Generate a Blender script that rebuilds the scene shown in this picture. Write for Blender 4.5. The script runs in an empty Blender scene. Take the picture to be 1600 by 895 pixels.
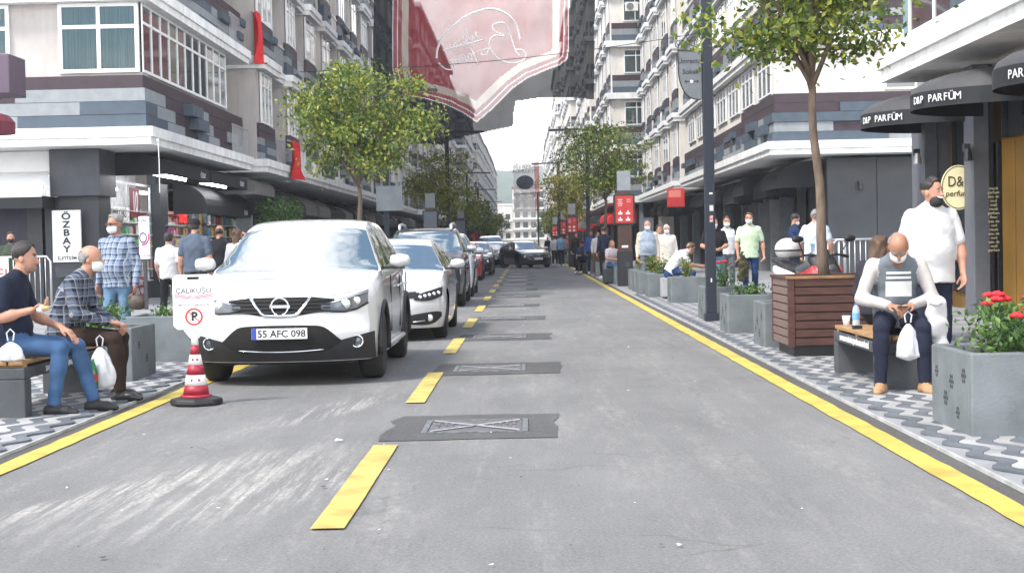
import bpy, bmesh, math, random
import numpy as np
from mathutils import Matrix, Vector
S = bpy.context.scene
COL = S.collection
# ------------------------------------------------------------------ camera
FPX = 2350.0; CAMH = 1.30
def cam_basis(vx=824.0, vy=380.0, roll=math.radians(1.2)):
    a = vx - 800; b = 447.5 - vy; c, s = math.cos(roll), math.sin(roll)
    ra = a*c + b*s; ub = -a*s + b*c
    yaw = math.atan2(ra, FPX); pitch = math.atan2(ub*math.cos(yaw), FPX)
    fw = np.array([-math.sin(yaw)*math.cos(pitch), math.cos(yaw)*math.cos(pitch), -math.sin(pitch)])
    rt = np.array([math.cos(yaw), math.sin(yaw), 0.0]); up = np.cross(rt, fw)
    return c*rt - s*up, s*rt + c*up, fw
CR, CU, CW = cam_basis(); CC = np.array([0, 0, CAMH])
cd = bpy.data.cameras.new('camera'); cam = bpy.data.objects.new('camera', cd); COL.objects.link(cam)
cam.matrix_world = Matrix(((CR[0], CU[0], -CW[0], 0), (CR[1], CU[1], -CW[1], 0), (CR[2], CU[2], -CW[2], CAMH), (0, 0, 0, 1)))
cd.sensor_width = 36; cd.lens = 36*FPX/1600; cd.clip_start = 0.1; cd.clip_end = 6000
S.camera = cam
def ray(px, py): return CR*((px-800)/FPX) + CU*((447.5-py)/FPX) + CW
def gp(px, py, z=0.0):                     # photo pixel -> point on the ground it touches
    d = ray(px, py); return CC + d*((z-CAMH)/d[2])
def at(px, py, Y):                         # photo pixel -> point on the plane at depth Y
    d = ray(px, py); return CC + d*(Y/d[1])
# ------------------------------------------------------------------ sky, sun, exposure
SUN_EL, SUN_AZ = math.radians(54), math.radians(232)   # azimuth measured clockwise from +Y (down the street)
w = bpy.data.worlds.new('World'); S.world = w; w.use_nodes = True
nt = w.node_tree; N = nt.nodes; Lk = nt.links
for n in list(N): N.remove(n)
sky = N.new('ShaderNodeTexSky'); sky.sky_type = 'NISHITA'; sky.sun_disc = False
sky.sun_elevation = SUN_EL; sky.sun_rotation = SUN_AZ; sky.dust_density = .5; sky.air_density = 1.0
tc = N.new('ShaderNodeTexCoord'); mp = N.new('ShaderNodeMapping'); mp.inputs['Scale'].default_value = (1, 1, 2.2)
no = N.new('ShaderNodeTexNoise'); no.inputs['Scale'].default_value = 1.9; no.inputs['Detail'].default_value = 7; no.inputs['Roughness'].default_value = .55
cr = N.new('ShaderNodeValToRGB'); cr.color_ramp.elements[0].position = .53; cr.color_ramp.elements[1].position = .65
mx = N.new('ShaderNodeMix'); mx.data_type = 'RGBA'; mx.inputs[7].default_value = (14.0, 13.8, 13.4, 1)
bg = N.new('ShaderNodeBackground'); bg.inputs['Strength'].default_value = .1; ou = N.new('ShaderNodeOutputWorld')
Lk.new(tc.outputs['Generated'], mp.inputs[0]); Lk.new(mp.outputs[0], no.inputs['Vector']); 
sx = N.new('ShaderNodeSeparateXYZ'); Lk.new(tc.outputs['Generated'], sx.inputs[0])
el = N.new('ShaderNodeMapRange'); el.inputs[1].default_value = .0; el.inputs[2].default_value = .6; el.inputs[3].default_value = .26; el.inputs[4].default_value = 0; Lk.new(sx.outputs[2], el.inputs[0])
ad = N.new('ShaderNodeMath'); Lk.new(no.outputs[0], ad.inputs[0]); Lk.new(el.outputs[0], ad.inputs[1]); Lk.new(ad.outputs[0], cr.inputs[0])   # cloud cover thickens towards the horizon all round
Lk.new(cr.outputs[0], mx.inputs[0]); Lk.new(sky.outputs[0], mx.inputs[6]); Lk.new(mx.outputs[2], bg.inputs[0]); Lk.new(bg.outputs[0], ou.inputs[0])
sd = bpy.data.lights.new('sun', 'SUN'); sun = bpy.data.objects.new('sun', sd); COL.objects.link(sun)
sd.energy = 1.9; sd.angle = math.radians(11); sd.color = (1, .95, .87)
sv = Vector((math.sin(SUN_AZ)*math.cos(SUN_EL), math.cos(SUN_AZ)*math.cos(SUN_EL), math.sin(SUN_EL)))
sun.rotation_euler = sv.to_track_quat('Z', 'Y').to_euler()
S.view_settings.view_transform = 'Standard'; S.view_settings.look = 'None'; S.view_settings.gamma = 1
S.view_settings.use_curve_mapping = False; S.view_settings.exposure = 1.66
S.render.engine = 'CYCLES'; S.cycles.max_bounces = 6; S.cycles.diffuse_bounces = 3; S.cycles.glossy_bounces = 3; S.cycles.transparent_max_bounces = 10; S.cycles.volume_bounces = 0
# ------------------------------------------------------------------ materials
MATS = {}
def lin(c):
    if isinstance(c, str):
        c = tuple(int(c[i:i+2], 16)/255 for i in (0, 2, 4)); return tuple(x/12.92 if x < .04045 else ((x+.055)/1.055)**2.4 for x in c)
    return tuple(c)
def M(name, col=None, rough=.6, metal=0, var=.12, scale=6, bump=0, bscale=60, spec=.5, trans=0, emit=0, alpha=1, coat=0, world=False, streak=0, stretch=None):
    if name in MATS: return MATS[name]
    col = lin(col); m = bpy.data.materials.new(name); m.use_nodes = True; MATS[name] = m
    n = m.node_tree.nodes; l = m.node_tree.links; p = n['Principled BSDF']
    p.inputs['Roughness'].default_value = rough; p.inputs['Metallic'].default_value = metal
    p.inputs['Specular IOR Level'].default_value = spec; p.inputs['Alpha'].default_value = alpha
    p.inputs['Coat Weight'].default_value = coat
    if trans: p.inputs['Transmission Weight'].default_value = trans
    if emit: p.inputs['Emission Color'].default_value = (*col, 1); p.inputs['Emission Strength'].default_value = emit
    t = n.new('ShaderNodeTexCoord'); src = t.outputs['Object']
    if world: g = n.new('ShaderNodeNewGeometry'); src = g.outputs['Position']
    if stretch:
        mpn = n.new('ShaderNodeMapping'); mpn.inputs['Scale'].default_value = stretch; l.new(src, mpn.inputs[0]); src = mpn.outputs[0]
    if var:
        a = n.new('ShaderNodeTexNoise'); a.inputs['Scale'].default_value = scale; a.inputs['Detail'].default_value = 5; l.new(src, a.inputs['Vector'])
        r = n.new('ShaderNodeMapRange'); r.inputs[1].default_value = .3; r.inputs[2].default_value = .7
        l.new(a.outputs[0], r.inputs[0]); x = n.new('ShaderNodeMix'); x.data_type = 'RGBA'
        x.inputs[6].default_value = (*[max(0, c*(1-var)) for c in col], 1); x.inputs[7].default_value = (*[min(1, c*(1+var)) for c in col], 1)
        l.new(r.outputs[0], x.inputs[0]); l.new(x.outputs[2], p.inputs['Base Color'])
    else: p.inputs['Base Color'].default_value = (*col, 1)
    if streak:                                     # rain streaks and grime running down
        mq = n.new('ShaderNodeMapping'); mq.inputs['Scale'].default_value = (5, 5, .45); l.new(src, mq.inputs[0])
        a2 = n.new('ShaderNodeTexNoise'); a2.inputs['Scale'].default_value = 1; a2.inputs['Detail'].default_value = 7; a2.inputs['Roughness'].default_value = .65; l.new(mq.outputs[0], a2.inputs['Vector'])
        r2 = n.new('ShaderNodeMapRange'); r2.inputs[1].default_value = .50; r2.inputs[2].default_value = .74; r2.inputs[4].default_value = streak; l.new(a2.outputs[0], r2.inputs[0])
        x2 = n.new('ShaderNodeMix'); x2.data_type = 'RGBA'; x2.inputs[7].default_value = (*[c*.45 for c in col], 1); l.new(r2.outputs[0], x2.inputs[0]); l.new(p.inputs['Base Color'].links[0].from_socket, x2.inputs[6]); l.new(x2.outputs[2], p.inputs['Base Color'])
    if bump:
        b = n.new('ShaderNodeTexNoise'); b.inputs['Scale'].default_value = bscale; b.inputs['Detail'].default_value = 4; l.new(src, b.inputs['Vector'])
        u = n.new('ShaderNodeBump'); u.inputs['Strength'].default_value = bump; u.inputs['Distance'].default_value = .01
        l.new(b.outputs[0], u.inputs['Height']); l.new(u.outputs[0], p.inputs['Normal'])
    return m
# ------------------------------------------------------------------ mesh builder
class MB:
    def __init__(s): s.v = []; s.f = []; s.m = []; s.cur = 0
    def add(s, vs, fs):
        o = len(s.v); s.v.extend([tuple(map(float, p)) for p in vs]); s.f.extend([tuple(i+o for i in f) for f in fs]); s.m.extend([s.cur]*len(fs)); return s
    def box(s, x0, x1, y0, y1, z0, z1):
        return s.add([(x0,y0,z0),(x1,y0,z0),(x1,y1,z0),(x0,y1,z0),(x0,y0,z1),(x1,y0,z1),(x1,y1,z1),(x0,y1,z1)],
              [(0,3,2,1),(4,5,6,7),(0,1,5,4),(1,2,6,5),(2,3,7,6),(3,0,4,7)])
    def fbox(s, fr, u0, u1, v0, v1, z0, z1):
        P = [fr(u,v,z) for z in (z0,z1) for u,v in ((u0,v0),(u1,v0),(u1,v1),(u0,v1))]
        return s.add(P, [(0,3,2,1),(4,5,6,7),(0,1,5,4),(1,2,6,5),(2,3,7,6),(3,0,4,7)])
    def prism(s, poly, fn, a, b):           # poly 2-D, fn(p,q,depth)->xyz
        n = len(poly); P = [fn(p,q,a) for p,q in poly] + [fn(p,q,b) for p,q in poly]
        return s.add(P, [tuple(range(n))[::-1], tuple(range(n,2*n))] + [(i,(i+1)%n,n+(i+1)%n,n+i) for i in range(n)])
    def tube(s, pts, r, n=8, caps=True):
        pts = [Vector(p) for p in pts]; k = len(pts); r = [r]*k if not hasattr(r,'__len__') else r
        V = []; F = []; up = None
        for i,p in enumerate(pts):
            d = (pts[min(i+1,k-1)] - pts[max(i-1,0)])
            d = d.normalized() if d.length > 1e-9 else Vector((0,0,1))
            if up is None: up = d.orthogonal().normalized()
            up = (up - d*up.dot(d)); up = up.normalized() if up.length > 1e-6 else d.orthogonal().normalized()
            q = d.cross(up)
            for j in range(n):
                a = 2*math.pi*j/n; V.append(p + (up*math.cos(a)+q*math.sin(a))*r[i])
        for i in range(k-1):
            for j in range(n): F.append((i*n+j, i*n+(j+1)%n, (i+1)*n+(j+1)%n, (i+1)*n+j))
        if caps: F += [tuple(range(n))[::-1], tuple(range((k-1)*n, k*n))]
        return s.add(V, F)
    def lathe(s, prof, c=(0,0,0), n=16, ax='z', sx=1, sy=1, caps=True):
        V = []; F = []; k = len(prof)
        for r,h in prof:
            for j in range(n):
                a = 2*math.pi*j/n; x, y = r*math.cos(a)*sx, r*math.sin(a)*sy
                p = (x,y,h) if ax == 'z' else ((h,x,y) if ax == 'x' else (y,h,x)); V.append((p[0]+c[0],p[1]+c[1],p[2]+c[2]))
        for i in range(k-1):
            for j in range(n): F.append((i*n+j, i*n+(j+1)%n, (i+1)*n+(j+1)%n, (i+1)*n+j))
        if caps: F += [tuple(range(n))[::-1], tuple(range((k-1)*n, k*n))]
        return s.add(V, F)
    def grid(s, fn, nu, nv, closed=False):
        V = [fn(i/nu, j/nv) for j in range(nv+1) for i in range(nu+1)]
        return s.add(V, [(j*(nu+1)+i, j*(nu+1)+i+1, (j+1)*(nu+1)+i+1, (j+1)*(nu+1)+i) for j in range(nv) for i in range(nu)])
    def mesh(s, name, mat=None, smooth=False):
        me = bpy.data.meshes.new(name); me.from_pydata(s.v, [], s.f); 
        for m in (mat if isinstance(mat,(list,tuple)) else [mat]):
            if m: me.materials.append(m)
        if any(s.m): me.polygons.foreach_set('material_index', s.m)
        if smooth: me.polygons.foreach_set('use_smooth', [True]*len(s.f))
        me.update(); return me
    def build(s, name, mat, parent=None, smooth=False, bevel=0, fix=False):
        me = s.mesh(name, mat, smooth)
        if fix:
            bm = bmesh.new(); bm.from_mesh(me); bmesh.ops.recalc_face_normals(bm, faces=bm.faces); bm.to_mesh(me); bm.free()
        o = link(name, me, parent)
        if bevel:
            b = o.modifiers.new('bevel','BEVEL'); b.width = bevel; b.segments = 2; b.limit_method = 'ANGLE'; b.angle_limit = math.radians(40)
        return o
def link(name, data, parent=None, loc=None, rz=0):
    o = bpy.data.objects.new(name, data); COL.objects.link(o)
    if parent is not None: o.parent = parent
    if loc is not None: o.location = loc
    if rz: o.rotation_euler[2] = rz
    return o
def tag(o, label=None, cat=None, group=None, kind=None):
    if label: o['label'] = label
    if cat: o['category'] = cat
    if group: o['group'] = group
    if kind: o['kind'] = kind
    return o
def thing(name, label, cat, loc=(0,0,0), rz=0, group=None):
    return tag(link(name, None, None, tuple(map(float,loc)), rz), label, cat, group)
def copy_tree(o, parent=None):
    c = o.copy(); COL.objects.link(c)
    if parent is not None: c.parent = parent
    for ch in list(o.children): copy_tree(ch, c)
    return c
def frame(ox, oy, ux, uy, nx, ny):          # facade frame: u along the wall, v outwards, z up
    return lambda u, v, z: (ox+u*ux+v*nx, oy+u*uy+v*ny, z)
_dg = None
FONTS = {}
def text_mesh(body, size=.2, depth=.004, shear=0, sx=1, align='CENTER', bold=0):
    key = (body,size,depth,shear,sx,align,bold)
    if key in FONTS: return FONTS[key]
    c = bpy.data.curves.new('t','FONT'); c.body = body; c.size = size; c.extrude = depth/2; c.shear = shear; c.align_x = align; c.align_y = 'CENTER'; c.resolution_u = 3; c.offset = bold
    o = bpy.data.objects.new('t', c)
    me = bpy.data.meshes.new_from_object(o); bpy.data.objects.remove(o); bpy.data.curves.remove(c)
    if sx != 1:
        for v in me.vertices: v.co.x *= sx
    me.materials.clear(); FONTS[key] = me; return me
def text(body, name, mat, parent, loc, size, rot=(math.pi/2,0,0), **k):
    me = text_mesh(body, size, **k).copy(); me.materials.append(mat); o = link(name, me, parent, loc); o.rotation_euler = rot; return o
rng = random.Random(7)
_o = 'first second third fourth fifth sixth seventh eighth ninth tenth eleventh twelfth thirteenth fourteenth fifteenth sixteenth seventeenth eighteenth nineteenth'.split()
def ordinal(k): return _o[k] if k < 19 else ('twentieth' if k == 19 else ('twenty-'+_o[k-20] if k < 29 else ('thirtieth' if k == 29 else 'thirty-'+_o[k-30])))
# ================================================================== ground, road, pavements
def asphalt(name, base, dust, scrape):
    m = bpy.data.materials.new(name); m.use_nodes = True; n = m.node_tree.nodes; l = m.node_tree.links; p = n['Principled BSDF']
    g = n.new('ShaderNodeNewGeometry'); pos = g.outputs['Position']
    def noise(scale, detail=6, st=(1,1,1), rot=0, lo=.35, hi=.65, rough=.6):
        mpn = n.new('ShaderNodeMapping'); mpn.inputs['Scale'].default_value = st; mpn.inputs['Rotation'].default_value = (0,0,rot); l.new(pos, mpn.inputs[0])
        a = n.new('ShaderNodeTexNoise'); a.inputs['Scale'].default_value = scale; a.inputs['Detail'].default_value = detail; a.inputs['Roughness'].default_value = rough; l.new(mpn.outputs[0], a.inputs['Vector'])
        r = n.new('ShaderNodeMapRange'); r.inputs[1].default_value = lo; r.inputs[2].default_value = hi; l.new(a.outputs[0], r.inputs[0]); return r.outputs[0]
    def mix(f, a, b):
        x = n.new('ShaderNodeMix'); x.data_type = 'RGBA'; l.new(f, x.inputs[0])
        for s_, v in ((6,a),(7,b)):
            if isinstance(v, tuple): x.inputs[s_].default_value = (*v,1)
            else: l.new(v, x.inputs[s_])
        return x.outputs[2]
    def mul(a, b):
        x = n.new('ShaderNodeMath'); x.operation = 'MULTIPLY'
        for i,v in enumerate((a,b)):
            if isinstance(v,(int,float)): x.inputs[i].default_value = v
            else: l.new(v, x.inputs[i])
        return x.outputs[0]
    b0 = tuple(c*.78 for c in base); c = mix(noise(.7, 9, (1,.5,1), 0, .35, .65, .68), b0, tuple(c*1.14 for c in base))
    sp = noise(55, 5, lo=.45, hi=.72, rough=.85); c = mix(mul(sp,.75), c, tuple(x*1.9 for x in base))
    sp2 = noise(42, 5, lo=.56, hi=.70, rough=.8); c = mix(mul(sp2,.8), c, tuple(x*.42 for x in base))
    st = mul(noise(1.3, 10, (2.2,.2,1), .10, .5, .66, .75), noise(14, 8, (1,.5,1), 0, .42, .62, .8)); c = mix(mul(st, .5), c, dust)
    st2 = mul(noise(1.0, 10, (1.4,.25,1), -.40, .5, .68, .75), noise(20, 8, (1,.6,1), 0, .42, .62, .8)); c = mix(mul(st2, .45), c, dust)
    dk = noise(.35, 5, (1.3,.5,1), .3, .56, .74); c = mix(mul(dk,.4), c, tuple(x*.55 for x in base))
    if scrape:
        vz = n.new('ShaderNodeTexNoise'); vz.inputs['Scale'].default_value = 2.5; l.new(pos, vz.inputs['Vector']); va = n.new('ShaderNodeVectorMath'); va.operation = 'MULTIPLY_ADD'; va.inputs[1].default_value = (.5,.5,0); l.new(vz.outputs['Color'], va.inputs[0]); l.new(pos, va.inputs[2])
        vo = n.new('ShaderNodeTexVoronoi'); vo.feature = 'DISTANCE_TO_EDGE'; vo.inputs['Scale'].default_value = .55; l.new(va.outputs[0], vo.inputs['Vector'])
        vr = n.new('ShaderNodeMapRange'); vr.inputs[1].default_value = .010; vr.inputs[2].default_value = .002; l.new(vo.outputs['Distance'], vr.inputs[0]); c = mix(mul(mul(vr.outputs[0], noise(.9, 4, lo=.5, hi=.6)), .3), c, tuple(x*.4 for x in base))
        def blob(cx, cy, rx, ry, rot):
            mpn = n.new('ShaderNodeMapping'); mpn.vector_type = 'TEXTURE'; mpn.inputs['Location'].default_value = (cx,cy,0); mpn.inputs['Rotation'].default_value = (0,0,rot); mpn.inputs['Scale'].default_value = (rx,ry,1)
            l.new(pos, mpn.inputs[0]); v = n.new('ShaderNodeVectorMath'); v.operation = 'LENGTH'; l.new(mpn.outputs[0], v.inputs[0])
            r = n.new('ShaderNodeMapRange'); r.inputs[1].default_value = 1; r.inputs[2].default_value = .35; l.new(v.outputs['Value'], r.inputs[0]); return r.outputs[0]
        for (cx,cy,rx,ry,rot) in scrape:
            mk = mul(blob(cx,cy,rx,ry,rot), mul(noise(5.5, 10, (3.2,.16,1), rot, .47, .60, .75), noise(28, 6, (1,.5,1), rot, .32, .58, .8))); c = mix(mul(mk,.9), c, tuple(min(1,x*1.15) for x in dust))
    l.new(c, p.inputs['Base Color']); p.inputs['Roughness'].default_value = .9; p.inputs['Specular IOR Level'].default_value = .25
    bn = n.new('ShaderNodeTexNoise'); bn.inputs['Scale'].default_value = 110; bn.inputs['Detail'].default_value = 3; l.new(pos, bn.inputs['Vector'])
    u = n.new('ShaderNodeBump'); u.inputs['Strength'].default_value = .5; u.inputs['Distance'].default_value = .006; l.new(bn.outputs[0], u.inputs['Height']); l.new(u.outputs[0], p.inputs['Normal'])
    return m
m_road = asphalt('asphalt', (.140,.139,.137), (.34,.325,.30), [(-1.85,8.4,.55,2.0,-.40),(-1.45,7.9,.5,1.6,-.42),(-2.25,8.2,.16,2.0,-.40),(-1.6,12.0,.3,1.5,-.3)])
m_patch = asphalt('patch_asphalt', (.070,.070,.070), (.16,.155,.148), [])
m_strip = asphalt('gutter_asphalt', (.072,.07,.068), (.16,.155,.145), [])
m_pave = M('pavement_stone', (.225,.228,.235), .8, var=.22, scale=1.2, bump=.25, bscale=40, world=True)
m_ground = M('ground_stone', (.30,.30,.30), .9, var=.2, scale=.3, world=True)
m_lt = M('tile_light', (.295,.292,.288), .8, var=.28, scale=2.2, bump=.3, bscale=70, world=True)
m_dk = M('tile_dark', (.098,.108,.122), .8, var=.3, scale=2.4, bump=.3, bscale=70, world=True)
m_white = M('white_paint', (.72,.72,.71), .6, var=.08)
XR, XL = 2.46, -3.38
def sheet(name, x0, x1, y0, y1, z, mat):
    return tag(MB().add([(x0,y0,z),(x1,y0,z),(x1,y1,z),(x0,y1,z)], [(0,1,2,3)]).build(name, mat), kind='structure')
sheet('ground', -2500, 2500, -40, 3000, -.03, m_ground)
road = sheet('road', XL, XR, -8, 420, 0, m_road)
sheet('gutter_strip', 2.335, XR, -8, 420, .004, m_strip)
sheet('gutter_strip', XL, -3.285, -8, 420, .004, m_strip)
# worn yellow paint
def paint():
    m = M('yellow_paint', (.46,.345,.06), .75, var=.28, scale=3, bump=.2, bscale=90, world=True); n = m.node_tree.nodes; l = m.node_tree.links; p = n['Principled BSDF']
    g = n.new('ShaderNodeNewGeometry'); a = n.new('ShaderNodeTexNoise'); a.inputs['Scale'].default_value = 13; a.inputs['Detail'].default_value = 9; a.inputs['Roughness'].default_value = .75; l.new(g.outputs['Position'], a.inputs['Vector'])
    r = n.new('ShaderNodeMapRange'); r.inputs[1].default_value = .56; r.inputs[2].default_value = .68; r.inputs[4].default_value = .8; l.new(a.outputs[0], r.inputs[0])
    src = p.inputs['Base Color'].links[0].from_socket; x = n.new('ShaderNodeMix'); x.data_type = 'RGBA'; x.inputs[7].default_value = (.2,.19,.16,1)
    l.new(r.outputs[0], x.inputs[0]); l.new(src, x.inputs[6]); l.new(x.outputs[2], p.inputs['Base Color']); return m
m_yel = paint()
m_yel2 = M('yellow_dash_paint', (.44,.335,.085), .75, var=.3, scale=4, bump=.2, bscale=90, world=True)
def strip(name, xa, xb, y0, y1, z, n, amp, mat=None):
    r = random.Random(int(y0*10)+int(xa*100)); ys = [y0+(y1-y0)*i/n for i in range(n+1)]
    A = [(xa+r.uniform(-amp,amp), y, z) for y in ys]; B = [(xb+r.uniform(-amp,amp), y, z) for y in ys]
    return tag(MB().add(A+B, [(i,n+1+i,n+2+i,i+1) for i in range(n)]).build(name, mat or m_yel), kind='structure')
strip('road_line', 2.165, 2.33, -6, 118, .008, 500, .006)
strip('road_line', -3.275, -3.115, -6, 118, .008, 500, .006)
y = 6.9; k = 0
while y < 92:
    x0 = -1.02 - .0012*y
    strip('road_line', x0, x0+.16, y + rng.uniform(-.06,.06), y+2.85, .010, 16, .0022, m_yel2); y += 5.5; k += 1
# pavements: stone base, then waves of light and dark tiles set into it
def pavement(name, x0, x1): return tag(MB().box(x0, x1, -8, 420, -.02, .018).build(name, m_pave), kind='structure')
paveR = pavement('pavement', XR, 60); paveL = pavement('pavement', -60, XL)
m_edge = M('kerb_edge', (.36,.36,.35), .7, var=.25, scale=5, world=True)
for x0 in (XR-.012, XL-.012):
    tag(MB().box(x0, x0+.016, -8, 260, -.02, .026).build('kerb', m_edge), kind='structure')
TW, TL = .105, .50
def tile_mesh(mat):
    n = 8; g = .0025; b = MB(); ed = lambda t, s: (s*(TW/2-g) + .055*math.sin(2*math.pi*t), t*TL + (g if t == 0 else (-g if t == 1 else 0)))
    poly = [ed(i/n,-1) for i in range(n+1)][::-1] + [ed(i/n,1) for i in range(n+1)]
    b.prism(poly, lambda p,q,d: (p,q,d), 0, .012); return b
TM = [tile_mesh(None).mesh('tile', m_dk), tile_mesh(None).mesh('tile', m_lt)]
def tiles(pave, xs, y0, y1, limit):
    stuff = [MB(), MB()]; src = [tile_mesh(None), tile_mesh(None)]; cnt = 0; r = random.Random(3)
    cells = [(x,y0+j*TL) for j in range(int((y1-y0)/TL)) for x in xs]
    for x,y in cells:
        i = int(round(abs(x-xs[0])/TW)) % 2; dz = .0185 + r.uniform(0,.003); yy = y
        if cnt < limit and y < 26:
            link('tile', TM[i], pave, (x,yy,dz)); cnt += 1
        else:
            stuff[i].add([(a+x,c+yy,d+dz) for a,c,d in src[i].v], src[i].f)
    for i in (0,1):
        if stuff[i].v: tag(stuff[i].build('tiles', (m_dk,m_lt)[i], pave, fix=False), kind='stuff')
tiles(paveR, [XR+.15+i*TW for i in range(26)], 6.8, 36, 300)
tiles(paveL, [XL-.15-i*TW for i in range(20)], 8.6, 32, 300)
# asphalt patches with cast manhole covers
m_iron = M('cast_iron', (.16,.165,.175), .55, metal=.6, var=.4, scale=20, bump=.3)
m_hole = M('black_void', (.006,.006,.006), .9, var=0)
cover = None
ys = [4.35, 9.97, 14.92, 20.2, 25.4, 30.7, 36.0, 41.3, 46.6, 52.0, 57.5, 63]
for i,y in enumerate(ys):
    r = random.Random(i+20); n = 9
    xa = -1.02 if i != 3 else -1.0; xb = .25 + r.uniform(-.1,.06)
    P = [(xa+(xb-xa)*t/n, y+r.uniform(-.02,.02)+.05*t/n, .0045) for t in range(n+1)] + [(xb+r.uniform(-.02,.04), y+.05+1.42*t/5, .0045) for t in range(1,5)] + \
        [(xb+.04-(xb+.04-xa-.06)*t/n, y+1.45+r.uniform(-.02,.02), .0045) for t in range(n+1)] + [(xa+r.uniform(-.03,.05), y+1.42*(1-t/5), .0045) for t in range(1,5)]
    o = MB().add(P, [tuple(range(len(P)))]).build('asphalt_patch', m_patch); tag(o, kind='structure')
    cx, cy = -.43 + r.uniform(-.06,.06), y+.72
    pl = ['at the near end of the row', 'in the dark patch nearest the first full yellow dash', 'in the dark patch beside the second yellow dash']
    lab = 'square cast iron manhole cover ' + (pl[i] if i < 3 else 'in the %s dark patch along the road' % ordinal(i))
    if cover is None:
        t = thing('manhole_cover', lab, 'manhole cover', (cx,cy,.005), 0, 'manhole covers along the road'); cover = t
        f = MB(); s_ = .37
        for q in ((-s_,s_,-s_,-s_+.04),(-s_,s_,s_-.04,s_),(-s_,-s_+.04,-s_+.04,s_-.04),(s_-.04,s_,-s_+.04,s_-.04)): f.box(*q, 0, .008)
        f.build('frame', m_iron, t)
        MB().box(-.325,.325,-.325,.325,.0005,.004).build('plate', M('worn_iron', (.10,.10,.105), .5, metal=.5, var=.4, scale=15), t)
        b = MB()
        for sg in (1,-1):
            d = .05
            b.add([(-.31,-sg*.31-d/2*sg,.009),(-.31,-sg*.31+d*sg,.009),(.31,sg*.31+d/2*sg,.009),(.31,sg*.31-d*sg,.009)], [(0,1,2,3)])
        b.build('cross_rib', M('bright_iron', (.34,.34,.35), .4, metal=.6, var=.4, scale=25), t)
        for sx in (-1,1):
            for q in range(4):
                e = MB(); x = sx*(.12+q*.05); h = .25*(abs(x)-.02)/.3
                e.box(x-.008,x+.008,-h,h,.004,.0085); e.build('rib', m_iron, t)
        for sx in (-1,1):
            for q in range(3): MB().lathe([(.016,.0091),(.016,.0094)], (sx*(.17+.05*q),0,0), 10).build('hole', m_hole, t)
    else:
        t = copy_tree(cover); t.location = (cx,cy,.005); t['label'] = lab
# ================================================================== buildings
m_wall = M('render_warm_grey', (.43,.40,.385), .85, var=.1, scale=1.5, bump=.35, bscale=45, world=True, streak=.35)
m_wall2 = M('render_pale', (.70,.665,.61), .85, var=.1, scale=1.2, bump=.3, bscale=40, world=True, streak=.35)
m_slab = M('slab_white', (.78,.78,.77), .7, var=.12, scale=2.0, bump=.12, bscale=30, world=True, streak=.4)
m_purp = M('plank_purple', (.042,.026,.036), .65, var=.2, scale=4, bump=.25, bscale=50, world=True)
m_lgrey = M('plank_light_grey', (.235,.255,.27), .7, var=.12, scale=4, bump=.25, bscale=50, world=True)
m_blue = M('plank_slate_blue', (.060,.083,.110), .7, var=.12, scale=4, bump=.25, bscale=50, world=True)
m_pvc = M('white_pvc', (.78,.78,.78), .35, var=.04)
m_glass = M('window_glass', (.045,.065,.07), .05, var=.0, spec=1.0, coat=.6)
m_curt = M('curtain', (.40,.45,.45), .8, var=.55, scale=3, stretch=(26,26,.2))  # fold shading put into the colour as stretched upright streaks
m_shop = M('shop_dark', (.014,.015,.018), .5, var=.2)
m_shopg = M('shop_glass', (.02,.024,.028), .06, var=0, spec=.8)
m_char = M('charcoal_cladding', (.035,.039,.047), .55, var=.15, scale=3)
m_metal = M('railing_metal', (.55,.56,.57), .35, metal=.7, var=.1)
m_dframe = M('dark_frame', (.03,.033,.04), .4, var=.1)
m_awn = M('awning_black', (.011,.012,.016), .75, var=.3, scale=3, bump=.2, bscale=80)
m_awng = M('awning_grey', (.15,.143,.14), .75, var=.15, scale=3)
m_red = M('red_cloth', (.55,.012,.016), .75, var=.2, scale=3)
m_acw = M('ac_white', (.66,.66,.64), .45, var=.06)
m_grey = M('pilaster_grey', (.14,.165,.19), .7, var=.1, world=True)

WMESH = {}
def window(par, fr, u0, u1, z0, z1, v, cols=2, transom=.72, fine=True, curtain=False, t=.06):
    f = MB(); W = u1-u0
    f.fbox(fr,u0,u1,v,v+.07,z0,z0+t); f.fbox(fr,u0,u1,v,v+.07,z1-t,z1)
    edges = [u0] + [u0+W*i/cols for i in range(1,cols)] + [u1]
    for i,e in enumerate(edges):
        a, b = (e,e+t) if i == 0 else ((e-t,e) if i == cols else (e-t/2,e+t/2)); f.fbox(fr,a,b,v+.002,v+.068,z0+t,z1-t)
    zt = z0+(z1-z0)*transom if transom else None
    if zt: 
        for i in range(cols): f.fbox(fr, edges[i]+(t if i == 0 else t/2), edges[i+1]-(t if i == cols-1 else t/2), v+.004, v+.066, zt-t/2, zt+t/2)
    if not fine:
        f.cur = 1; f.fbox(fr,u0+t/2,u1-t/2,v+.015,v+.03,z0+t/2,z1-t/2); return f.build('window', [m_pvc,m_glass], par, fix=True)
    w_ = f.build('window', m_pvc, par)
    for i in range(cols):
        for za,zb in (((z0+t,zt-t/2),(zt+t/2,z1-t)) if zt else ((z0+t,z1-t),)):
            MB().fbox(fr, edges[i]+(t if i == 0 else t/2), edges[i+1]-(t if i == cols-1 else t/2), v+.034, v+.044, za, zb).build('pane', m_glass if not curtain else m_glassc, w_)
    if curtain:
        b = MB(); n = 90
        A = [fr(u0+t+(W-2*t)*i/n, v+.008+.016*math.sin(i*1.9)+.006*math.sin(i*5.1), z) for z in (z0+t,z1-t) for i in range(n+1)]
        b.add(A, [(i,i+1,n+2+i,n+1+i) for i in range(n)]); b.build('curtain', m_curt, w_, smooth=True)
    return w_
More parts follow.
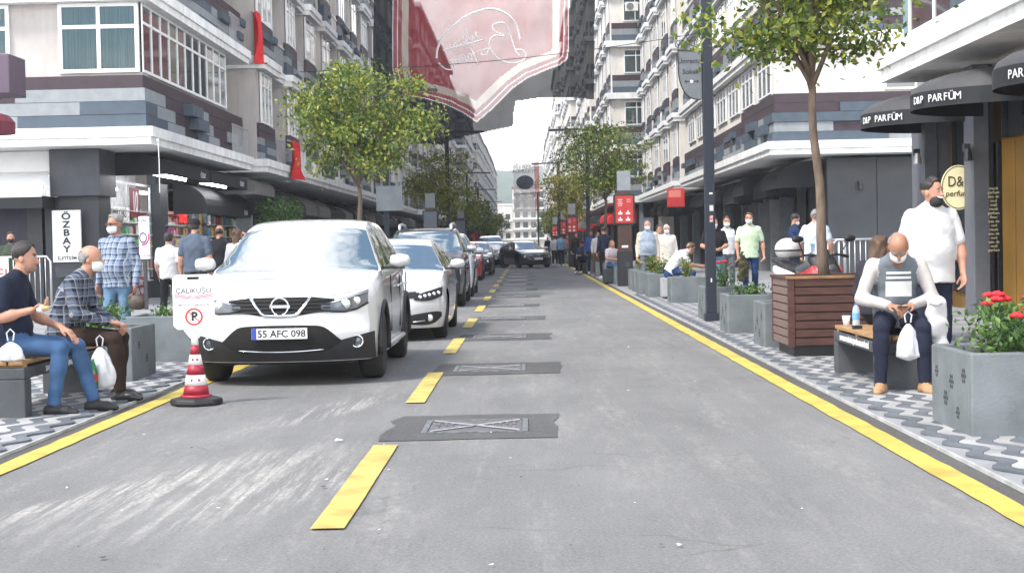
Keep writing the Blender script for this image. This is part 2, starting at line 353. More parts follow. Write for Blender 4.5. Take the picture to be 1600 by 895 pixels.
def glassc():
    m = bpy.data.materials.new('clear_window_glass'); m.use_nodes = True; n = m.node_tree.nodes; l = m.node_tree.links
    for x in list(n): n.remove(x)
    o = n.new('ShaderNodeOutputMaterial'); tr = n.new('ShaderNodeBsdfTransparent'); tr.inputs[0].default_value = (.62,.70,.70,1)
    gl = n.new('ShaderNodeBsdfGlossy'); gl.inputs['Roughness'].default_value = .02; fr_ = n.new('ShaderNodeFresnel'); fr_.inputs[0].default_value = 1.75
    x = n.new('ShaderNodeMixShader'); l.new(fr_.outputs[0], x.inputs[0]); l.new(tr.outputs[0], x.inputs[1]); l.new(gl.outputs[0], x.inputs[2]); l.new(x.outputs[0], o.inputs[0]); return m
m_glassc = glassc()
def slab(par, fr, u0, u1, v0, v1, z, ends=(.0,.0), h=.4):
    b = MB(); a, c = u0-ends[0], u1+ends[1]
    b.fbox(fr,a,c,v0,v1,z+h*.42,z+h); b.fbox(fr,a+.05*(ends[0]>0),c-.05*(ends[1]>0),v0,v1-.06,z,z+h*.42)
    return b.build('slab', m_slab, par)
ROWS = 5
def cladding(par, fr, u0, u1, v, z0, z1, seed=0, proud=True):
    """rows of planks: purple on top, blue and grey blocks below"""
    r = random.Random(seed); rh = (z1-z0)/ROWS
    for k in range(ROWS):
        za = z0+k*rh; u = u0
        while u < u1-.01:
            wv = min(u1-u, r.choice((.8,1.2,1.6,2.4))); 
            if u1-u-wv < .35: wv = u1-u
            pr = [0,.15,.35,.75,1][k]; c = r.random()
            m, d = (m_purp,.03) if c < pr else ((m_blue, .06+(.14 if proud and r.random() < .35 else 0)) if c > pr+(1-pr)*.55 else (m_lgrey,.06))
            MB().fbox(fr,u+.004,u+wv-.004,v-.05,v+d,za+.006,za+rh-.004).build('plank', m, par); u += wv
def ac_unit(loc, rz, label):
    t = thing('air_conditioner', label, 'air conditioner', loc, rz, 'air conditioner outdoor units on the facades')
    MB().box(-.4,.4,-.14,.14,0,.56).build('casing', m_acw, t, bevel=.02)
    MB().lathe([(.23,-.15),(.23,-.142)],(-.1,0,.28),20,'y').build('fan_opening', M('ac_dark',(.09,.095,.1),.6), t)
    b = MB()
    for q in range(4): b.lathe([(.05+q*.055,-.158),(.058+q*.055,-.158),(.058+q*.055,-.152),(.05+q*.055,-.152)],(-.1,0,.28),20,'y',caps=False)
    b.build('fan_grille', m_acw, t)
    for s_ in (-1,1): MB().box(s_*.3-.02,s_*.3+.02,-.12,.24,-.05,-.001).build('bracket', m_dframe, t)
    return t
FH = 3.25; ZS = 3.72          # floor height; underside of first slab
def bay(par, fr, u0, u1, dep, z, seed, fine, cols, wallm, clad=True, ends=(.0,.35), wfrac=.9, shutter=None):
    """a projecting bay storey: slab, cladding band, window, wall behind"""
    slab(par, fr, u0, u1, -dep, .30, z, ends)
    zc0, zc1 = z+.4, z+1.55
    if fine and clad: 
        MB().fbox(fr,u0,u1,-dep,-.05,zc0,z+FH).build('wall', wallm, par); cladding(par, fr, u0, u1, 0, zc0, zc1, seed)
    else:
        MB().fbox(fr,u0,u1,-dep,-.0,zc0,z+FH).build('wall', wallm, par)
        if clad:
            r = random.Random(seed); h = (zc1-zc0)/3
            for k,m in enumerate((m_blue,m_lgrey,m_purp)):
                a = u0 if k != 1 else u0+r.choice((0,(u1-u0)*.3)); MB().fbox(fr,a,u1 if k != 0 else u1-(u1-u0)*r.choice((0,.3)),-.02,.035+.02*(k == 0),zc0+k*h+.004,zc0+(k+1)*h-.004).build('plank', m, par)
    W = u1-u0; c = (u0+u1)/2
    window(par, fr, c-W*wfrac/2, c+W*wfrac/2, zc1+.03, z+FH-.04, -.02 if fine and clad else .0, cols, .74, fine)
def balcony(par, fr, u0, u1, dep, z, fine, wallm, seed):
    r = random.Random(seed)
    slab(par, fr, u0, u1, -dep, .05, z, (0,0), .34)
    MB().fbox(fr,u0,u1,-dep-.3,-dep,z+.34,z+FH).build('wall', wallm, par)
    if r.random() < .5:
        MB().fbox(fr,u0+.03,u1-.03,-.12,-.02,z+.34,z+1.2).build('parapet', r.choice((m_slab,m_lgrey,m_wall2)), par)
        MB().fbox(fr,u0,u1,-.16,.02,z+1.2,z+1.26).build('rail', m_metal, par)
    else:
        b = MB(); b.fbox(fr,u0+.02,u1-.02,-.09,-.05,z+1.22,z+1.26); b.fbox(fr,u0+.02,u1-.02,-.08,-.06,z+.42,z+.45)
        k = max(3,int((u1-u0)/.16))
        for i in range(k+1): uu = u0+.03+(u1-u0-.06)*i/k; b.fbox(fr,uu-.012,uu+.012,-.082,-.058,z+.34,z+1.22)
        b.build('railing', m_metal, par)
    window(par, fr, u0+(u1-u0)*.2, u1-(u1-u0)*.2, z+.5, z+FH-.5, -dep, 2, .75, fine)
def shops(par, fr, u0, u1, rec, seed, z1=ZS, pitch=3.4):
    """recessed shop fronts between charcoal pillars, glass and a sign band"""
    r = random.Random(seed)
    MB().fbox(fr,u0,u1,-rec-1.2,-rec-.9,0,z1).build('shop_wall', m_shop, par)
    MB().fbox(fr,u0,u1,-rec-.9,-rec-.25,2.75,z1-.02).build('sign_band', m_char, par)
    u = u0
    while u < u1-.5:
        wv = min(pitch*r.uniform(.85,1.15), u1-u)
        MB().fbox(fr,u,u+.45,-rec-.88,-rec,.018,z1-.005).build('pillar', r.choice((m_char,m_shop,m_grey,m_lgrey)), par)
        a, b2 = u+.5, u+wv-.03
        if b2-a > .6:
            f = MB(); k = r.choice((2,3)); t = .05
            f.fbox(fr,a,b2,-rec-.6,-rec-.54,.02,.12); f.fbox(fr,a,b2,-rec-.6,-rec-.54,2.69,2.745)
            for i in range(k+1): uu = a+(b2-a-t)*i/k; f.fbox(fr,uu,uu+t,-rec-.602,-rec-.538,.12,2.69)
            sf = f.build('shop_front', r.choice((m_metal,m_dframe,m_pvc)), par)
            for i in range(k): uu = a+(b2-a-t)*i/k; MB().fbox(fr,uu+t,uu+(b2-a-t)/k,-rec-.575,-rec-.565,.12,2.69).build('pane', m_shopg, sf)
            if r.random() < .55:
                cm = M('goods_%d' % r.randrange(6), [(.5,.45,.4),(.4,.05,.05),(.1,.2,.35),(.55,.5,.1),(.35,.35,.38),(.2,.3,.2)][r.randrange(6)], .6, var=.5, scale=9)
                MB().fbox(fr,a+.1,a+(b2-a)*r.uniform(.3,.6),-rec-.53,-rec-.5,r.uniform(.3,1),r.uniform(1.5,2.4)).build('poster', cm, par)
        u += wv
def awning(fr, u0, u1, v0, v1, z, mat, label, lettering=None, fascia=.28):
    """fabric awning: curved top over a straight valance"""
    o = fr((u0+u1)/2, v0, z); t = thing('awning', label, 'awning', o, 0, 'shop awnings along the street')
    loc = lambda u,v,zz: tuple(a-b for a,b in zip(fr(u,v,zz), o))
    n = 6; prof = [(v0+(v1-v0)*math.sin(i/n*math.pi/2), z+min(.62,3.70-z)*math.cos(i/n*math.pi/2)) for i in range(n+1)] 
    b = MB(); V = [loc(u,v,zz) for u in (u0,u1) for v,zz in prof]; b.add(V, [(i,i+1,n+2+i,n+1+i) for i in range(n)])
    for k in (0,1): b.add([loc((u0,u1)[k],v0,z)]+[loc((u0,u1)[k],v,zz) for v,zz in prof], [tuple(range(n+2))])
    b.build('canopy', mat, t, smooth=False)
    f = MB(); f.fbox(loc,u0,u1,v1-.02,v1,z-fascia,z); f.fbox(loc,u0,u0+.02,v0,v1-.02,z-fascia,z); f.fbox(loc,u1-.02,u1,v0,v1-.02,z-fascia,z); f.build('valance', mat, t)
    return t
# ------------------------------------------------------------------ left corner building (its short side faces the camera)
XA, YA = -8.4, 34.0
A = thing('apartment_building', 'corner apartment building with curtained window and purple, grey and blue planks, far left', 'building', (-13,42,0))
def LP(par): 
    o = par.location
    return lambda fr: (lambda u,v,z: (fr(u,v,z)[0]-o[0], fr(u,v,z)[1]-o[1], fr(u,v,z)[2]-o[2]))
la = LP(A); frS = la(frame(XA-.3, YA+.3, 0,1, 1,0)); frC = la(frame(XA-.3, YA+.3, -1,0, 0,-1))    # street side, camera side
# ground floor
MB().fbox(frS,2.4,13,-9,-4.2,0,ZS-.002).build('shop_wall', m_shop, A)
z = ZS
for fl in range(5):
    b = MB(); b.fbox(frS,-.35,12.2,-11,.30,z+.17,z+.4); b.fbox(frS,-.29,12.12,-10.9,.24,z,z+.17); b.build('slab', m_slab, A)
    # camera-facing wall
    MB().fbox(frC,0,12,-.6,-.05,z+.4,z+FH).build('wall', m_wall, A)
    MB().fbox(frS,.06,9.7,-.6,-.05,z+.4,z+FH-.01).build('wall', m_wall, A)
    if fl == 0:
        rows = [[(0,2.9,'b'),(2.9,3.6,'g'),(3.6,5.2,'g')],[(0,1.55,'b'),(1.55,4.4,'g'),(4.4,8,'p')],[(0,3.05,'g'),(3.05,8,'p')],[(0,3.0,'P'),(3.0,8,'p')],[(0,8,'p')]]
        rows = [[(0,2.85,'b'),(2.85,7.5,'g')],[(0,1.42,'b'),(1.42,4.15,'g'),(4.15,7.5,'p')],[(0,2.9,'g'),(2.9,7.5,'p')],[(0,3.7,'p'),(3.7,7.5,'p')]]
        rowS = [[(0,2.0,'b'),(2.0,3.9,'g'),(3.9,5.3,'p'),(5.3,6.7,'b'),(6.7,8.2,'g'),(8.2,10.2,'p'),(10.2,12,'g')],[(0,1.0,'b'),(1.0,2.9,'g'),(2.9,4.6,'p'),(4.6,6.0,'B'),(6.0,7.4,'g'),(7.4,9.5,'p'),(9.5,11,'g'),(11,12,'p')],
                [(0,1.9,'g'),(1.9,4.0,'p'),(4.0,5.3,'B'),(5.3,6.8,'g'),(6.8,12,'p')],[(0,6,'p'),(6,12,'p')]]
        rh = 1.2/4
        for fr_, rr in ((frC,rows),(frS,rowS)):
            for k,row in enumerate(rr):
                for (a,c,t) in row:
                    d = {'p':.02,'g':.07,'b':.09,'B':.26}[t]
                    MB().fbox(fr_,(a+.004 if a else (.052 if fr_ is frC else -d)),c-.004,-.05,d,z+.4+k*rh+.005,z+.4+(k+1)*rh-.006).build('plank', {'p':m_purp,'g':m_lgrey,'b':m_blue,'B':m_blue}[t], A)
        MB().fbox(frS,9.7,12.2,-.6,-.05,z+.4,z+.85).build('parapet', m_purp, A)
    else:
        cladding(A, frS, 0, 12, 0, z+.4, z+1.55, 10+fl); cladding(A, frC, .3, 8, 0, z+.4, z+1.55, 30+fl)
    window(A, frC, .05, 1.88, z+1.66, z+FH-.01, -.04, 2, .66, True, True, .085)
    window(A, frC, 3.0, 4.6, z+1.66, z+FH-.01, -.04, 2, .66, True, True, .085)
    window(A, frS, .05, 9.6, z+1.66, z+FH-.01, -.04, 11, .72, True, False, .065)
    MB().fbox(frS,9.71,13,-2.2,-1.6,z+.4,z+FH).build('wall', m_wall, A)
    b = MB(); b.fbox(frS,12.14,12.18,-1.55,.16,z+1.22,z+1.26); b.fbox(frS,9.72,12.18,.12,.16,z+1.22,z+1.26)
    for i in range(14): b.fbox(frS,9.75+i*.18,9.77+i*.18,.13,.15,z+.41,z+1.22)
    b.build('railing', m_metal, A)
    MB().fbox(frS,10.9,11.0,-1.6,-1.5,z+.4,z+FH).build('drain_pipe', m_wall2, A)
    z += FH
MB().fbox(frS,-.4,13,-11,.35,z,z+.6).build('roof', m_slab, A)
# corner pillar and shop fascias below the slab, camera side
p = at(80,225,35.2); q = at(158,225,35.2)
MB().fbox(la(lambda u,v,zz: (u,v,zz)), p[0], q[0], 35.0, 36.4, 2.62, ZS-.01).build('pillar_head', M('slate_cladding',(.05,.056,.068),.55,var=.2,scale=3), A, bevel=.01)
MB().fbox(la(lambda u,v,zz: (u,v,zz)), p[0]+.12, q[0]-.12, 35.25, 36.3, .018, 2.63).build('pillar', m_char, A)
MB().fbox(la(lambda u,v,zz: (u,v,zz)), -18, p[0]-.02, 35.9, 36.2, .018, 2.62).build('roller_shutter', M('navy_shutter',(.012,.014,.035),.5,var=.2), A)
for s_ in (0,1): MB().fbox(la(lambda u,v,zz: (u,v,zz)), p[0]-.75+s_*.42, p[0]-.4+s_*.42, 35.6, 35.89, .018, 2.62).build('pilaster', m_char, A)
# ------------------------------------------------------------------ rows of apartment buildings on both sides
def row_building(side, X, Y0, Y1, floors, seed, fine, label, endwall=True, wallm=None, rec=1.7, loc_group='apartment blocks lining the street'):
    r = random.Random(seed); B = thing('apartment_building', label, 'building', (side*(X+4),(Y0+Y1)/2,0), 0, loc_group); lp = LP(B)
    fr = lp(frame(side*X, Y0, 0,1, -side,0)); L = Y1-Y0; wallm = wallm or r.choice((m_wall,m_wall2,m_wall2))
    MB().fbox(fr,0,L,-10,-2.6,0,ZS+floors*FH).build('core', wallm, B)
    units = []; u = .0
    while u < L-1.2:
        for kind,w0 in (('bay',r.uniform(2.6,3.6)),('bal',r.uniform(1.8,2.6))):
            if u >= L-1.0: break
            w1 = min(w0, L-u); units.append((kind,u,u+w1)); u += w1
    step = r.choice((0,.25)); z = ZS
    for fl in range(floors):
        if fl == 0: slab(B, fr, 0, L, -2.6, .32, z-.002, (0,0), .4)
        for k,(kind,a,c) in enumerate(units):
            if kind == 'bay': bay(B, fr, a+.02, c-.02, 1.6, z+.003, seed*97+fl*13+k, fine, r.choice((2,3,3)), wallm, True, (.12,.12), r.uniform(.6,.92))
            else: balcony(B, fr, a+.14, c-.14, 1.3, z+.05, fine, wallm, seed*31+fl*7+k)
        if endwall:
            fe = lp(frame(side*X, Y0, side,0, 0,-1))
            MB().fbox(fe,.1,6,-.4,.008,z+.4,z+FH).build('wall', wallm, B)
            for k,m in enumerate((m_blue,m_lgrey,m_purp)): MB().fbox(fe,.15,6,-.05,.03+.03*(k == 0),z+.41+k*.37,z+.405+(k+1)*.37).build('plank', m, B)
            sb = MB(); sb.fbox(fe,-.2,6,-.4,.30,z+.004,z+.39); sb.build('slab', m_slab, B)
            window(B, fe, .9, 2.4, z+1.62, z+FH-.15, .012, 2, .74, fine)
        z += FH
    MB().fbox(fr,-.15,L+.1,-9.8,.4,z,z+.35).build('roof', m_slab, B)
    MB().fbox(fr,L*.3,L*.6,-7,-3,z+.35,z+2.4).build('roof_house', wallm, B)
    shops(B, fr, 0, L, rec, seed+5)
    return B
Ls = [(47.4,62,5,True),(62.3,78,5,True),(78.3,98,5,False),(98.4,118,5,False),(118.4,140,5,False),(140.5,166,5,False),(166.5,190,5,False),(190.5,222,5,False),(222.5,252,6,False),(252.5,284,5,False),(284.5,318,5,False),(318.5,362,5,False),(362.5,415,5,False)]
nth = ['second','third','fourth','fifth','sixth','seventh','eighth','ninth','tenth','eleventh','twelfth','thirteenth','fourteenth']
for i,(a,b,f,fi) in enumerate(Ls):
    row_building(-1, 8.4 + (0 if i < 2 else rng.uniform(-.7,.5)), a, b, f, 100+i, fi, 'apartment building with white slabs and bays, %s along the left side of the street' % nth[i], endwall=i > 1)
Rs = [(72,94,7.3,5,False,True),(95,116,5.4,6,True,False),(116.5,138,5.0,7,True,False),(138.5,164,5.6,7,True,False),(164.5,190,4.9,7,True,False),(190.5,220,5.3,7,True,False),(220.5,250,4.7,7,True,False),(250.5,284,5.2,6,True,False),(284.5,318,4.8,6,True,False),(318.5,362,4.6,6,True,False),(362.5,415,4.8,6,True,False)]
for i,(a,b,x,f,ew,fi) in enumerate(Rs):
    row_building(1, x, a, b, f, 200+i, fi or i == 1, 'apartment building with stacked white bays, %s along the right side of the street' % ['third','fourth','fifth','sixth','seventh','eighth','ninth','tenth','eleventh','twelfth','thirteenth'][i], endwall=ew, wallm=m_wall2)
# closing terrace of houses where the street ends
for i in range(7):
    x0 = -34+i*10; hh = [12,15,13,17,14,13,12][i]; Y = 432+(i%3)*14
    B = thing('apartment_building', 'far pale apartment block closing the end of the street, %s from the left' % ['first','second','third','fourth','fifth','sixth','seventh'][i], 'building', (x0+5,Y,0), 0, 'blocks at the street end')
    fr = LP(B)(frame(x0,Y,1,0,0,-1)); MB().fbox(fr,0,9.6,-10,0,0,hh).build('wall', m_wall2, B)
    for fl in range(int(hh/3)):
        z = 2.6+fl*2.9
        if z+2 > hh: break
        MB().fbox(fr,-.1,9.7,-.01,.8,z-.35,z-.1).build('slab', m_slab, B)
        for k in range(4): MB().fbox(fr,.6+k*2.3,2.0+k*2.3,.0,.05,z+.3,z+1.9).build('window', m_glass, B)
    MB().fbox(fr,-.2,9.8,-10.2,.2,hh,hh+.4).build('roof', M('roof_tile_red',(.33,.13,.09),.8) if i % 2 else m_slab, B)
# ------------------------------------------------------------------ right corner building (second on the right, grey side wall)
B2 = thing('apartment_building', 'corner apartment building with plain charcoal side wall and blue plank band, behind the tree', 'building', (11,55,0)); lb = LP(B2)
frs = lb(frame(7.55,45.6,0,1,-1,0)); frc = lb(frame(7.55,45.6,1,0,0,-1))
MB().fbox(frc,1.7,9,-6,-.9,.018,ZS).build('ground_wall', m_char, B2)
for u in (1.72,3.25,4.85,6.4): MB().fbox(frc,u,u+1.5,-.9,-.86,.02,ZS-.01).build('cladding_panel', M('charcoal_panel',(.042,.047,.055),.5,var=.12,scale=2), B2)
z = ZS+.08
for fl in range(6):
    b = MB(); b.fbox(frs,-.3,26,-9,.28,z+.17,z+.4); b.fbox(frs,-.24,25.9,-8.9,.22,z,z+.17); b.build('slab', m_slab, B2)
    MB().fbox(frc,0,8,-.6,-.05,z+.4,z+FH).build('wall', m_wall2, B2); MB().fbox(frs,.06,25.9,-.6,-.05,z+.4,z+FH-.01).build('wall', m_wall2, B2)
    if fl == 0:
        rows = [[(0,3.4,'b'),(3.4,6,'g')],[(0,1.75,'g'),(1.75,3.6,'p'),(3.6,6,'b')],[(0,3.35,'b'),(3.35,6,'p')],[(0,1.95,'p'),(1.95,4.4,'b'),(4.4,6,'p')],[(0,6,'p')]]
        rS = [[(0,1.6,'b'),(1.6,3.2,'g'),(3.2,4.8,'B'),(4.8,7,'g')],[(0,.8,'g'),(.8,2.4,'B'),(2.4,4,'g'),(4,5.5,'B'),(5.5,7,'g')],[(0,1.6,'b'),(1.6,3.0,'g'),(3,4.5,'B'),(4.5,7,'p')],[(0,7,'p')],[(0,7,'p')]]
        for fr_, rr in ((frc,rows),(frs,rS)):
            for k,row in enumerate(rr):
                for (a,c,t) in row:
                    d = {'p':.02,'g':.05,'b':.10,'B':.25}[t]; rh = .29
                    MB().fbox(fr_,(a+.004 if a else (.052 if fr_ is frc else -d)),c-.004,-.05,d,z+.4+k*rh+.005,z+.4+(k+1)*rh-.006).build('plank', {'p':m_purp,'g':m_lgrey,'b':m_blue,'B':m_blue}[t], B2)
        cladding(B2, frs, 7, 25.8, 0, z+.4, z+1.55, 77)
    else:
        cladding(B2, frs, 0, 25.8, 0, z+.4, z+1.55, 60+fl); cladding(B2, frc, .3, 6, 0, z+.4, z+1.55, 70+fl)
    for a in (.6,4.2,7.6,11,14.4,18,21.5): window(B2, frs, a, a+2.6, z+1.9, z+FH-.1, -.04, 3, .72, True)
    window(B2, frc, 3.3, 5.2, z+1.9, z+FH-.1, -.04, 2, .72, True)
    z += FH
MB().fbox(frs,-.3,26,-9,.4,z,z+.4).build('roof', m_slab, B2)
shops(B2, frs, 1.3, 25.8, 1.7, 401, ZS+.07, 2.6)
# ------------------------------------------------------------------ near right building with perfume shop
m_gold = M('gold_panel', (.235,.12,.014), .45, var=.15, scale=2, spec=.4); m_gold2 = M('gold_dark', (.16,.085,.015), .5, var=.2, scale=2)
m_colg = M('column_grey', (.11,.117,.135), .6, var=.1)
B1 = thing('apartment_building', 'near right corner building with gold perfume shop front under a white slab', 'building', (9,20,0)); l1 = LP(B1)
W_ = l1(lambda u,v,z: (u,v,z))
b = MB(); b.fbox(W_,6.2,14,8,26.7,4.20,4.42); b.fbox(W_,6.27,14,8,26.63,3.98,4.20); b.build('slab', m_slab, B1)
MB().fbox(W_,6.32,14,8,26.5,4.42,4.62).build('slab_lip', m_slab, B1)
MB().fbox(W_,6.65,14,8,26.3,4.62,8).build('wall', m_wall2, B1)
f1 = l1(frame(6.65,26.3,0,-1,-1,0))
window(B1, f1, .5, 3.6, 4.66, 7.2, .02, 2, 0, True)
MB().fbox(f1,.62,3.4,-.02,.035,4.75,6.4).build('poster', M('pale_poster',(.42,.46,.45),.4,var=.5,scale=1.2), B1)
MB().fbox(f1,3.7,12,.0,.28,4.63,5.2).build('plank', m_blue, B1)
MB().fbox(f1,.05,.4,-.02,.06,4.66,7.2).build('pilaster', M('teal_shutter',(.16,.27,.29),.5), B1)
MB().fbox(W_,7.15,14,26.95,27.75,.018,3.98).build('side_wall', m_colg, B1)
MB().fbox(W_,7.10,7.35,23.97,24.5,.018,3.975).build('column', m_colg, B1, bevel=.01)
MB().fbox(W_,7.36,7.42,23.99,24.48,.018,3.975).build('column_trim', m_shop, B1)
MB().fbox(W_,7.10,7.33,26.9,27.8,.018,3.975).build('column', m_colg, B1, bevel=.01)
MB().fbox(W_,7.55,7.75,24.6,26.9,.018,3.9).build('shop_wall', m_gold2, B1)
MB().fbox(W_,7.50,7.549,24.7,25.5,.5,3.2).build('gold_trim', m_gold, B1)
MB().fbox(W_,7.50,7.53,25.6,26.6,.3,3.3).build('shop_window', m_shopg, B1)
MB().fbox(W_,7.56,7.8,10,24.55,.018,3.9).build('shop_wall', m_gold2, B1)
for y0,y1,m in ((23.95,24.4,m_shop),(23.1,23.7,m_gold),(22.5,23.05,m_gold),(21.0,22.45,m_gold2)):
    MB().fbox(W_,7.46,7.555,y0,y1,.03,2.75).build('door_panel', m, B1, bevel=.01)
MB().fbox(W_,7.50,7.556,21,23.8,2.80,3.4).build('transom_glass', m_shopg, B1)
m_cream = M('cream_sign', (.80,.72,.44), .4, var=.05); m_brown = M('brown_ink', (.04,.03,.02), .6, var=0)
d = thing('oval_sign', 'cream oval perfume shop sign on the window beside the dark column', 'sign', tuple(at(1497,293,24.65)))
MB().lathe([(.02,-.03),(.285,-.03),(.285,0),(.02,0)],(0,0,0),32,'y',1.28,1).build('plate', m_cream, d)
b = MB()
b.lathe([(.272,-.033),(.262,-.033),(.262,-.0305),(.272,-.0305)],(0,0,0),32,'y',1.28,1,caps=False); b.build('ring', m_brown, d)
text('D&P','lettering', m_brown, d, (0,-.036,.09), .24, sx=.8); text('perfume','lettering', m_brown, d, (0,-.036,-.10), .13, shear=.2)
t = thing('price_lettering', 'column of small gold lettering down the shop door frame', 'sign', tuple(at(1552,330,23.9)))
for k in range(16): text(rng.choice(('eau de','parfum','fleur','rose','oud','musk')), 'lettering', m_cream, t, (0,-.02,.36-k*.065), .065)
m_wlet = M('white_lettering', (.75,.75,.75), .5, var=0)
def dome_awning(Y, X, z, ry, px, label, words, ty):
    t = thing('awning', label, 'awning', (X,Y,z), 0, 'black domed awnings of the perfume shop'); n, k = 24, 6; b = MB(); V = []; F = []
    for j in range(k+1):
        a = j/k*math.pi/2
        for i in range(n+1):
            th = math.pi*i/n; V.append((-px*math.cos(a)*math.sin(th), ry*(.35+.65*math.cos(a))*-math.cos(th), .36*math.sin(a)))
    for j in range(k):
        for i in range(n): F.append((j*(n+1)+i, j*(n+1)+i+1, (j+1)*(n+1)+i+1, (j+1)*(n+1)+i))
    b.add(V,F); b.build('canopy', m_awng if False else M('awning_top',(.045,.045,.048),.7,var=.2,scale=3), t, smooth=True)
    v = MB(); V = []
    for zz in (-.24,0.0):
        for i in range(n+1): th = math.pi*i/n; V.append((-px*1.004*math.sin(th), -ry*1.004*math.cos(th), zz))
    v.add(V, [(i,i+1,n+2+i,n+1+i) for i in range(n)]); v.build('valance', m_awn, t, smooth=True)
    for i,ch in enumerate(words[::-1]):
        th = ty+(i-len(words)/2)*.07; nx, ny = -math.sin(th)/px, -math.cos(th)/ry; L = math.hypot(nx,ny); ang = math.atan2(ny/L, nx/L)
        text(ch,'lettering', m_wlet, t, (-px*1.02*math.sin(th), -ry*1.02*math.cos(th), -.12), .155, (math.pi/2,0,ang+math.pi/2))
dome_awning(25.75,7.2,3.36,1.35,1.45,'black domed awning with white lettering, farthest of three at the perfume shop','D&P PARFÜM',1.15)
dome_awning(22.4,7.2,3.38,1.35,1.45,'black domed awning with white lettering, middle of three at the perfume shop','D&P PARFÜM',1.15)
dome_awning(18.4,7.2,3.3,1.35,1.45,'black domed awning cut by the right edge of the picture','PARFÜM',1.15)
# wall lamps
for (px,py,Y,l) in ((1432,242,26.9,'white wall lamp on the pale column of the perfume shop'),(1510,235,24,'dark wall lamp on the near column beside the oval sign'),(1344,288,46.4,'small wall lamp on the plain charcoal side wall')):
    c = at(px,py,Y); t = thing('wall_lamp', l, 'lamp', tuple(c))
    MB().box(-.05,.05,-.06,.05,-.02,.1).build('bracket', m_dframe, t); MB().lathe([(.05,.02),(.08,-.16),(.07,-.17)],(0,-.08,0),10).build('shade', m_metal if 'white' in l else m_dframe, t)
# ------------------------------------------------------------------ left shops: goods, LED tubes, signs, awnings
WL = la(lambda u,v,z: (u,v,z)); XS = -10.35
m_led = M('led_tube', (.95,.97,1), .4, emit=14, var=0)
shopA = [(36.4,41.4),(42.3,46.8)]
for (y0,y1) in shopA:
    f = MB(); 
    for yy in (y0,(y0+y1)/2,y1-.06): f.fbox(WL,XS-.06,XS,yy,yy+.06,.6,3.1)
    for zz in (.6,2.05,3.05): f.fbox(WL,XS-.055,XS-.005,y0+.06,y1-.06,zz,zz+.06)
    f.build('shop_front', m_metal, A); MB().fbox(WL,XS-.05,XS-.01,y0,y1,.02,.6).build('shop_sill', m_char, A)
MB().fbox(WL,-12.4,-12.2,36,47,.02,3.7).build('shop_wall', M('shop_inner',(.35,.35,.36),.6,var=.3), A)
MB().fbox(WL,XS-.1,XS+.25,41.4,42.3,.018,3.7).build('pillar', m_char, A)
goods_c = [(.55,.5,.46),(.5,.06,.05),(.12,.3,.5),(.62,.42,.05),(.1,.35,.12),(.5,.5,.52),(.45,.1,.3),(.05,.05,.06),(.7,.7,.68)]
gm = [M('packaging_%d' % i, c, .5, var=.45, scale=14) for i,c in enumerate(goods_c)]
def shelf(label, x, y0, y1, z0, z1, rows, seed, par_lat=False):
    t = thing('display_shelf', label, 'shelf', (x,(y0+y1)/2,.018)); r = random.Random(seed); L = (y1-y0)/2
    f = MB()
    for k in range(rows+1): z = z0+(z1-z0)*k/rows; f.box(-.3,0,-L,L,z-.02,z)
    f.box(-.32,-.3,-L,L,0,z1+.1); f.build('rack', m_acw, t)
    for i,m in enumerate(gm):
        b = MB(); rr = random.Random(seed*50+i); n = 0
        for k in range(rows):
            z = z0+(z1-z0)*k/rows+.001; u = -L+.05; q = random.Random(seed+k)
            while u < L-.1:
                w_ = q.uniform(.06,.2); c = q.randrange(len(gm)); h = (z1-z0)/rows*q.uniform(.45,.85)
                if c == i: b.box(-.22,-.03-.04*q.random(),u,u+w_-.012,z,z+h); n += 1
                u += w_
        if n: tag(b.build('packages', m, t), kind='stuff')
    return t
shelf('shelf of small phone goods behind the corner shop glass', -10.28, 36.7, 41.2, .5, 2.35, 6, 1)
shelf('shelf of boxed goods in the second left shop window', -10.28, 42.6, 46.6, .5, 2.35, 6, 2)
shelf('open rack of boxed phone goods beside the magenta logo sign', -9.9, 42.0, 43.6, .3, 2.0, 6, 3)
shelf('yellow-lit wall of bags and cases under the low awning', -9.95, 47.4, 51.6, .2, 2.45, 6, 9)
t = thing('painted_glow_panel', 'back panel painted the warm yellow of the shop light under the low awning', 'shop panel', (-10.25,49.5,.02)); MB().box(-.06,.0,-2.2,2.2,0,2.5).build('panel', M('painted_warm_glow',(.62,.40,.06),.6,var=.3), t); MB().box(0,.04,-2.2,2.2,2.5,2.56).build('light_strip', m_led, t)  # yellow shop light put into the panel's base colour
shelf('low stand of packets outside the phone shop door', -9.7, 46.2, 48.0, .2, 1.2, 3, 4)
c = at(187,292,37.4); d = thing('price_poster', 'dark red poster with a large white 10 in the shop transom', 'poster', (XS+.02,39.6,2.55))
MB().box(0,.012,-.5,.5,-.36,.42).build('sheet', M('maroon_print',(.14,.01,.02),.5,var=.1), d); text('10','lettering', m_wlet, d, (.018,.0,.02), .78, (math.pi/2,0,math.pi/2), sx=.7, bold=.01)
d = thing('lettered_panel', 'white panel lettered with repair words left of the 10 poster', 'poster', (XS+.02,37.9,2.3))
MB().box(0,.012,-1.1,1.1,-.2,.14).build('sheet', m_acw, d); text('TEMIR ÇEKİ','lettering', m_brown, d, (.018,0,-.03), .3, (math.pi/2,0,math.pi/2))
d = thing('window_poster', 'maroon accessory poster below the shelf glass', 'poster', (XS+.03,39.6,.38))
MB().box(0,.012,-1,1,-.3,.24).build('sheet', M('maroon_print2',(.2,.015,.03),.5,var=.1), d); text('TELEFON','lettering', m_wlet, d, (.018,0,.09), .24, (math.pi/2,0,math.pi/2)); text('AKSESUAR','lettering', m_wlet, d, (.018,0,-.14), .24, (math.pi/2,0,math.pi/2))
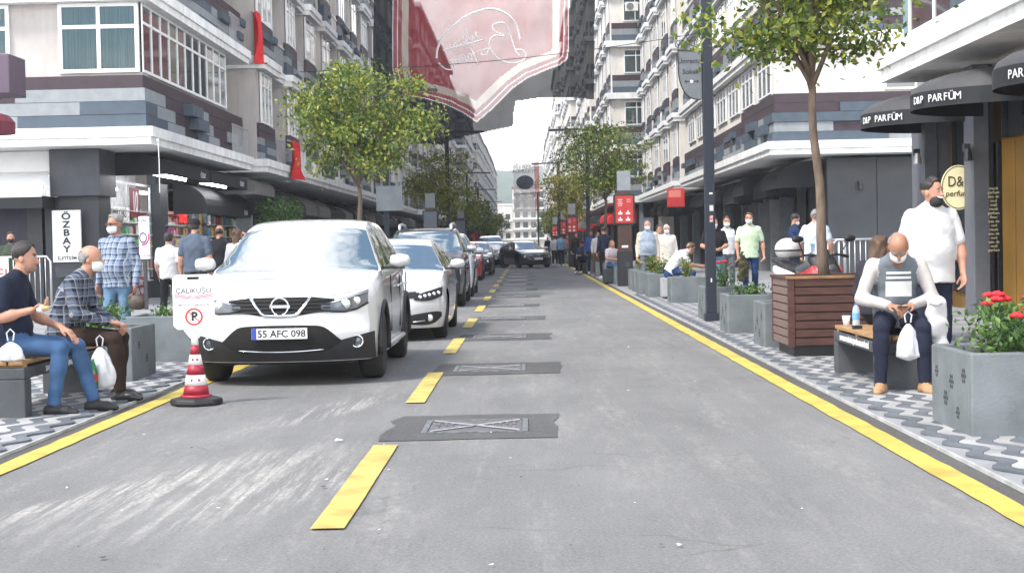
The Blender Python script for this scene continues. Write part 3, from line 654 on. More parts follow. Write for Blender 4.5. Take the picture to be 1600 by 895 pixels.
for (a,b_,Y0,Y1,l) in ((0,0,37.2,40.6,'bright LED tube under the first dark awning on the left'),(0,0,42.4,46.0,'bright LED tube under the second dark awning on the left'),(0,0,52.0,55.5,'bright LED tube over the yellow-lit shop on the left')):
    t = thing('led_tube', l, 'lamp', (-9.2,(Y0+Y1)/2,3.2)); MB().tube([(0,-(Y1-Y0)/2,0),(0,(Y1-Y0)/2,0)],.035,8).build('tube', m_led, t); MB().box(-.05,.05,-(Y1-Y0)/2,(Y1-Y0)/2,.04,.08).build('housing', m_acw, t)
t = thing('neon_sign', 'red lit lettering in the second left shop window', 'sign', (-10.2,44.6,2.45)); m_neon = M('red_neon',(1,.03,.03),.5,emit=1.2,var=0)
text('TELEFON','lettering', m_neon, t, (0,0,.12), .34, (math.pi/2,0,math.pi/2)); text('TAMİR','lettering', m_neon, t, (0,0,-.22), .34, (math.pi/2,0,math.pi/2))
for (Y0,Y1,l) in ((36.9,41.0,'added tube light brightening the goods in the corner phone shop'),(42.6,46.5,'added tube light brightening the goods in the second left shop')):  # tubes added inside to brighten the goods
    t = thing('led_tube', l, 'lamp', (-11.2,(Y0+Y1)/2,3.0)); MB().tube([(0,-(Y1-Y0)/2,0),(0,(Y1-Y0)/2,0)],.035,8).build('tube', m_led, t); MB().box(-.05,.05,-(Y1-Y0)/2,(Y1-Y0)/2,.04,.08).build('housing', m_acw, t)
# signs on the corner
c0 = at(83,410,34.95); c1 = at(125,328,34.95); W2, H2 = (c1[0]-c0[0])/2, (c1[2]-c0[2])/2
m_whs = M('white_sign', (.78,.78,.78), .4, var=.03); m_ink = M('black_ink', (.012,.012,.014), .6, var=0); m_mag = M('magenta_ink',(.45,.01,.12),.5,var=0); m_nav = M('navy_ink',(.03,.03,.14),.5,var=0)
d = thing('hanging_sign', 'tall white sign with vertical black letters on the corner pillar', 'sign', ((c0[0]+c1[0])/2,34.95,(c0[2]+c1[2])/2))
MB().box(-W2,W2,0,.08,-H2,H2).build('panel', m_whs, d, bevel=.01)
for i,ch in enumerate('ÖZBAY'): text(ch,'lettering', m_ink, d, (0,-.006,H2-.15-i*.19), .215, sx=1.25, bold=.006)
text('İLETİŞİM','lettering', m_ink, d, (0,-.006,-H2+.09), .105, bold=.002)
MB().box(-.3,.3,.08,.3,-H2-.35,-H2).build('foot', m_char, d)
c0 = at(219,405,33); c1 = at(231,338,33)
d = thing('standing_sign', 'narrow white sign with round magenta logo beside the shop door', 'sign', ((c0[0]+c1[0])/2,33,(c0[2]+c1[2])/2), math.radians(-8))
h2 = (c1[2]-c0[2])/2; MB().box(-.12,.12,0,.06,-h2,h2).build('panel', m_whs, d, bevel=.01)
b = MB(); 
def ring(cx, cz, r0, r1, a0, a1, n=16, sx=1.0): return [[(cx+sx*r*math.cos(a0+(a1-a0)*i/n), -.004, cz+r*math.sin(a0+(a1-a0)*i/n)) for i in range(n+1)] for r in (r0,r1)]
q = ring(-.02,0,.085,.12,0,2*math.pi,20,.75); b.add(q[0]+q[1], [(i,i+1,22+i,21+i) for i in range(20)]); b.build('logo', m_nav, d)
b = MB(); q = ring(-.02,.02,.15,.19,-1.9,.4,14,.75); b.add(q[0]+q[1], [(i,i+1,16+i,15+i) for i in range(14)]); b.build('logo', m_mag, d)
text('ÖZBAY','lettering', m_nav, d, (0,-.004,h2-.09), .07); text('İLETİŞİM','lettering', m_nav, d, (0,-.004,-h2+.07), .06)
MB().box(-.04,.04,.01,.05,.018-(c0[2]+h2),-h2).build('post', m_dframe, d)
t = thing('shop_lettering', 'small white lettering over the navy shutter at the left edge', 'sign', tuple(at(32,311,35.85))); text('KULAKLIK','lettering', m_wlet, t, (0,-.03,0), .2, sx=1.1)
# white panel awnings left of the pillar
c = at(78,280,35); 
t = thing('awning', 'white curved awning with dark valance left of the corner pillar', 'awning', (-14,35.9,2.6), 0, 'shop awnings along the street'); n = 8
MB().box(-4,p[0]+14-.02,-.55,-.5,.62,1.1).build('fascia', m_whs, t)
b = MB(); pr = [(-.5-.9*math.sin(i/n*math.pi/2),.62*math.cos(i/n*math.pi/2)) for i in range(n+1)]; xr = p[0]+14-.02
b.add([(x,a,zz) for x in (-4,xr) for a,zz in pr], [(i,i+1,n+2+i,n+1+i) for i in range(n)]); b.build('canopy', m_whs, t)
MB().box(-4,xr,-1.42,-1.4,-.26,0).build('valance', m_awn, t); MB().box(xr-.02,xr,-1.4,-.5,-.26,.02).build('valance', m_awn, t)
# purple sign box and maroon awning tip at the picture edge: they hang on the house across the side street
c = at(12,118,24)
t = thing('projecting_sign', 'purple box sign cut by the left picture edge', 'sign', (c[0]-.6,24,c[2])); MB().box(-.9,.76,-.4,.4,-.33,.30).build('box', M('purple_box',(.085,.055,.09),.4,var=.15,scale=1), t, bevel=.02); MB().box(-.03,.03,-.05,.05,.361,1.2).build('hanger', m_dframe, t)
c = at(0,200,27); t = thing('awning', 'maroon rounded awning tip with white letters at left edge', 'awning', (c[0]-.3,27,c[2]-.1), 0, 'shop awnings along the street')
b = MB(); b.lathe([(.55,0),(.55,.2),(.45,.32),(.2,.4),(.02,.42)],(0,0,0),20); b.build('canopy', M('maroon_canvas',(.14,.015,.03),.7,var=.2), t, smooth=False)
text('LOOGL','lettering', m_wlet, t, (.13,-.56,.1), .17); MB().box(-1.5,-.0,-.02,.02,.43,.47).build('arm', m_dframe, t)
# awnings over the left shops, then further down both sides
frl = frame(-10.2,0,0,1,1,0); frr = frame(9.0,0,0,1,-1,0); cnt = 0
for (u0,u1,v1,z,m,l) in ((36.6,41.4,1.5,3.43,m_awn,'first black awning past the corner pillar'),(41.6,46.9,1.5,3.42,m_awn,'second black awning past the corner pillar'),(47.2,50.8,1.7,3.3,m_awng,'pale grey awning after the two black ones'),(43.4,50.4,.95,2.62,m_awn,'low domed black awning over the rack of goods')):
    aw_ = awning(frl,u0,u1,0,v1,z,m,l+' on the left shop row')
    if m is m_awn: text('ÖZBAY','lettering', m_wlet, aw_, (v1+.012,(u1-u0)/2-.9,-.14), .2, (math.pi/2,0,math.pi/2))
yy = 51.2; k = 0
while yy < 150:
    w_ = rng.uniform(2.6,4.2); awning(frl,yy,yy+w_,0,rng.uniform(1.3,2.0),rng.uniform(2.75,3.0),rng.choice((m_awn,m_awn,m_awng)),'%s small awning past the corner building over the left shops' % ordinal(k)); yy += w_+.4; k += 1
yy = 47.2; k = 0
while yy < 93:
    w_ = rng.uniform(2.4,3.6); awning(frr,yy,yy+w_,0,rng.uniform(.9,1.4),rng.uniform(2.9,3.15),m_awn,'%s black awning past the charcoal wall over the right shops' % ordinal(k)); yy += w_+.35; k += 1
frr2 = frame(7.0,0,0,1,-1,0); k = 0; yy = 96
while yy < 160:
    w_ = rng.uniform(3,4.5); awning(frr2,yy,yy+w_,0,rng.uniform(1.6,2.4),rng.uniform(2.6,2.9),rng.choice((m_red,m_red,m_awn,m_awng)),'%s far cafe awning from the projecting building on the right' % ordinal(k)); yy += w_+.5; k += 1
# red box sign on the right, red flags on the left
c = at(1056,309,62); t = thing('projecting_sign', 'red lit box sign hanging over the right pavement', 'sign', tuple(c)); MB().box(-.36,.36,-.08,.08,-.38,.38).build('box', M('red_sign',(.6,.03,.03),.4,var=.1), t, bevel=.02); MB().box(-.3,.2,-.081,-.086,.02,.3).build('mark', M('red_mark',(.8,.25,.2),.4,var=0), t); MB().box(.36,2.2,-.02,.02,.1,.14).build('arm', m_dframe, t)
def flag(px, py, Y, w_, h, l):
    c = at(px,py,Y); t = thing('flag', l, 'flag', tuple(c)); b = MB()
    b.grid(lambda u,v: (.10*math.sin(u*9+v*4)+.25*v*u, (u-.5)*w_*(1-.35*v), -h*v), 14, 10); b.build('cloth', m_red, t, smooth=True); MB().tube([(-.1,-w_*.6,0),(-.1,w_*.6,0)],.02,6).build('pole', m_metal, t)
flag(400,20,47.3,.6,1.6,'red flag hanging from the upper left balcony'); flag(460,222,52,1.5,1.3,'red flags draped over a left balcony beside the tree')
# AC units
for (px,py,Y,rz,l) in ((491,276,59,math.pi/2,'air conditioner on the left slab beside the red flags'),(533,297,68,math.pi/2,'second air conditioner along the left slab'),(559,306,74,math.pi/2,'third air conditioner along the left slab, by the tree trunk')):
    c = at(px,py,Y); ac_unit(tuple(c), rz, l)
for (px,py,Y,l) in ((987,18,94.3,'air conditioner with blue label on the projecting right building'),(1013,300,94.2,'left one of two air conditioners over the right shops'),(1024,300,92.5,'right one of two air conditioners over the right shops'),(1025,183,92,'air conditioner high on the right wall by the downpipe')):
    c = at(px,py,Y); ac_unit(tuple(c), 0, l)
# hill behind the town
def hill(name, Y, H, x0, x1, seed, mat):
    r = random.Random(seed); ph = [r.uniform(0,6) for _ in range(5)]; b = MB()
    b.grid(lambda u,v: (x0+(x1-x0)*u, Y+v*500, -2+(H*(.75+.12*math.sin(u*9+ph[0])+.08*math.sin(u*23+ph[1])+.03*math.sin(u*71+ph[2])))*math.sin(min(1,v*1.6)*math.pi/2)+r.uniform(-1.2,1.2)), 160, 14)
    return tag(b.build(name, mat, None, smooth=False), kind='structure')
m_hill = M('hill_forest', (.05,.085,.05), .95, var=.6, scale=.05, world=True)
hill('hill', 1150, 128, -900, 1000, 4, m_hill)
hz = bpy.data.materials.new('haze_air'); hz.use_nodes = True; nn = hz.node_tree.nodes; nn.remove(nn['Principled BSDF']); pv = nn.new('ShaderNodeVolumePrincipled')
pv.inputs['Color'].default_value = (.93,.96,1,1); pv.inputs['Density'].default_value = .0006; pv.inputs['Anisotropy'].default_value = .2
hz.node_tree.links.new(pv.outputs[0], nn['Material Output'].inputs['Volume'])
tag(MB().box(-1000,1100,-60,1750,-2.5,170).build('haze', hz), 'pale summer haze filling the street', None, None, 'stuff')
# ================================================================== people: smooth distance-field bodies turned into one mesh
def surface_nets(D, mat, org, h):
    s = D < 0; nx, ny, nz = D.shape
    cs = np.zeros((nx-1,ny-1,nz-1), np.int8)
    for dx in (0,1):
        for dy in (0,1):
            for dz in (0,1): cs += s[dx:nx-1+dx, dy:ny-1+dy, dz:nz-1+dz]
    act = (cs > 0) & (cs < 8); I = np.argwhere(act); idx = np.full(act.shape, -1, np.int32); idx[act] = np.arange(len(I))
    P = np.zeros((len(I),3)); C = np.zeros(len(I))
    cor = [(0,0,0),(1,0,0),(0,1,0),(1,1,0),(0,0,1),(1,0,1),(0,1,1),(1,1,1)]
    vals = [D[I[:,0]+c[0], I[:,1]+c[1], I[:,2]+c[2]] for c in cor]
    for a,b in ((0,1),(2,3),(4,5),(6,7),(0,2),(1,3),(4,6),(5,7),(0,4),(1,5),(2,6),(3,7)):
        va, vb = vals[a], vals[b]; m = (va < 0) != (vb < 0); t = np.where(m, va/np.where(m, va-vb, 1), 0)
        ca, cb = np.array(cor[a],float), np.array(cor[b],float); P += np.where(m[:,None], ca+(cb-ca)*t[:,None], 0); C += m
    P = (P/C[:,None] + I)*h + org
    vm = mat[I[:,0], I[:,1], I[:,2]]
    F = []
    for ax in range(3):
        o1, o2 = [(1,2),(2,0),(0,1)][ax]
        sl = [slice(None)]*3; sl2 = [slice(None)]*3; sl[ax] = slice(0,-1); sl2[ax] = slice(1,None)
        a = s[tuple(sl)]; b = s[tuple(sl2)]; E_ = np.argwhere(a != b); e1 = np.zeros(3,int); e1[o1] = 1; e2 = np.zeros(3,int); e2[o2] = 1
        ok = (E_[:,o1] > 0) & (E_[:,o2] > 0) & (E_[:,o1] < D.shape[o1]-1) & (E_[:,o2] < D.shape[o2]-1); E_ = E_[ok]
        g = lambda v: idx[v[:,0], v[:,1], v[:,2]]
        q = np.stack([g(E_-e1-e2), g(E_-e2), g(E_), g(E_-e1)], 1); fl = ~a[E_[:,0],E_[:,1],E_[:,2]]; q[fl] = q[fl][:,::-1]; F.append(q)
    F = np.concatenate(F); F = F[(F >= 0).all(1)]
    return P, F, vm[F[:,0]]
def vdot(p, v): return p[...,0]*v[0] + p[...,1]*v[1] + p[...,2]*v[2]
def sdf_mesh(prims, h, name, mats, cloth=(), amp=.004):
    lo = np.full(3, 9.); hi = np.full(3, -9.); bbs = []
    for p in prims:
        if p[0] in 'cf': a, b, r = np.array(p[1]), np.array(p[2]), max(p[3],p[4])+.02; l_, h_ = np.minimum(a,b)-r, np.maximum(a,b)+r
        else: r = max(p[2])+.02; l_, h_ = np.array(p[1])-r, np.array(p[1])+r
        bbs.append((l_,h_)); lo = np.minimum(lo,l_); hi = np.maximum(hi,h_)
    lo -= 2*h; n = np.ceil((hi-lo)/h).astype(int)+3
    D = np.full(n, .5, np.float32); best = np.full(n, .5, np.float32); MT = np.zeros(n, np.int8)
    for p,(l_,h_) in zip(prims,bbs):
        i0 = np.maximum(((l_-lo)/h).astype(int)-3,0); i1 = np.minimum(((h_-lo)/h).astype(int)+4,n)
        g = np.meshgrid(*[np.arange(i0[k],i1[k])*h+lo[k] for k in range(3)], indexing='ij'); q = np.stack(g,-1)
        if p[0] == 'e':
            _, c, r, R, mt, k, clips = p; r = np.array(r); v = q-np.array(c)
            u = v if R is None else v @ R
            d = (np.sqrt(((u/r)**2).sum(-1))-1)*r.min()
            for (nv,of) in clips: d = np.maximum(d, vdot(u,nv)-of)
        else:
            a, b = np.array(p[1],float), np.array(p[2],float); ra, rb = p[3], p[4]; ab = b-a; v = q-a
            t = np.clip(vdot(v,ab)/max(1e-9,ab@ab),0,1); v = v-t[...,None]*ab; r = ra+(rb-ra)*t
            if p[0] == 'c': d = np.sqrt((v**2).sum(-1))-r; mt, k = p[5], p[6]
            else:
                lat = np.array(p[5],float); ax = ab/np.linalg.norm(ab); lat = lat-ax*(lat@ax); lat /= np.linalg.norm(lat); dep = np.cross(ax,lat); fl = p[6]; mt, k = p[7], p[8]
                qd = vdot(v,dep); d = (np.sqrt((v**2).sum(-1)-qd**2+(qd/fl)**2)-r)*fl
                if len(p) > 9: d = np.maximum(d, vdot(q-np.array(p[9][0]), p[9][1]))
        if mt in cloth:
            x, y, z = q[...,0], q[...,1], q[...,2]
            d = d + amp*(np.sin(23*z+9*x+5*np.sin(11*y+7*z))*np.sin(17*y-13*z+4*x) + .7*np.sin(41*z+23*y-17*x+2*np.sin(19*y))+.5*np.abs(np.sin(31*z-25*y+14*x+3*np.sin(9*z+13*x))))
        sl = tuple(slice(i0[k2],i1[k2]) for k2 in range(3)); d = d.astype(np.float32)
        if mt < 0:
            o = D[sl]; hh = np.clip(.5-.5*(o+d)/k,0,1); D[sl] = o*(1-hh)-d*hh+k*hh*(1-hh); continue
        B = best[sl]; m = d < B; MT[sl] = np.where(m, mt, MT[sl]); best[sl] = np.where(m,d,B)
        o = D[sl]
        if k > 0: hh = np.clip(.5+.5*(o-d)/k,0,1); D[sl] = o*(1-hh)+d*hh-k*hh*(1-hh)
        else: D[sl] = np.minimum(o,d)
    P, F, fm = surface_nets(D, MT, lo, h)
    me = bpy.data.meshes.new(name); me.from_pydata(P.tolist(), [], F.tolist())
    for m in mats: me.materials.append(m)
    me.polygons.foreach_set('material_index', fm.astype(np.int32)); me.polygons.foreach_set('use_smooth', np.ones(len(F),bool)); me.update(); return me
m_skin = M('skin', (.40,.205,.14), .5, var=.12, scale=12, spec=.4); m_skin2 = M('skin_tanned', (.32,.155,.095), .5, var=.12, scale=12)
m_hairB = M('hair_black', (.018,.014,.012), .6, var=.3, scale=40, bump=.4, bscale=120); m_hairG = M('hair_grey', (.2,.195,.19), .7, var=.4, scale=40, bump=.4, bscale=120)
m_hairBr = M('hair_brown', (.07,.035,.018), .6, var=.4, scale=30, bump=.4, bscale=120); m_hairW = M('hair_white', (.62,.61,.6), .7, var=.2, scale=30)
m_hairBl = M('hair_dark_blond', (.25,.14,.06), .6, var=.4, scale=30)
m_eye = M('eye_dark', (.03,.02,.015), .3, var=0); m_stub = M('skin_stubble', (.26,.15,.11), .6, var=.15, scale=30); m_eyew = M('eye_white', (.30,.27,.25), .3, var=0); m_lip = M('lips', (.33,.12,.09), .5, var=0)
m_mask = M('mask_white', (.66,.68,.69), .8, var=.04); m_maskb = M('mask_black', (.012,.012,.014), .8, var=.1)
def cloth(name, c, var=.14, **k): return M('cloth_'+name, c, .88, var=var, scale=7, bump=.25, bscale=160, spec=.2, **k)
def denim(name, c): return M('denim_'+name, c, .9, var=.35, scale=4, bump=.3, bscale=220, spec=.2)
def plaid(name, base, dark, light, sc, ax=('Y','Z')):
    m = bpy.data.materials.new(name); m.use_nodes = True; n = m.node_tree.nodes; l = m.node_tree.links; p = n['Principled BSDF']; p.inputs['Roughness'].default_value = .9; p.inputs['Specular IOR Level'].default_value = .2
    t = n.new('ShaderNodeTexCoord'); sp = n.new('ShaderNodeSeparateXYZ'); nz = n.new('ShaderNodeTexNoise'); nz.inputs['Scale'].default_value = 5
    ad = n.new('ShaderNodeVectorMath'); ad.operation = 'MULTIPLY_ADD'; ad.inputs[1].default_value = (.05,.05,.05); l.new(t.outputs['Object'], nz.inputs['Vector']); l.new(nz.outputs['Color'], ad.inputs[0]); l.new(t.outputs['Object'], ad.inputs[2]); l.new(ad.outputs[0], sp.inputs[0])
    def mth(op,a,b=None):
        x = n.new('ShaderNodeMath'); x.operation = op
        for i,v in enumerate((a,b)):
            if v is None: continue
            if isinstance(v,(int,float)): x.inputs[i].default_value = v
            else: l.new(v,x.inputs[i])
        return x.outputs[0]
    def band(s_,w,ph=0): return mth('LESS_THAN', mth('FRACT', mth('ADD', mth('MULTIPLY',s_,1/sc), ph)), w)
    h = mth('ADD', mth('MULTIPLY', sp.outputs['X'], .45), sp.outputs['Y']); v = sp.outputs['Z']
    def mix(f,a,b):
        x = n.new('ShaderNodeMix'); x.data_type = 'RGBA'; l.new(f,x.inputs[0])
        for i,q in ((6,a),(7,b)):
            if isinstance(q,tuple): x.inputs[i].default_value = (*q,1)
            else: l.new(q,x.inputs[i])
        return x.outputs[2]
    dk = mth('MULTIPLY', mth('ADD', band(h,.45), band(v,.45)), .5); c = mix(dk, base, dark)
    li = mth('MAXIMUM', band(h,.1,.62), band(v,.1,.62)); c = mix(mth('MULTIPLY',li,.75), c, light); l.new(c,p.inputs['Base Color']); return m
Z3 = np.array([0,0,1.])
def nrm(v): v = np.array(v,float); return v/np.linalg.norm(v)
def joints(H=1.75, pose=None, sym=None):
    J = dict(pelvis=(0,0,.96), waist=(0,0,1.09), chest=(0,0,1.29), neck=(-.005,0,1.455), head=(.03,0,1.625),
      shR=(-.005,-.18,1.405), shL=(-.005,.18,1.405), elR=(-.03,-.235,1.12), elL=(-.03,.235,1.12), wrR=(.04,-.25,.87), wrL=(.04,.25,.87),
      hipR=(0,-.09,.93), hipL=(0,.09,.93), knR=(.02,-.105,.50), knL=(.02,.105,.50), anR=(-.02,-.11,.085), anL=(-.02,.11,.085))
    s = H/1.75; J = {k: np.array(v)*s for k,v in J.items()}
    for k,v in (pose or {}).items(): J[k] = np.array(v,float)
    return J
def hand_prims(w, d, n, lat, curl, mt, sc=1.0, fine=True):
    w = np.array(w); d, n, lat = nrm(d), nrm(n), nrm(lat); P = [('f', w, w+d*.075*sc, .030*sc, .040*sc, lat, .5, mt, .012)]
    if not fine: P.append(('f', w+d*.07*sc, w+(d+n*.6)*.13*sc, .038*sc, .026*sc, lat, .5, mt, .02)); return P
    for i,(o,L) in enumerate(((-.03,.036),(-.010,.044),(.010,.041),(.029,.032))):
        a = w+d*.088*sc+lat*o*sc; d1 = nrm(d*math.cos(curl)+n*math.sin(curl)); d2 = nrm(d*math.cos(2.1*curl)+n*math.sin(2.1*curl)); b = a+d1*L*1.15*sc; c = b+d2*L*1.1*sc
        P += [('c',a,b,.0095*sc,.0088*sc,mt,.003),('c',b,c,.0088*sc,.0072*sc,mt,.002)]
    a = w+d*.025*sc-lat*.03*sc; b = a+nrm(d*.7-lat*.6+n*.45)*.045*sc; c = b+nrm(d*.9+n*.5)*.035*sc
    return P+[('c',a,b,.0125*sc,.0105*sc,mt,.006),('c',b,c,.0105*sc,.008*sc,mt,.002)]
def head_R(yaw, pitch, tilt=0):
    cy, sy = math.cos(yaw), math.sin(yaw); cp, sp = math.cos(pitch), math.sin(pitch); ct, st_ = math.cos(tilt), math.sin(tilt)
    return np.array([[cy,-sy,0],[sy,cy,0],[0,0,1]]) @ np.array([[cp,0,sp],[0,1,0],[-sp,0,cp]]) @ np.array([[1,0,0],[0,ct,-st_],[0,st_,ct]])
def person(label, loc, rz, H=1.75, pose=None, shirt=None, sleeve='short', pants=None, shoes=None, skin=None, hair=None, style='short', mask=None, belly=0, yaw=0, pitch=0, vox=.016, curl=.45, hands=None, hem=None, beard=False, extra=(), group='people on the street', build=1.0, coat=None, feet=(0,0), z0=.018):
    J = joints(H, pose); s = H/1.75; fine = vox < .011; sk = skin or m_skin
    mats = [sk, shirt, pants, shoes, m_hairG if hair is m_hairW else (hair or m_hairB), m_eye, m_lip, coat or shirt, m_stub, m_eyew]; P = []
    lat = nrm(J['shL']-J['shR']); hl = nrm(J['hipL']-J['hipR']); up = nrm(J['neck']-J['pelvis']); fw = nrm(np.cross(lat, up)); b = build
    c_ = .012
    # torso
    P.append(('f', J['pelvis']-up*.02, J['waist'], .152*s*b, .145*s*b, hl, .70, 2, .03))
    hm = (.06 if J['pelvis'][2] > .8 else .035) if hem is None else hem; hc_ = J['pelvis']-up*hm
    P.append(('f', J['pelvis']-up*(hm+.10), J['waist'], .172*s*b+.014, .150*s*b+belly*.3+c_, lat, .74+belly, 1, .0, (hc_, -up)))
    P.append(('f', J['waist'], J['chest'], .150*s*b+belly*.3+c_, .163*s*b+c_, lat, .70+belly*.6, 1, .05))
    P.append(('f', J['chest'], J['neck']-up*.05, .165*s*b+c_, .115*s*b, lat, .66, 1, .06))
    P.append(('c', J['shR']+lat*.02-up*.012, J['shL']-lat*.02-up*.012, .060*s*b, .060*s*b, 1, .05))
    if belly: P.append(('e', tuple(J['waist']+fw*.06+up*.0), (.11+belly*.4,.14+belly*.3,.14), np.stack([fw,lat,up],1), 1, .06, ()))
    P.append(('c', J['neck']-up*.05, J['head']-np.array([.025,0,.07]), .060*s, .054*s, 0, .02))
    P.append(('f', J['neck']-up*.055, J['neck']-up*.01, .088*s, .068*s, lat, .85, 1, .02))
    # arms
    for sd_ in 'RL':
        sh, el, wr = J['sh'+sd_], J['el'+sd_], J['wr'+sd_]; sg = -1 if sd_ == 'R' else 1
        P += [('c', sh, el, .050*s*b, .040*s*b, 0, .02), ('c', el, wr, .041*s*b, .027*s, 0, .015), ('c', el+(wr-el)*.2, el+(wr-el)*.35, .043*s*b, .041*s*b, 0, .03)]
        if sleeve == 'short': P.append(('c', sh, sh+(el-sh)*.72, .064*s*b, .061*s*b, 1, .012))
        elif sleeve == 'long': P += [('c', sh, el, .064*s*b, .055*s*b, 7, .02), ('c', el, el+(wr-el)*.93, .056*s*b, .041*s, 7, .015)]
        d = nrm(wr-el); hd = (hands or {}).get(sd_)
        if hd: d2, n2, l2, cu = hd
        else: d2, n2, cu = d, nrm(np.array([.25,-sg*1.0,0])), curl; l2 = nrm(np.cross(n2,d2))*(1)
        l2 = np.array(l2, float)
        P += hand_prims(wr, d2, n2, l2, cu, 0, s*1.02, fine)
        # legs
        hp, kn, an = J['hip'+sd_], J['kn'+sd_], J['an'+sd_]
        P += [('c', hp, kn, .090*s*b, .064*s, 2, .035), ('c', kn, an+(kn-an)*.06, .064*s, .052*s, 2, .02), ('c', kn+(an-kn)*.2, kn+(an-kn)*.4, .064*s, .062*s, 2, .03)]
        P.append(('c', kn+(an-kn)*.85, an, .040*s, .038*s, 0, .0))
        ff = np.array([math.cos(feet[sd_ == 'L']*1.0), math.sin(feet[sd_ == 'L']), 0]); fl_ = np.array([-ff[1],ff[0],0]); base = np.array([an[0],an[1],an[2]-.045*s])
        pt = np.array([0,0,-.0])
        P += [('f', base-ff*.045*s, base+ff*.10*s, .043*s, .045*s, fl_, .95, 3, .0), ('f', base+ff*.09*s-Z3*.008, base+ff*.165*s-Z3*.014, .046*s, .034*s, fl_, .72, 3, .02), ('c', base-ff*.03*s, an+Z3*.0, .044*s, .043*s, 3, .02)]
    # head
    R = head_R(yaw,pitch); hc = J['head']; hs = s*.98
    def T(v): return hc + (R @ np.array(v,float))*hs
    def E_(c,r,mt,k,clips=()): return ('e', tuple(T(c)), tuple(np.array(r)*hs), R, mt, k, tuple((nv,of*hs) for nv,of in clips))
    P += [E_((-.012,0,.03),(.098,.077,.088),0,.02), E_((.025,0,-.035),(.068,.062,.083),0,.03), E_((.05,0,-.085),(.038,.042,.03),0,.03)]
    P += [('c', T((.086,0,.005)), T((.108,0,-.034)), .009*hs, .014*hs, 0, .012), E_((-.005,.076,-.012),(.02,.010,.032),0,.004), E_((-.005,-.076,-.012),(.02,.010,.032),0,.004)]
    for q in (-1,1):
        if fine: P += [E_((.094,q*.031,.004),(.013,.016,.010),-1,.010), E_((.077,q*.031,.003),(.009,.011,.0065),9,.0), E_((.081,q*.031,.003),(.0065,.0065,.0065),5,.0)]
        else: P += [E_((.082,q*.031,.004),(.010,.013,.007),5,.0)]
        P += [E_((.085,q*.033,.023),(.008,.019,.0045),4,.0)]
    P.append(E_((.086,0,-.064),(.009,.023,.006),6,.0))
    if style not in ('long',) and not beard and fine: P.append(E_((.041,0,-.074),(.0545,.0575,.050),8,.0,(((0,0,1),.03),((-1,0,0),.03))))
    if beard: P.append(E_((.042,0,-.072),(.054,.060,.052),4,.0,(((0,0,1),.02),)))
    P += list(extra)
    o = link('person', sdf_mesh(P, vox, 'person', mats, (1,2,7), .0019 if fine else .003), None, (loc[0],loc[1],z0), rz); tag(o, label, 'person', group)
    hv = min(vox, .008) if fine else .011
    Hp = []
    if style == 'short': Hp = [E_((-.010,0,.040),(.109,.087,.097),0,0,(((.86,0,-.51),.035),((.5,0,-.87),.062),((0,0,-1),.085)))]
    elif style == 'bald': Hp = [E_((-.016,0,.02),(.106,.084,.098),0,0,(((.45,0,.9),.012),((.9,0,-.4),.0),((0,0,-1),.06)))]
    elif style == 'receding': Hp = [E_((-.022,0,.034),(.103,.084,.094),0,0,(((.95,0,.0),.052),((.80,0,-.60),.030),((.5,0,-.87),.062),((0,0,-1),.09)))]
    elif style == 'long': Hp = [E_((-.02,0,.034),(.112,.09,.098),0,0,(((.85,0,-.53),.02),)), ('f',T((-.045,0,.0)),T((-.075,0,-.20)),.085*hs,.07*hs,(0,1,0),.7,0,.03), E_((-.04,0,-.08),(.07,.09,.09),0,.03,(((.9,0,0),.04),))]
    elif style == 'cap': Hp = [E_((-.015,0,.045),(.108,.087,.088),0,0,(((0,0,-1),.02),)), ('f',T((.07,0,.035)),T((.145,0,.022)),.055*hs,.05*hs,(0,1,0),.16,0,.0), E_((-.018,0,.01),(.103,.082,.09),1,0,(((.8,0,-.2),.0),((0,0,-1),.06)))]
    if Hp: link('cap' if style == 'cap' else 'hair', sdf_mesh(Hp, min(hv,.009), 'hair', [hair or m_hairB, m_hairB], (0,) if style != 'cap' else (), .0055), o)
    if mask: 
        mk = [E_((.038,0,-.055),(.077,.069,.066),0,0,(((0,0,1),.036),((-1,0,0),.012)))]
        for q in (-1,1): mk.append(('c', T((.05,q*.066,-.04)), T((-.005,q*.081,-.008)), .0035, .0035, 0, .0))
        if mask is m_maskb and beard: mk = [E_((.035,0,-.095),(.066,.066,.05),0,0,(((-1,0,0),.03),))]
        link('face_mask', sdf_mesh(mk, min(hv,.007), 'mask', [mask]), o)
    o['T'] = 0; del o['T']
    return o, T
def glasses(o, T, mat):
    b = MB()
    for q in (-1,1):
        c = T((.101,q*.033,.004)); ax = T((.103,q*.033,.004))-c; b.tube([c,c+nrm(ax)*.006],.021,12); b.tube([T((.098,q*.055,.008)),T((-.0,q*.083,.0))],.003,5)
    b.tube([T((.106,-.012,.006)),T((.108,.012,.006))],.003,5); b.build('glasses', mat, o)
PL = {'hands':None}
SITP = dict(pelvis=(0,0,.575), hipR=(.03,-.09,.565), hipL=(.03,.09,.565), waist=(-.02,0,.70))
def sit(**k): d = dict(SITP); d.update(k); return d
def world_seat(px, Y): return at(px,447,Y)[0]
bl = cloth('black', (.015,.015,.018)); m_shoeb = M('shoe_black', (.012,.012,.014), .6, var=.2); m_shoet = M('shoe_tan', (.36,.20,.10), .7, var=.2); m_shoew = M('shoe_white', (.7,.7,.7), .6)
blue = denim('blue', (.04,.085,.175)); navyd = denim('navy', (.02,.045,.13)); lbl = denim('light', (.10,.175,.27)); greyd = denim('grey', (.12,.14,.17)); navy = cloth('navy', (.018,.022,.045))
brown = cloth('brown', (.028,.017,.013)); white = cloth('white', (.56,.56,.565), .06); navypolo = cloth('navy_polo', (.012,.016,.032))
# ------------------------------------------------------------------ who is where
V_ = .0075
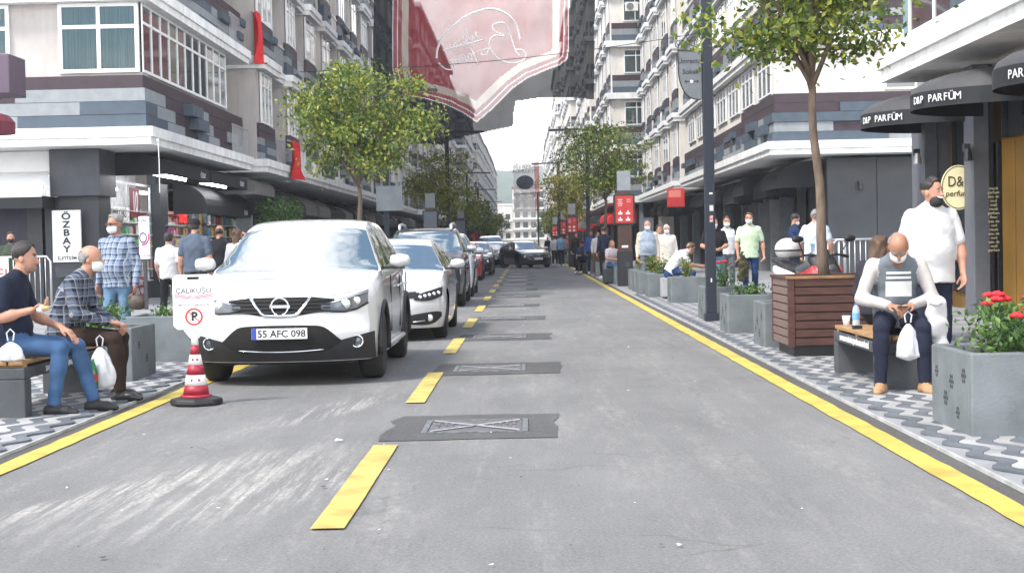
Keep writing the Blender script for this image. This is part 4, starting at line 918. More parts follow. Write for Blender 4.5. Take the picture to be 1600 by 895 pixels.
# seated on the left bench
person('man in navy polo shirt and blue jeans eating on the left bench', (-4.13,11.95), 0, 1.76, sit(chest=(.0,0,.94), neck=(.05,0,1.10), head=(.125,0,1.25), shR=(.02,-.185,1.045), shL=(.03,.185,1.045),
    elR=(.0,-.235,.785), wrR=(.235,-.215,.84), elL=(.10,.24,.78), wrL=(.36,.11,.685), knR=(.43,-.13,.525), knL=(.475,.14,.53), anR=(.36,-.13,.085), anL=(.60,.15,.085)),
    navypolo, 'short', blue, m_shoeb, m_skin, m_hairB, 'short', None, .03, 0, .05, V_, .8, {'R':((.9,0,.15),(0,.1,1),(0,1,0),.7),'L':((.9,-.3,-.45),(.2,0,-1),(0.3,1,0),.6)}, extra=[])
person('man in dark checked shirt, brown trousers and white mask on the left bench', (-4.02,12.98), 0, 1.74, sit(waist=(.0,0,.70), chest=(.08,0,.92), neck=(.155,0,1.085), head=(.245,0,1.225), shR=(.12,-.185,1.03), shL=(.13,.185,1.03),
    elR=(.17,-.24,.76), wrR=(.40,-.10,.68), elL=(.20,.24,.76), wrL=(.42,.06,.665), knR=(.46,-.13,.535), knL=(.45,.13,.535), anR=(.50,-.13,.085), anL=(.42,.14,.085)),
    plaid('plaid_dark', (.10,.12,.165), (.012,.015,.03), (.30,.31,.33), .075), 'long', brown, M('shoe_dark_leather',(.02,.02,.022),.4), m_skin, m_hairG, 'bald', m_mask, .02, 0, .08, V_, .8, {'R':((.8,.5,-.2),(0,.2,-1),(.5,-.8,0),.9),'L':((.8,-.5,-.2),(0,-.2,-1),(.5,.8,0),.9)})
# old man on the right bench, looking at a phone
old, T_ = person('old man in cream sweater and grey knitted vest looking at a phone on the bench', (3.08,12.66), math.radians(-97), 1.74, sit(waist=(.0,0,.71), chest=(.05,0,.945), neck=(.13,0,1.10), head=(.262,0,1.185), shR=(.09,-.19,1.035), shL=(.09,.19,1.035),
    elR=(.12,-.29,.76), wrR=(.34,-.085,.71), elL=(.12,.29,.76), wrL=(.34,.085,.71), knR=(.44,-.165,.535), knL=(.44,.165,.535), anR=(.44,-.175,.085), anL=(.44,.175,.085)),
    cloth('grey_vest',(.125,.145,.165)), 'long', cloth('navy_trousers',(.014,.017,.032)), m_shoet, m_skin2, m_hairG, 'bald', m_mask, .03, 0, .9, V_, .7, {'R':((.7,.55,-.1),(0,.3,-.9),(-.5,.7,0),.9),'L':((.7,-.55,-.1),(0,-.3,-.9),(-.5,-.7,0),.9)}, coat=cloth('cream_knit',(.42,.395,.38)), feet=(-.25,.2))
b = MB()
for (z0_,z1_,w_) in ((.965,.985,.10),(.925,.945,.10),(.78,.905,.105)):
    n = 8; A_ = []
    for z_ in (z0_,z1_):
        for i in range(n+1):
            u = (i/n-.5)*2*w_; A_.append((.235+.03*math.cos(u*9)-(z_-.95)*-.12, u, z_))
    b.add(A_, [(i,i+1,n+2+i,n+1+i) for i in range(n)])
vp = b.build('vest_stripes', cloth('cream_stripe',(.50,.50,.50)), old, smooth=True)
# smoker
person('bearded man in white t-shirt smoking behind the right bench', (3.72,13.9), math.radians(-82), 1.81, dict(head=(.04,0,1.675), elR=(-.05,-.27,1.14), wrR=(.03,-.28,.90), elL=(.02,.27,1.16), wrL=(.12,.25,.93), knR=(.03,-.12,.51), knL=(.0,.12,.51)),
    white, 'short', navy, m_shoeb, m_skin, m_hairB, 'short', m_maskb, 0.06, .55, .0, V_, .5, hem=.15, beard=True, build=1.14)
person('dark haired woman with sunglasses on her head behind the old man', (3.27,14.05), math.radians(60), 1.62, sit(chest=(.02,0,.90), neck=(.05,0,1.04), head=(.09,0,1.17), shR=(.03,-.165,1.0), shL=(.03,.165,1.0), elR=(.05,-.22,.74), wrR=(.28,-.13,.62), elL=(.05,.22,.74), wrL=(.28,.13,.62), knR=(.42,-.1,.5), knL=(.42,.1,.5), anR=(.40,-.1,.085), anL=(.40,.1,.085)),
    cloth('dark_top',(.03,.03,.04)), 'long', bl, M('shoe_red',(.4,.05,.04),.6), m_skin, m_hairBr, 'long', None, 0, -.5, .25, .012)
# plaid man on the left pavement
pm, T_ = person('man in pale checked shirt and jeans standing behind the left planter', (-4.98,18.2), math.radians(-105), 1.74, dict(anR=(.08,-.12,.085), knR=(.06,-.11,.5), elR=(-.06,-.25,1.12), wrR=(-.01,-.27,.88), elL=(-.04,.25,1.12), wrL=(.04,.26,.87)),
    plaid('plaid_pale', (.20,.25,.34), (.04,.055,.10), (.42,.45,.48), .07), 'long', lbl, m_shoeb, m_skin2, m_hairG, 'short', m_mask, .04, -.35, .05, .009, .6, hem=.10)
glasses(pm, T_, m_eye)
t = thing('hand_bag', 'small brown pouch bag held by the man in the pale checked shirt', 'bag', (-4.70,18.0,.70)); MB().lathe([(.03,-.10),(.085,-.09),(.1,0),(.07,.07),(.02,.08)],(0,0,0),14,'z',1,.55).build('pouch', M('bag_brown',(.06,.04,.03),.6,var=.4,scale=20), t, smooth=True); MB().tube([(-.05,0,.07),(-.03,0,.16),(.03,0,.16),(.05,0,.07)],.006,6).build('strap', m_shoeb, t)
# people by the left shops
def stand(label, px, feet_y=None, Y=None, rz=-90, H=1.75, top=None, **k):
    if Y is None: X, Y = gp(px, feet_y)[:2]
    else: X = at(px, 447, Y)[0]
    return person(label, (X,Y), math.radians(rz), H, **k)
WALK = dict(knR=(.16,-.09,.50), anR=(.20,-.09,.10), knL=(-.02,.10,.50), anL=(-.22,.10,.13), elL=(.03,.24,1.13), wrL=(.16,.22,.90), elR=(-.10,-.24,1.14), wrR=(-.10,-.25,.88))
stand('man in green shirt with black mask at the left edge', 19, Y=31, rz=-80, H=1.74, shirt=cloth('olive_shirt',(.045,.065,.045)), sleeve='long', pants=bl, shoes=m_shoeb, hair=m_hairB, mask=m_maskb, yaw=.3)
stand('boy in white t-shirt with red collar seen from behind', 265, Y=25.5, rz=88, H=1.60, shirt=white, pants=bl, shoes=m_shoeb, hair=m_hairB, style='cap', pose={k:tuple(np.array(v)*.914) for k,v in WALK.items()})
stand('man in grey polo and black cap seen from behind', 307, Y=24.5, rz=85, H=1.80, shirt=cloth('steel_grey',(.075,.095,.13)), pants=bl, shoes=m_shoeb, hair=bl, style='cap', build=1.08)
stand('bald man in black shirt walking away left of the white car', 345, Y=28, rz=80, H=1.74, shirt=bl, pants=bl, shoes=m_shoeb, hair=m_hairB, style='bald', skin=m_skin2)
stand('woman with dark hair raising a phone left of the white car', 372, Y=27, rz=60, H=1.66, shirt=cloth('grey_top',(.35,.35,.38)), sleeve='long', pants=navy, shoes=m_shoeb, hair=m_hairBr, style='long', pose=dict(elR=(.12,-.28,1.25), wrR=(.16,-.12,1.48)))
# right pavement
def stand2(*a, **k): return stand(*a, **k)
gm_, T_ = stand('man in pale green t-shirt with white mask carrying a jacket', 1172, Y=32.3, rz=-95, H=1.84, shirt=cloth('pale_green',(.46,.58,.40),.06), pants=navyd, shoes=m_shoew, hair=m_hairBr, mask=m_mask, vox=.012, build=1.06, yaw=-.15, hem=.14, pose=dict(knR=(.10,-.10,.53), anR=(.16,-.10,.10), anL=(-.10,.11,.11), elL=(-.04,.28,1.18), wrL=(.03,.30,.92), elR=(.0,-.27,1.18), wrR=(.10,-.25,.93)))
x, y_ = at(1161,447,32.1)[:2]
t = thing('jacket', 'olive jacket hanging from the hand of the man in pale green', 'jacket', (x-.02,y_-.06,.90)); b = MB()
link('cloth', sdf_mesh([('f',(0,0,.08),(.03,0,-.16),.04,.095,(1,0,0),.6,0,0),('f',(.03,0,-.16),(-.03,0,-.44),.10,.075,(1,0,0),.5,0,.04),('f',(.06,0,-.2),(.09,.02,-.40),.05,.045,(1,0,0),.7,0,.02)], .012, 'cloth', [cloth('olive',(.05,.048,.022))], (0,), .011), t)
MB().tube([(-.05,-.05,.06),(0,-.06,.03),(.05,-.05,.05)],.014,6).build('collar', cloth('olive',(.05,.048,.022)), t)
stand('man in black t-shirt and pale jeans behind the dark lamp post', 1117, Y=33, rz=-88, H=1.76, shirt=bl, pants=lbl, shoes=m_shoew, hair=m_hairB, mask=m_mask, vox=.014, build=1.05, pose=dict(elR=(.02,-.27,1.14), wrR=(.22,-.12,1.08), elL=(.02,.27,1.14), wrL=(.22,.12,1.08)))
stand('man in white top and navy jacket just right of the lamp post', 1137, Y=34.5, rz=-95, H=1.80, shirt=white, sleeve='long', coat=navy, pants=greyd, shoes=m_shoeb, hair=m_hairBr, mask=m_mask, vox=.014)
stand('man in navy polo looking down by the red motorcycle', 1242, Y=33, rz=5, H=1.80, shirt=cloth('navy_blue',(.018,.032,.085)), pants=navy, shoes=m_shoeb, hair=m_hairB, mask=m_mask, pitch=.4, vox=.014, pose=dict(elR=(.10,-.24,1.16), wrR=(.32,-.16,1.12)))
stand('grey haired man in pale blue shirt behind the tree trunk', 1275, Y=28.5, rz=70, H=1.80, shirt=cloth('pale_blue',(.46,.52,.60),.06), pants=greyd, shoes=m_shoeb, hair=m_hairG, vox=.012, build=1.12, belly=.02, pose=dict(elR=(-.02,-.29,1.16), wrR=(.06,-.30,.92), elL=(-.02,.29,1.16), wrL=(.08,.28,.93)))
stand('man in beige jacket over grey jumper wearing a white mask', 1013, Y=37, rz=-92, H=1.78, shirt=cloth('grey_blue_jumper',(.25,.30,.36)), sleeve='long', coat=cloth('beige',(.48,.43,.36)), pants=greyd, shoes=m_shoeb, hair=m_hairW, style='bald', mask=m_mask, vox=.014, belly=.05, build=1.1)
stand('woman in cream coat with shoulder bag and white mask', 1043, Y=38.5, rz=-90, H=1.68, shirt=cloth('cream_coat',(.58,.54,.48)), sleeve='long', pants=lbl, shoes=m_shoew, hair=m_hairW, mask=m_mask, vox=.014, hem=.3, build=1.08)
stand('person in white with blue straps behind the couple', 1030, Y=41, rz=-60, H=1.70, shirt=white, pants=lbl, shoes=m_shoew, hair=m_hairB, vox=.018)
# white shirt man sitting bent over a phone
X, Y = at(1056,447,33.0)[0], 33.0
person('young man in white t-shirt bent over a phone among the right planters', (X-.12,Y), math.radians(2), 1.78, dict(pelvis=(0,0,.60), hipR=(.03,-.09,.6), hipL=(.03,.09,.6), waist=(.06,0,.72), chest=(.20,0,.90), neck=(.34,0,1.02), head=(.46,0,1.10), shR=(.29,-.18,.99), shL=(.29,.18,.99), elR=(.40,-.24,.74), wrR=(.64,-.12,.70), elL=(.42,.24,.74), wrL=(.64,.1,.70), knR=(.48,-.15,.56), knL=(.48,.15,.56), anR=(.42,-.15,.085), anL=(.42,.15,.085)),
    white, 'short', navyd, m_shoew, m_skin, m_hairBr, 'short', None, 0, 0, .6, .011, .7)
X, Y = at(955,447,46)[0], 46
person('woman with long fair hair seated beyond the wooden tree box', (X,Y), math.radians(-60), 1.65, sit(chest=(.04,0,.92), neck=(.06,0,1.06), head=(.10,0,1.2), shR=(.05,-.165,1.01), shL=(.05,.165,1.01), elR=(.12,-.22,.76), wrR=(.36,-.1,.74), elL=(.12,.22,.76), wrL=(.36,.1,.74), knR=(.42,-.1,.52), knL=(.42,.1,.52), anR=(.40,-.1,.085), anL=(.40,.1,.085)), cloth('pink_grey',(.45,.38,.40)), 'short', blue, m_shoew, m_skin, m_hairBl, 'long', None, vox=.018)
X, Y = at(912,447,62)[0], 62
person('seated person in dark clothes near the far right planters', (X,Y), math.radians(-120), 1.72, sit(chest=(.04,0,.92), neck=(.08,0,1.06), head=(.14,0,1.2), shR=(.05,-.165,1.01), shL=(.05,.165,1.01), elR=(.12,-.22,.76), wrR=(.36,-.1,.74), elL=(.12,.22,.76), wrL=(.36,.1,.74), knR=(.42,-.1,.52), knL=(.42,.1,.52), anR=(.40,-.1,.085), anL=(.40,.1,.085)), cloth('dark_blue',(.03,.045,.1)), 'long', bl, m_shoew, m_skin, m_hairB, 'cap', None, vox=.02)
for (px,Y,rz,H,sh,pa,hr,l) in ((878,82,90,1.76,cloth('sky_blue',(.22,.36,.55)),navy,m_hairB,'person in sky blue jacket walking away near the far right kerb'),(868,84,90,1.68,white,bl,m_hairB,'person in white walking beside the sky blue jacket'),
    (945,52,120,1.80,navy,bl,m_hairB,'tall man in dark navy among the right cafe crowd'),(925,60,-90,1.74,cloth('royal_blue',(.05,.10,.3)),navy,m_hairB,'man in royal blue shirt by the second red board'),(935,58,-70,1.68,cloth('off_white',(.5,.5,.5)),greyd,m_hairBr,'person in off-white top between the red boards'),
    (902,70,-90,1.72,bl,bl,m_hairB,'person in black by the far red board'),(888,95,-90,1.72,cloth('brick',(.3,.08,.06)),bl,m_hairB,'far person in brick red top on the right pavement'),(857,120,-90,1.72,navy,navy,m_hairB,'far person in navy by the distant lamp posts')):
    stand(l, px, Y=Y, rz=rz, H=H, shirt=sh, sleeve='long', pants=pa, shoes=m_shoew, hair=hr, vox=.022)
# ================================================================== cars
def crom(xs, ys):
    xs = np.array(xs,float); ys = np.array(ys,float); d = np.gradient(ys, xs)
    s_ = np.diff(ys)/np.diff(xs)
    for i in range(1,len(xs)-1):
        if s_[i-1]*s_[i] <= 0: d[i] = 0
        else: d[i] = np.sign(s_[i])*min(abs(d[i]), 3*min(abs(s_[i-1]),abs(s_[i])))
    d[0] = s_[0]; d[-1] = s_[-1]
    def f(x):
        x = min(max(x,xs[0]),xs[-1]); i = min(int(np.searchsorted(xs,x,'right'))-1, len(xs)-2); h = xs[i+1]-xs[i]; t = (x-xs[i])/h
        return float((2*t**3-3*t*t+1)*ys[i]+(t**3-2*t*t+t)*h*d[i]+(-2*t**3+3*t*t)*ys[i+1]+(t**3-t*t)*h*d[i+1])
    return f
def carpaint(name, c, metal=.0, rough=.28): return M('paint_'+name, c, rough, metal=metal, var=.03, coat=1.0, spec=.5)
m_tyre = M('tyre', (.018,.018,.019), .85, var=.2, scale=20); m_rim = M('rim_alloy', (.45,.46,.48), .3, metal=.9, var=.05); m_blk = M('black_plastic', (.014,.014,.016), .55, var=.15)
m_chrome = M('chrome', (.75,.76,.78), .12, metal=1, var=0); m_lens = M('headlight_lens', (.10,.11,.12), .06, metal=.3, var=.3, scale=12); m_cglass = M('car_glass', (.018,.05,.062), .02, var=0, spec=1.0, coat=1.0); m_cglass.node_tree.nodes['Principled BSDF'].inputs['IOR'].default_value = 2.1
m_plate = M('plate_white', (.75,.75,.75), .5, var=.03); m_eu = M('plate_blue', (.02,.06,.35), .5, var=0); m_under = M('car_underside', (.008,.008,.009), .9, var=0); m_bulb = M('headlight_bulb', (.8,.82,.85), .15, metal=.6, var=.1)
def car(label, loc, rz, c, paint, detail=2):
    L, W, H = c['L'], c['W'], c['H']; hw = W/2; t = thing('parked_car' if 'driv' not in label else 'car', label, 'car', (loc[0],loc[1],0.0), rz, 'cars in the street')
    yf, yr, R_ = c['yf'], c['yr'], c['R']; ar = R_+.055; cl = c.get('clear',.19)
    zt = crom(*c['top']); wf = crom([0,.12,.45,1.0,L*.5,L-.9,L-.3,L],[.90,.94,.975,1,1,.985,.94,.88])
    kp, nose, tail = c.get('kp',.30), crom(*c['nose']), crom([.2,.45,.7,.95,1.2],[.12,.02,.0,.05,.12])
    def warp(x,y,z):
        u = min(1,abs(x)/hw)
        return (x, y + (kp*u**2.6+nose(z))*max(0,1-y/.95)**2 - (.25*u**3+tail(z))*max(0,1-(L-y)/.8)**2, z)
    def zb(y):
        z = cl+.03 + .10*max(0,1-y/.5)**2*0
        for yc in (yf,yr):
            d = ar*ar-(y-yc)**2
            if d > 0: z = max(z, R_+math.sqrt(d))
        return z
    sp = [(.0,.955),(.12,.975),(.35,.995),(.55,1.0),(.75,.985),(.9,.965),(1.0,.93)]; spf = crom([a for a,_ in sp],[b for _,b in sp])
    crown = c.get('crown',.05)
    ns, nt_ = 14, 8
    def sect(y):
        w_ = hw*wf(y); z1 = zt(y); z0 = min(zb(y), z1-.03); P = []
        zz0 = cl+.03
        for j in range(ns+1): z = z0+(z1-z0)*j/ns; P.append((w_*spf((z-zz0)/(z1-zz0)), z))
        xe = P[-1][0]
        for j in range(1,nt_+1): a = math.pi/2*j/nt_; P.append((xe*math.cos(a), z1+crown*math.sin(a)))
        return P
    ys = sorted(set([round(v,4) for v in np.linspace(0,L,int(L/.07)+1)] + [yc+s_*ar*math.cos(a) for yc in (yf,yr) for s_ in (-1,1) for a in (0,.12,.3,.5,.8,1.1,1.4)]))
    S_ = [sect(y) for y in ys]; m = len(S_[0]); b = MB(); V = []; F = []
    for y,P in zip(ys,S_): V += [warp(x,y,z) for x,z in P] + [warp(-x,y,z) for x,z in P[-2::-1]]
    k = 2*m-1
    for i in range(len(ys)-1):
        for j in range(k-1): F.append((i*k+j, i*k+j+1, (i+1)*k+j+1, (i+1)*k+j))
    b.add(V,F)
    for y,P in ((0,S_[0]),(L,S_[-1])):
        nu = 12; o = [[warp(x*(1-2*u/nu),y,z) for u in range(nu+1)] for x,z in P]; V = [q for row in o for q in row]
        b.add(V, [(j*(nu+1)+u, j*(nu+1)+u+1, (j+1)*(nu+1)+u+1, (j+1)*(nu+1)+u) for j in range(len(P)-1) for u in range(nu)])
    b.build('body', paint, t, smooth=True)
    # greenhouse
    g = c['roof']; y0, y1, y2, y3 = g['y']; zr = crom([y0,y0+(y1-y0)*.5,y1,(y1+y2)/2,y2,y2+(y3-y2)*.5,y3],[zt(y0)+.01,zt(y0)+(H-.07-zt(y0))*.56,H-.055,H,H-.03,zt(y3)+(H-.03-zt(y3))*.58,zt(y3)+.01])
    wr = hw*g.get('wr',.66); wb = hw*.925; cr_ = .05
    def gs(y):
        zb_ = zt(y)-.01; ztop = zr(y)-cr_*.0; ht = H-.06-zt((y1+y2)/2); f = max(0,min(1,(ztop-cr_-zb_)/ht)); xe = wb*wf(y)+(wr-wb)*f**1.1; P = []
        nn = 10
        for j in range(nn+1): q = j/nn; P.append((wb*wf(y)+(xe-wb*wf(y))*q + .012*math.sin(q*math.pi), zb_+(ztop-cr_*min(1,f*4)-zb_)*q))
        x1, z1 = P[-1]
        for j in range(1,9): a = math.pi/2*j/8; P.append((x1*math.cos(a)**.8 if j < 8 else 0, z1+(ztop-z1)*math.sin(a)))
        return P
    gy = sorted(set(list(np.linspace(y0,y1,16))+list(np.linspace(y1,y2,22))+list(np.linspace(y2,y3,10)))); G = [gs(y) for y in gy]; mg = len(G[0]); kw = g.get('kw',.16)
    def gw(x,y,z): 
        u = abs(x)/wb; a = max(0,1-(y-y0)/(y1-y0+.3)); e = max(0,1-(y3-y)/(y3-y2+.3)); return (x, y+kw*(u*u-.45)*a - .10*(u*u-.45)*e, z)
    parts = {'cabin':MB(),'windscreen':MB(),'rear_window':MB(),'side_window':MB(),'side_window2':MB()}
    pill = g['pillars']
    for i in range(len(gy)-1):
        yc = (gy[i]+gy[i+1])/2
        for sgn in (1,-1):
            for j in range(mg-1):
                Q = [(G[i][j],gy[i]),(G[i][j+1],gy[i]),(G[i+1][j+1],gy[i+1]),(G[i+1][j],gy[i+1])]; v = [gw(sgn*p_[0],y,p_[1]) for p_,y in Q]
                if sgn < 0: v = v[::-1]
                nm = 'cabin'
                if j >= 10:
                    if y0 < yc < y1-.10 and j >= 11: nm = 'windscreen'
                    elif yc > y2+.05 and j >= 11 and yc < y3-.08: nm = 'rear_window'
                elif 1 <= j <= 8 and y0+.28 < yc < y3-.22 and not any(a < yc < b_ for a,b_ in pill): nm = 'side_window' if sgn > 0 else 'side_window2'
                parts[nm].add(v,[(0,1,2,3)])
    for nm,b in parts.items():
        if b.v: 
            o = b.build(nm.rstrip('2'), paint if nm == 'cabin' else m_cglass, t)
            bm = bmesh.new(); bm.from_mesh(o.data); bmesh.ops.remove_doubles(bm, verts=bm.verts, dist=.0008); bm.to_mesh(o.data); bm.free(); o.data.polygons.foreach_set('use_smooth',[True]*len(o.data.polygons))
    # underside and wheels
    MB().box(-hw*.72,hw*.72,.25,L-.25,cl,.62).build('underbody', m_under, t)
    for yc in (yf,yr):
        MB().box(-hw*.9,hw*.9,yc-ar*.98,yc+ar*.98,R_*1.2,R_+ar*.78).build('wheel_well', m_under, t)
        for sx in (-1,1):
            wt = c.get('tw',.21); x = sx*(hw-.02-wt/2); wh = MB(); a = R_
            wh.lathe([(a*.66,-wt/2),(a*.9,-wt/2),(a*.985,-wt*.38),(a,-wt*.2),(a,wt*.2),(a*.985,wt*.38),(a*.9,wt/2),(a*.66,wt/2)],(0,0,0),32,'x'); 
            tw = wh.build('tyre', m_tyre, None, smooth=True); w_ = link('wheel', bpy.data.meshes.new('hub'), t, (x,yc,R_)); 
            hub = MB(); hub.lathe([(.02,sx*wt*.36),(a*.2,sx*wt*.37),(a*.2,sx*wt*.30)],(0,0,0),12,'x'); w_.data = hub.mesh('hub', m_rim); tw.parent = w_
            rm = MB(); rm.lathe([(a*.66,sx*wt*.46),(a*.60,sx*wt*.42),(a*.57,0),(a*.66,-sx*wt*.4)],(0,0,0),28,'x')
            for q in range(5):
                an = 2*math.pi*q/5; rm.tube([(sx*wt*.34,a*.15*math.cos(an),a*.15*math.sin(an)),(sx*wt*.40,a*.6*math.cos(an),a*.6*math.sin(an))],[a*.09,a*.06],6)
            rm.build('rim', m_rim, w_); MB().lathe([(a*.5,sx*wt*.1),(a*.5,sx*wt*.12)],(0,0,0),20,'x').build('brake_disc', m_dframe, w_)
    for sx in (-1,1):
        p_ = gs(y0+.45); x = wb+.02; zm = zt(y0+.45)+.10; mo = MB(); mo.lathe([(.02,-.10),(.075,-.085),(.10,0),(.075,.09),(.03,.11)],(sx*(x+.15),y0+.47,zm),12,'x',1,1)
        for i_,v in enumerate(mo.v): mo.v[i_] = (v[0], y0+.47+(v[1]-y0-.47)*1.0, zm+(v[2]-zm)*.75)
        mr = mo.build('mirror', c.get('mirror',paint), t, smooth=True); MB().box(min(sx*(x-.03),sx*(x+.2)),max(sx*(x-.03),sx*(x+.2)),y0+.44,y0+.52,zm-.085,zm-.055).build('mirror_base', m_blk, mr)
        MB().lathe([(.02,0),(.075,0),(.075,.005)],(sx*(x+.15),y0+.563,zm),12,'y',.75,1).build('mirror_glass', m_chrome, mr)
    fx = lambda x,z,off=.004: (lambda q: (q[0], q[1]-off, q[2]))(warp(x,0,z))
    def patch(name, mat, prof, off=.006, par=None, mirror=False, nx=14, nz=5, depth=None):
        prof = sorted(prof); X = [p_[0] for p_ in prof]; lo_ = crom(X,[p_[1] for p_ in prof]) if len(X) > 2 else (lambda x: np.interp(x,X,[p_[1] for p_ in prof])); hi_ = crom(X,[p_[2] for p_ in prof]) if len(X) > 2 else (lambda x: np.interp(x,X,[p_[2] for p_ in prof])); out = []
        for sg in ((1,-1) if mirror else (1,)):
            b = MB(); b.grid(lambda u,v: fx(sg*(X[0]+(X[-1]-X[0])*u), lo_(X[0]+(X[-1]-X[0])*u)*(1-v)+hi_(X[0]+(X[-1]-X[0])*u)*v, off), nx, nz); out.append(b.build(name, mat, par or t, smooth=True))
        return out
    def line(name, mat, pts, r=.012, off=.008, par=None): b = MB(); b.tube([fx(x,z,off) for x,z in pts], r, 6); return b.build(name, mat, par or t, smooth=True)
    return t, dict(patch=patch, line=line, fx=fx, zt=zt, warp=warp, t=t, gs=gs, gw=gw, spf=spf, wf=wf, hw=hw)
def plate(t, fx, z, textv, y_off=.02):
    q = fx(0,z,y_off); o = MB(); o.box(-.26,.26,-.004,.004,-.056,.056); pl = o.build('licence_plate', m_plate, t, bevel=.003); pl.location = q
    e = MB().box(-.258,-.215,-.0055,-.0045,-.054,.054).build('blue_band', m_eu, pl)
    if textv: text(textv,'lettering', m_ink, pl, (.02,-.006,-.003), .092, depth=.002, sx=1.0, bold=.0015)
    b = MB(); b.box(-.262,.262,-.0052,-.0042,.05,.056); b.box(-.262,.262,-.0052,-.0042,-.056,-.05); b.build('border', m_ink, pl)
# --- white crossover, nearest
QQ = dict(L=4.38, W=1.81, H=1.61, yf=.90, yr=3.55, R=.345, clear=.20, tw=.225, kp=.34, top=([0,.10,.5,1.05,1.5,2.6,3.6,4.1,4.38],[.82,.885,.965,1.045,1.05,1.08,1.12,1.10,.98]),
   nose=([.2,.38,.5,.62,.75,.86,.95],[.10,.015,.0,.02,.05,.10,.19]), crown=.055, roof=dict(y=(1.02,1.95,3.3,4.25), wr=.68, pillars=((1.98,2.02),(2.42,2.50),(3.40,3.52))), mirror=None)
pw = carpaint('white', (.56,.565,.57)); QQ['mirror'] = pw
t, k = car('white crossover car parked nearest the camera behind the no-parking cone', (-2.33,14.02), 0, QQ, pw); patch, line, fx = k['patch'], k['line'], k['fx']
patch('bumper_lower', m_blk, [(-.86,.235,.50),(-.60,.235,.44),(-.42,.235,.40),(0,.235,.40),(.42,.235,.40),(.60,.235,.44),(.86,.235,.50)], .004, nx=40)
patch('lower_grille', m_hole, [(-.56,.41,.43),(-.40,.33,.56),(-.3,.325,.575),(0,.32,.58),(.3,.325,.575),(.40,.33,.56),(.56,.41,.43)], .008, nx=30)
line('chrome_strip', m_chrome, [(x,.365-.035*math.cos(x*2.6)) for x in np.linspace(-.40,.40,17)], .007, .014)
gr = patch('grille', m_hole, [(-.50,.70,.815),(-.32,.69,.835),(-.15,.665,.84),(0,.66,.84),(.15,.665,.84),(.32,.69,.835),(.50,.70,.815)], .008, nx=30)[0]
for q in range(4): line('grille_bar', m_blk, [(x,.70+q*.035) for x in np.linspace(-.46,.46,13)], .006, .012, gr)
line('chrome_v', m_chrome, [(-.285,.845),(-.23,.76),(-.175,.69),(-.145,.672),(0,.665),(.145,.672),(.175,.69),(.23,.76),(.285,.845)], .017, .012)
e = fx(0,.755,.024); b = MB(); b.tube([(e[0]+.08*math.cos(a),e[1],e[2]+.08*math.sin(a)) for a in np.linspace(0,2*math.pi,25)],.010,6); b.build('badge_ring', m_chrome, t, smooth=True); MB().box(e[0]-.098,e[0]+.098,e[1]-.012,e[1]+.004,e[2]-.015,e[2]+.015).build('badge_bar', m_chrome, t, bevel=.003)
for sg in (1,-1):
    X = [.38,.48,.60,.70,.80]; hl = patch('headlight', m_lens, [(sg*x,lo,hi) for x,lo,hi in zip(X,(.725,.70,.695,.715,.77),(.765,.795,.825,.86,.895))], .010, nx=16)[0]
    o = fx(sg*.60,.765,.016); MB().lathe([(.01,-.006),(.045,-.004),(.05,.01)],o,18,'y').build('bulb', m_bulb, hl, smooth=True)
    o = fx(sg*.70,.79,.016); MB().lathe([(.01,-.006),(.035,-.004),(.04,.01)],o,18,'y').build('bulb', m_bulb, hl, smooth=True)
    line('light_trim', m_blk, [(sg*x,z) for x,z in zip(X,(.725,.70,.695,.715,.77))], .012, .010, hl); line('light_strip', m_bulb, [(sg*x,z-.012) for x,z in zip(X[1:],(.795,.825,.86,.885))], .005, .014, hl)
    o = fx(sg*.70,.41,.006); fl = MB(); fl.tube([(o[0]+.056*math.cos(a),o[1]-.004,o[2]+.056*math.sin(a)) for a in np.linspace(0,2*math.pi,21)],.008,6); fg = fl.build('fog_light', m_chrome, t, smooth=True); MB().lathe([(.01,-.004),(.048,.0),(.05,.02)],o,18,'y').build('lens', m_lens, fg, smooth=True)
    line('bonnet_crease', pw, [(sg*.30,.842),(sg*.5,.852),(sg*.72,.895)], .004, .004)
plate(t, fx, .505, '55 AFC 098', .028)
b = MB(); pt = k['gw']
for x0,x1 in ((-.62,-.1),(.02,.55)):
    b.tube([(x0,1.0+.03,1.075),((x0+x1)/2,.985,1.082),(x1,1.03,1.078)],.009,6)
b.build('wiper', m_blk, t)
for sx in (-1,1):
    b = MB(); b.tube([(sx*.895,y,.30) for y in (1.35,2.0,2.6,3.1)],.028,8); b.build('sill_bar', m_metal, t, smooth=True)
    for y in (1.62,2.66,3.50): MB().box(min(sx*.893,sx*.9055),max(sx*.893,sx*.9055),y,y+.006,.42,1.0).build('door_gap', m_hole, t)
    for y in (2.35,3.25): MB().box(min(sx*.895,sx*.925),max(sx*.895,sx*.925),y,y+.2,.86,.885).build('door_handle', pw, t, bevel=.008)
    for yc in (.90,3.55):
        b = MB(); b.tube([(sx*.893,yc+.41*math.cos(a),.345+.41*math.sin(a)) for a in np.linspace(-.2,math.pi+.2,19)],.028,6); b.build('arch_trim', m_blk, t, smooth=True)
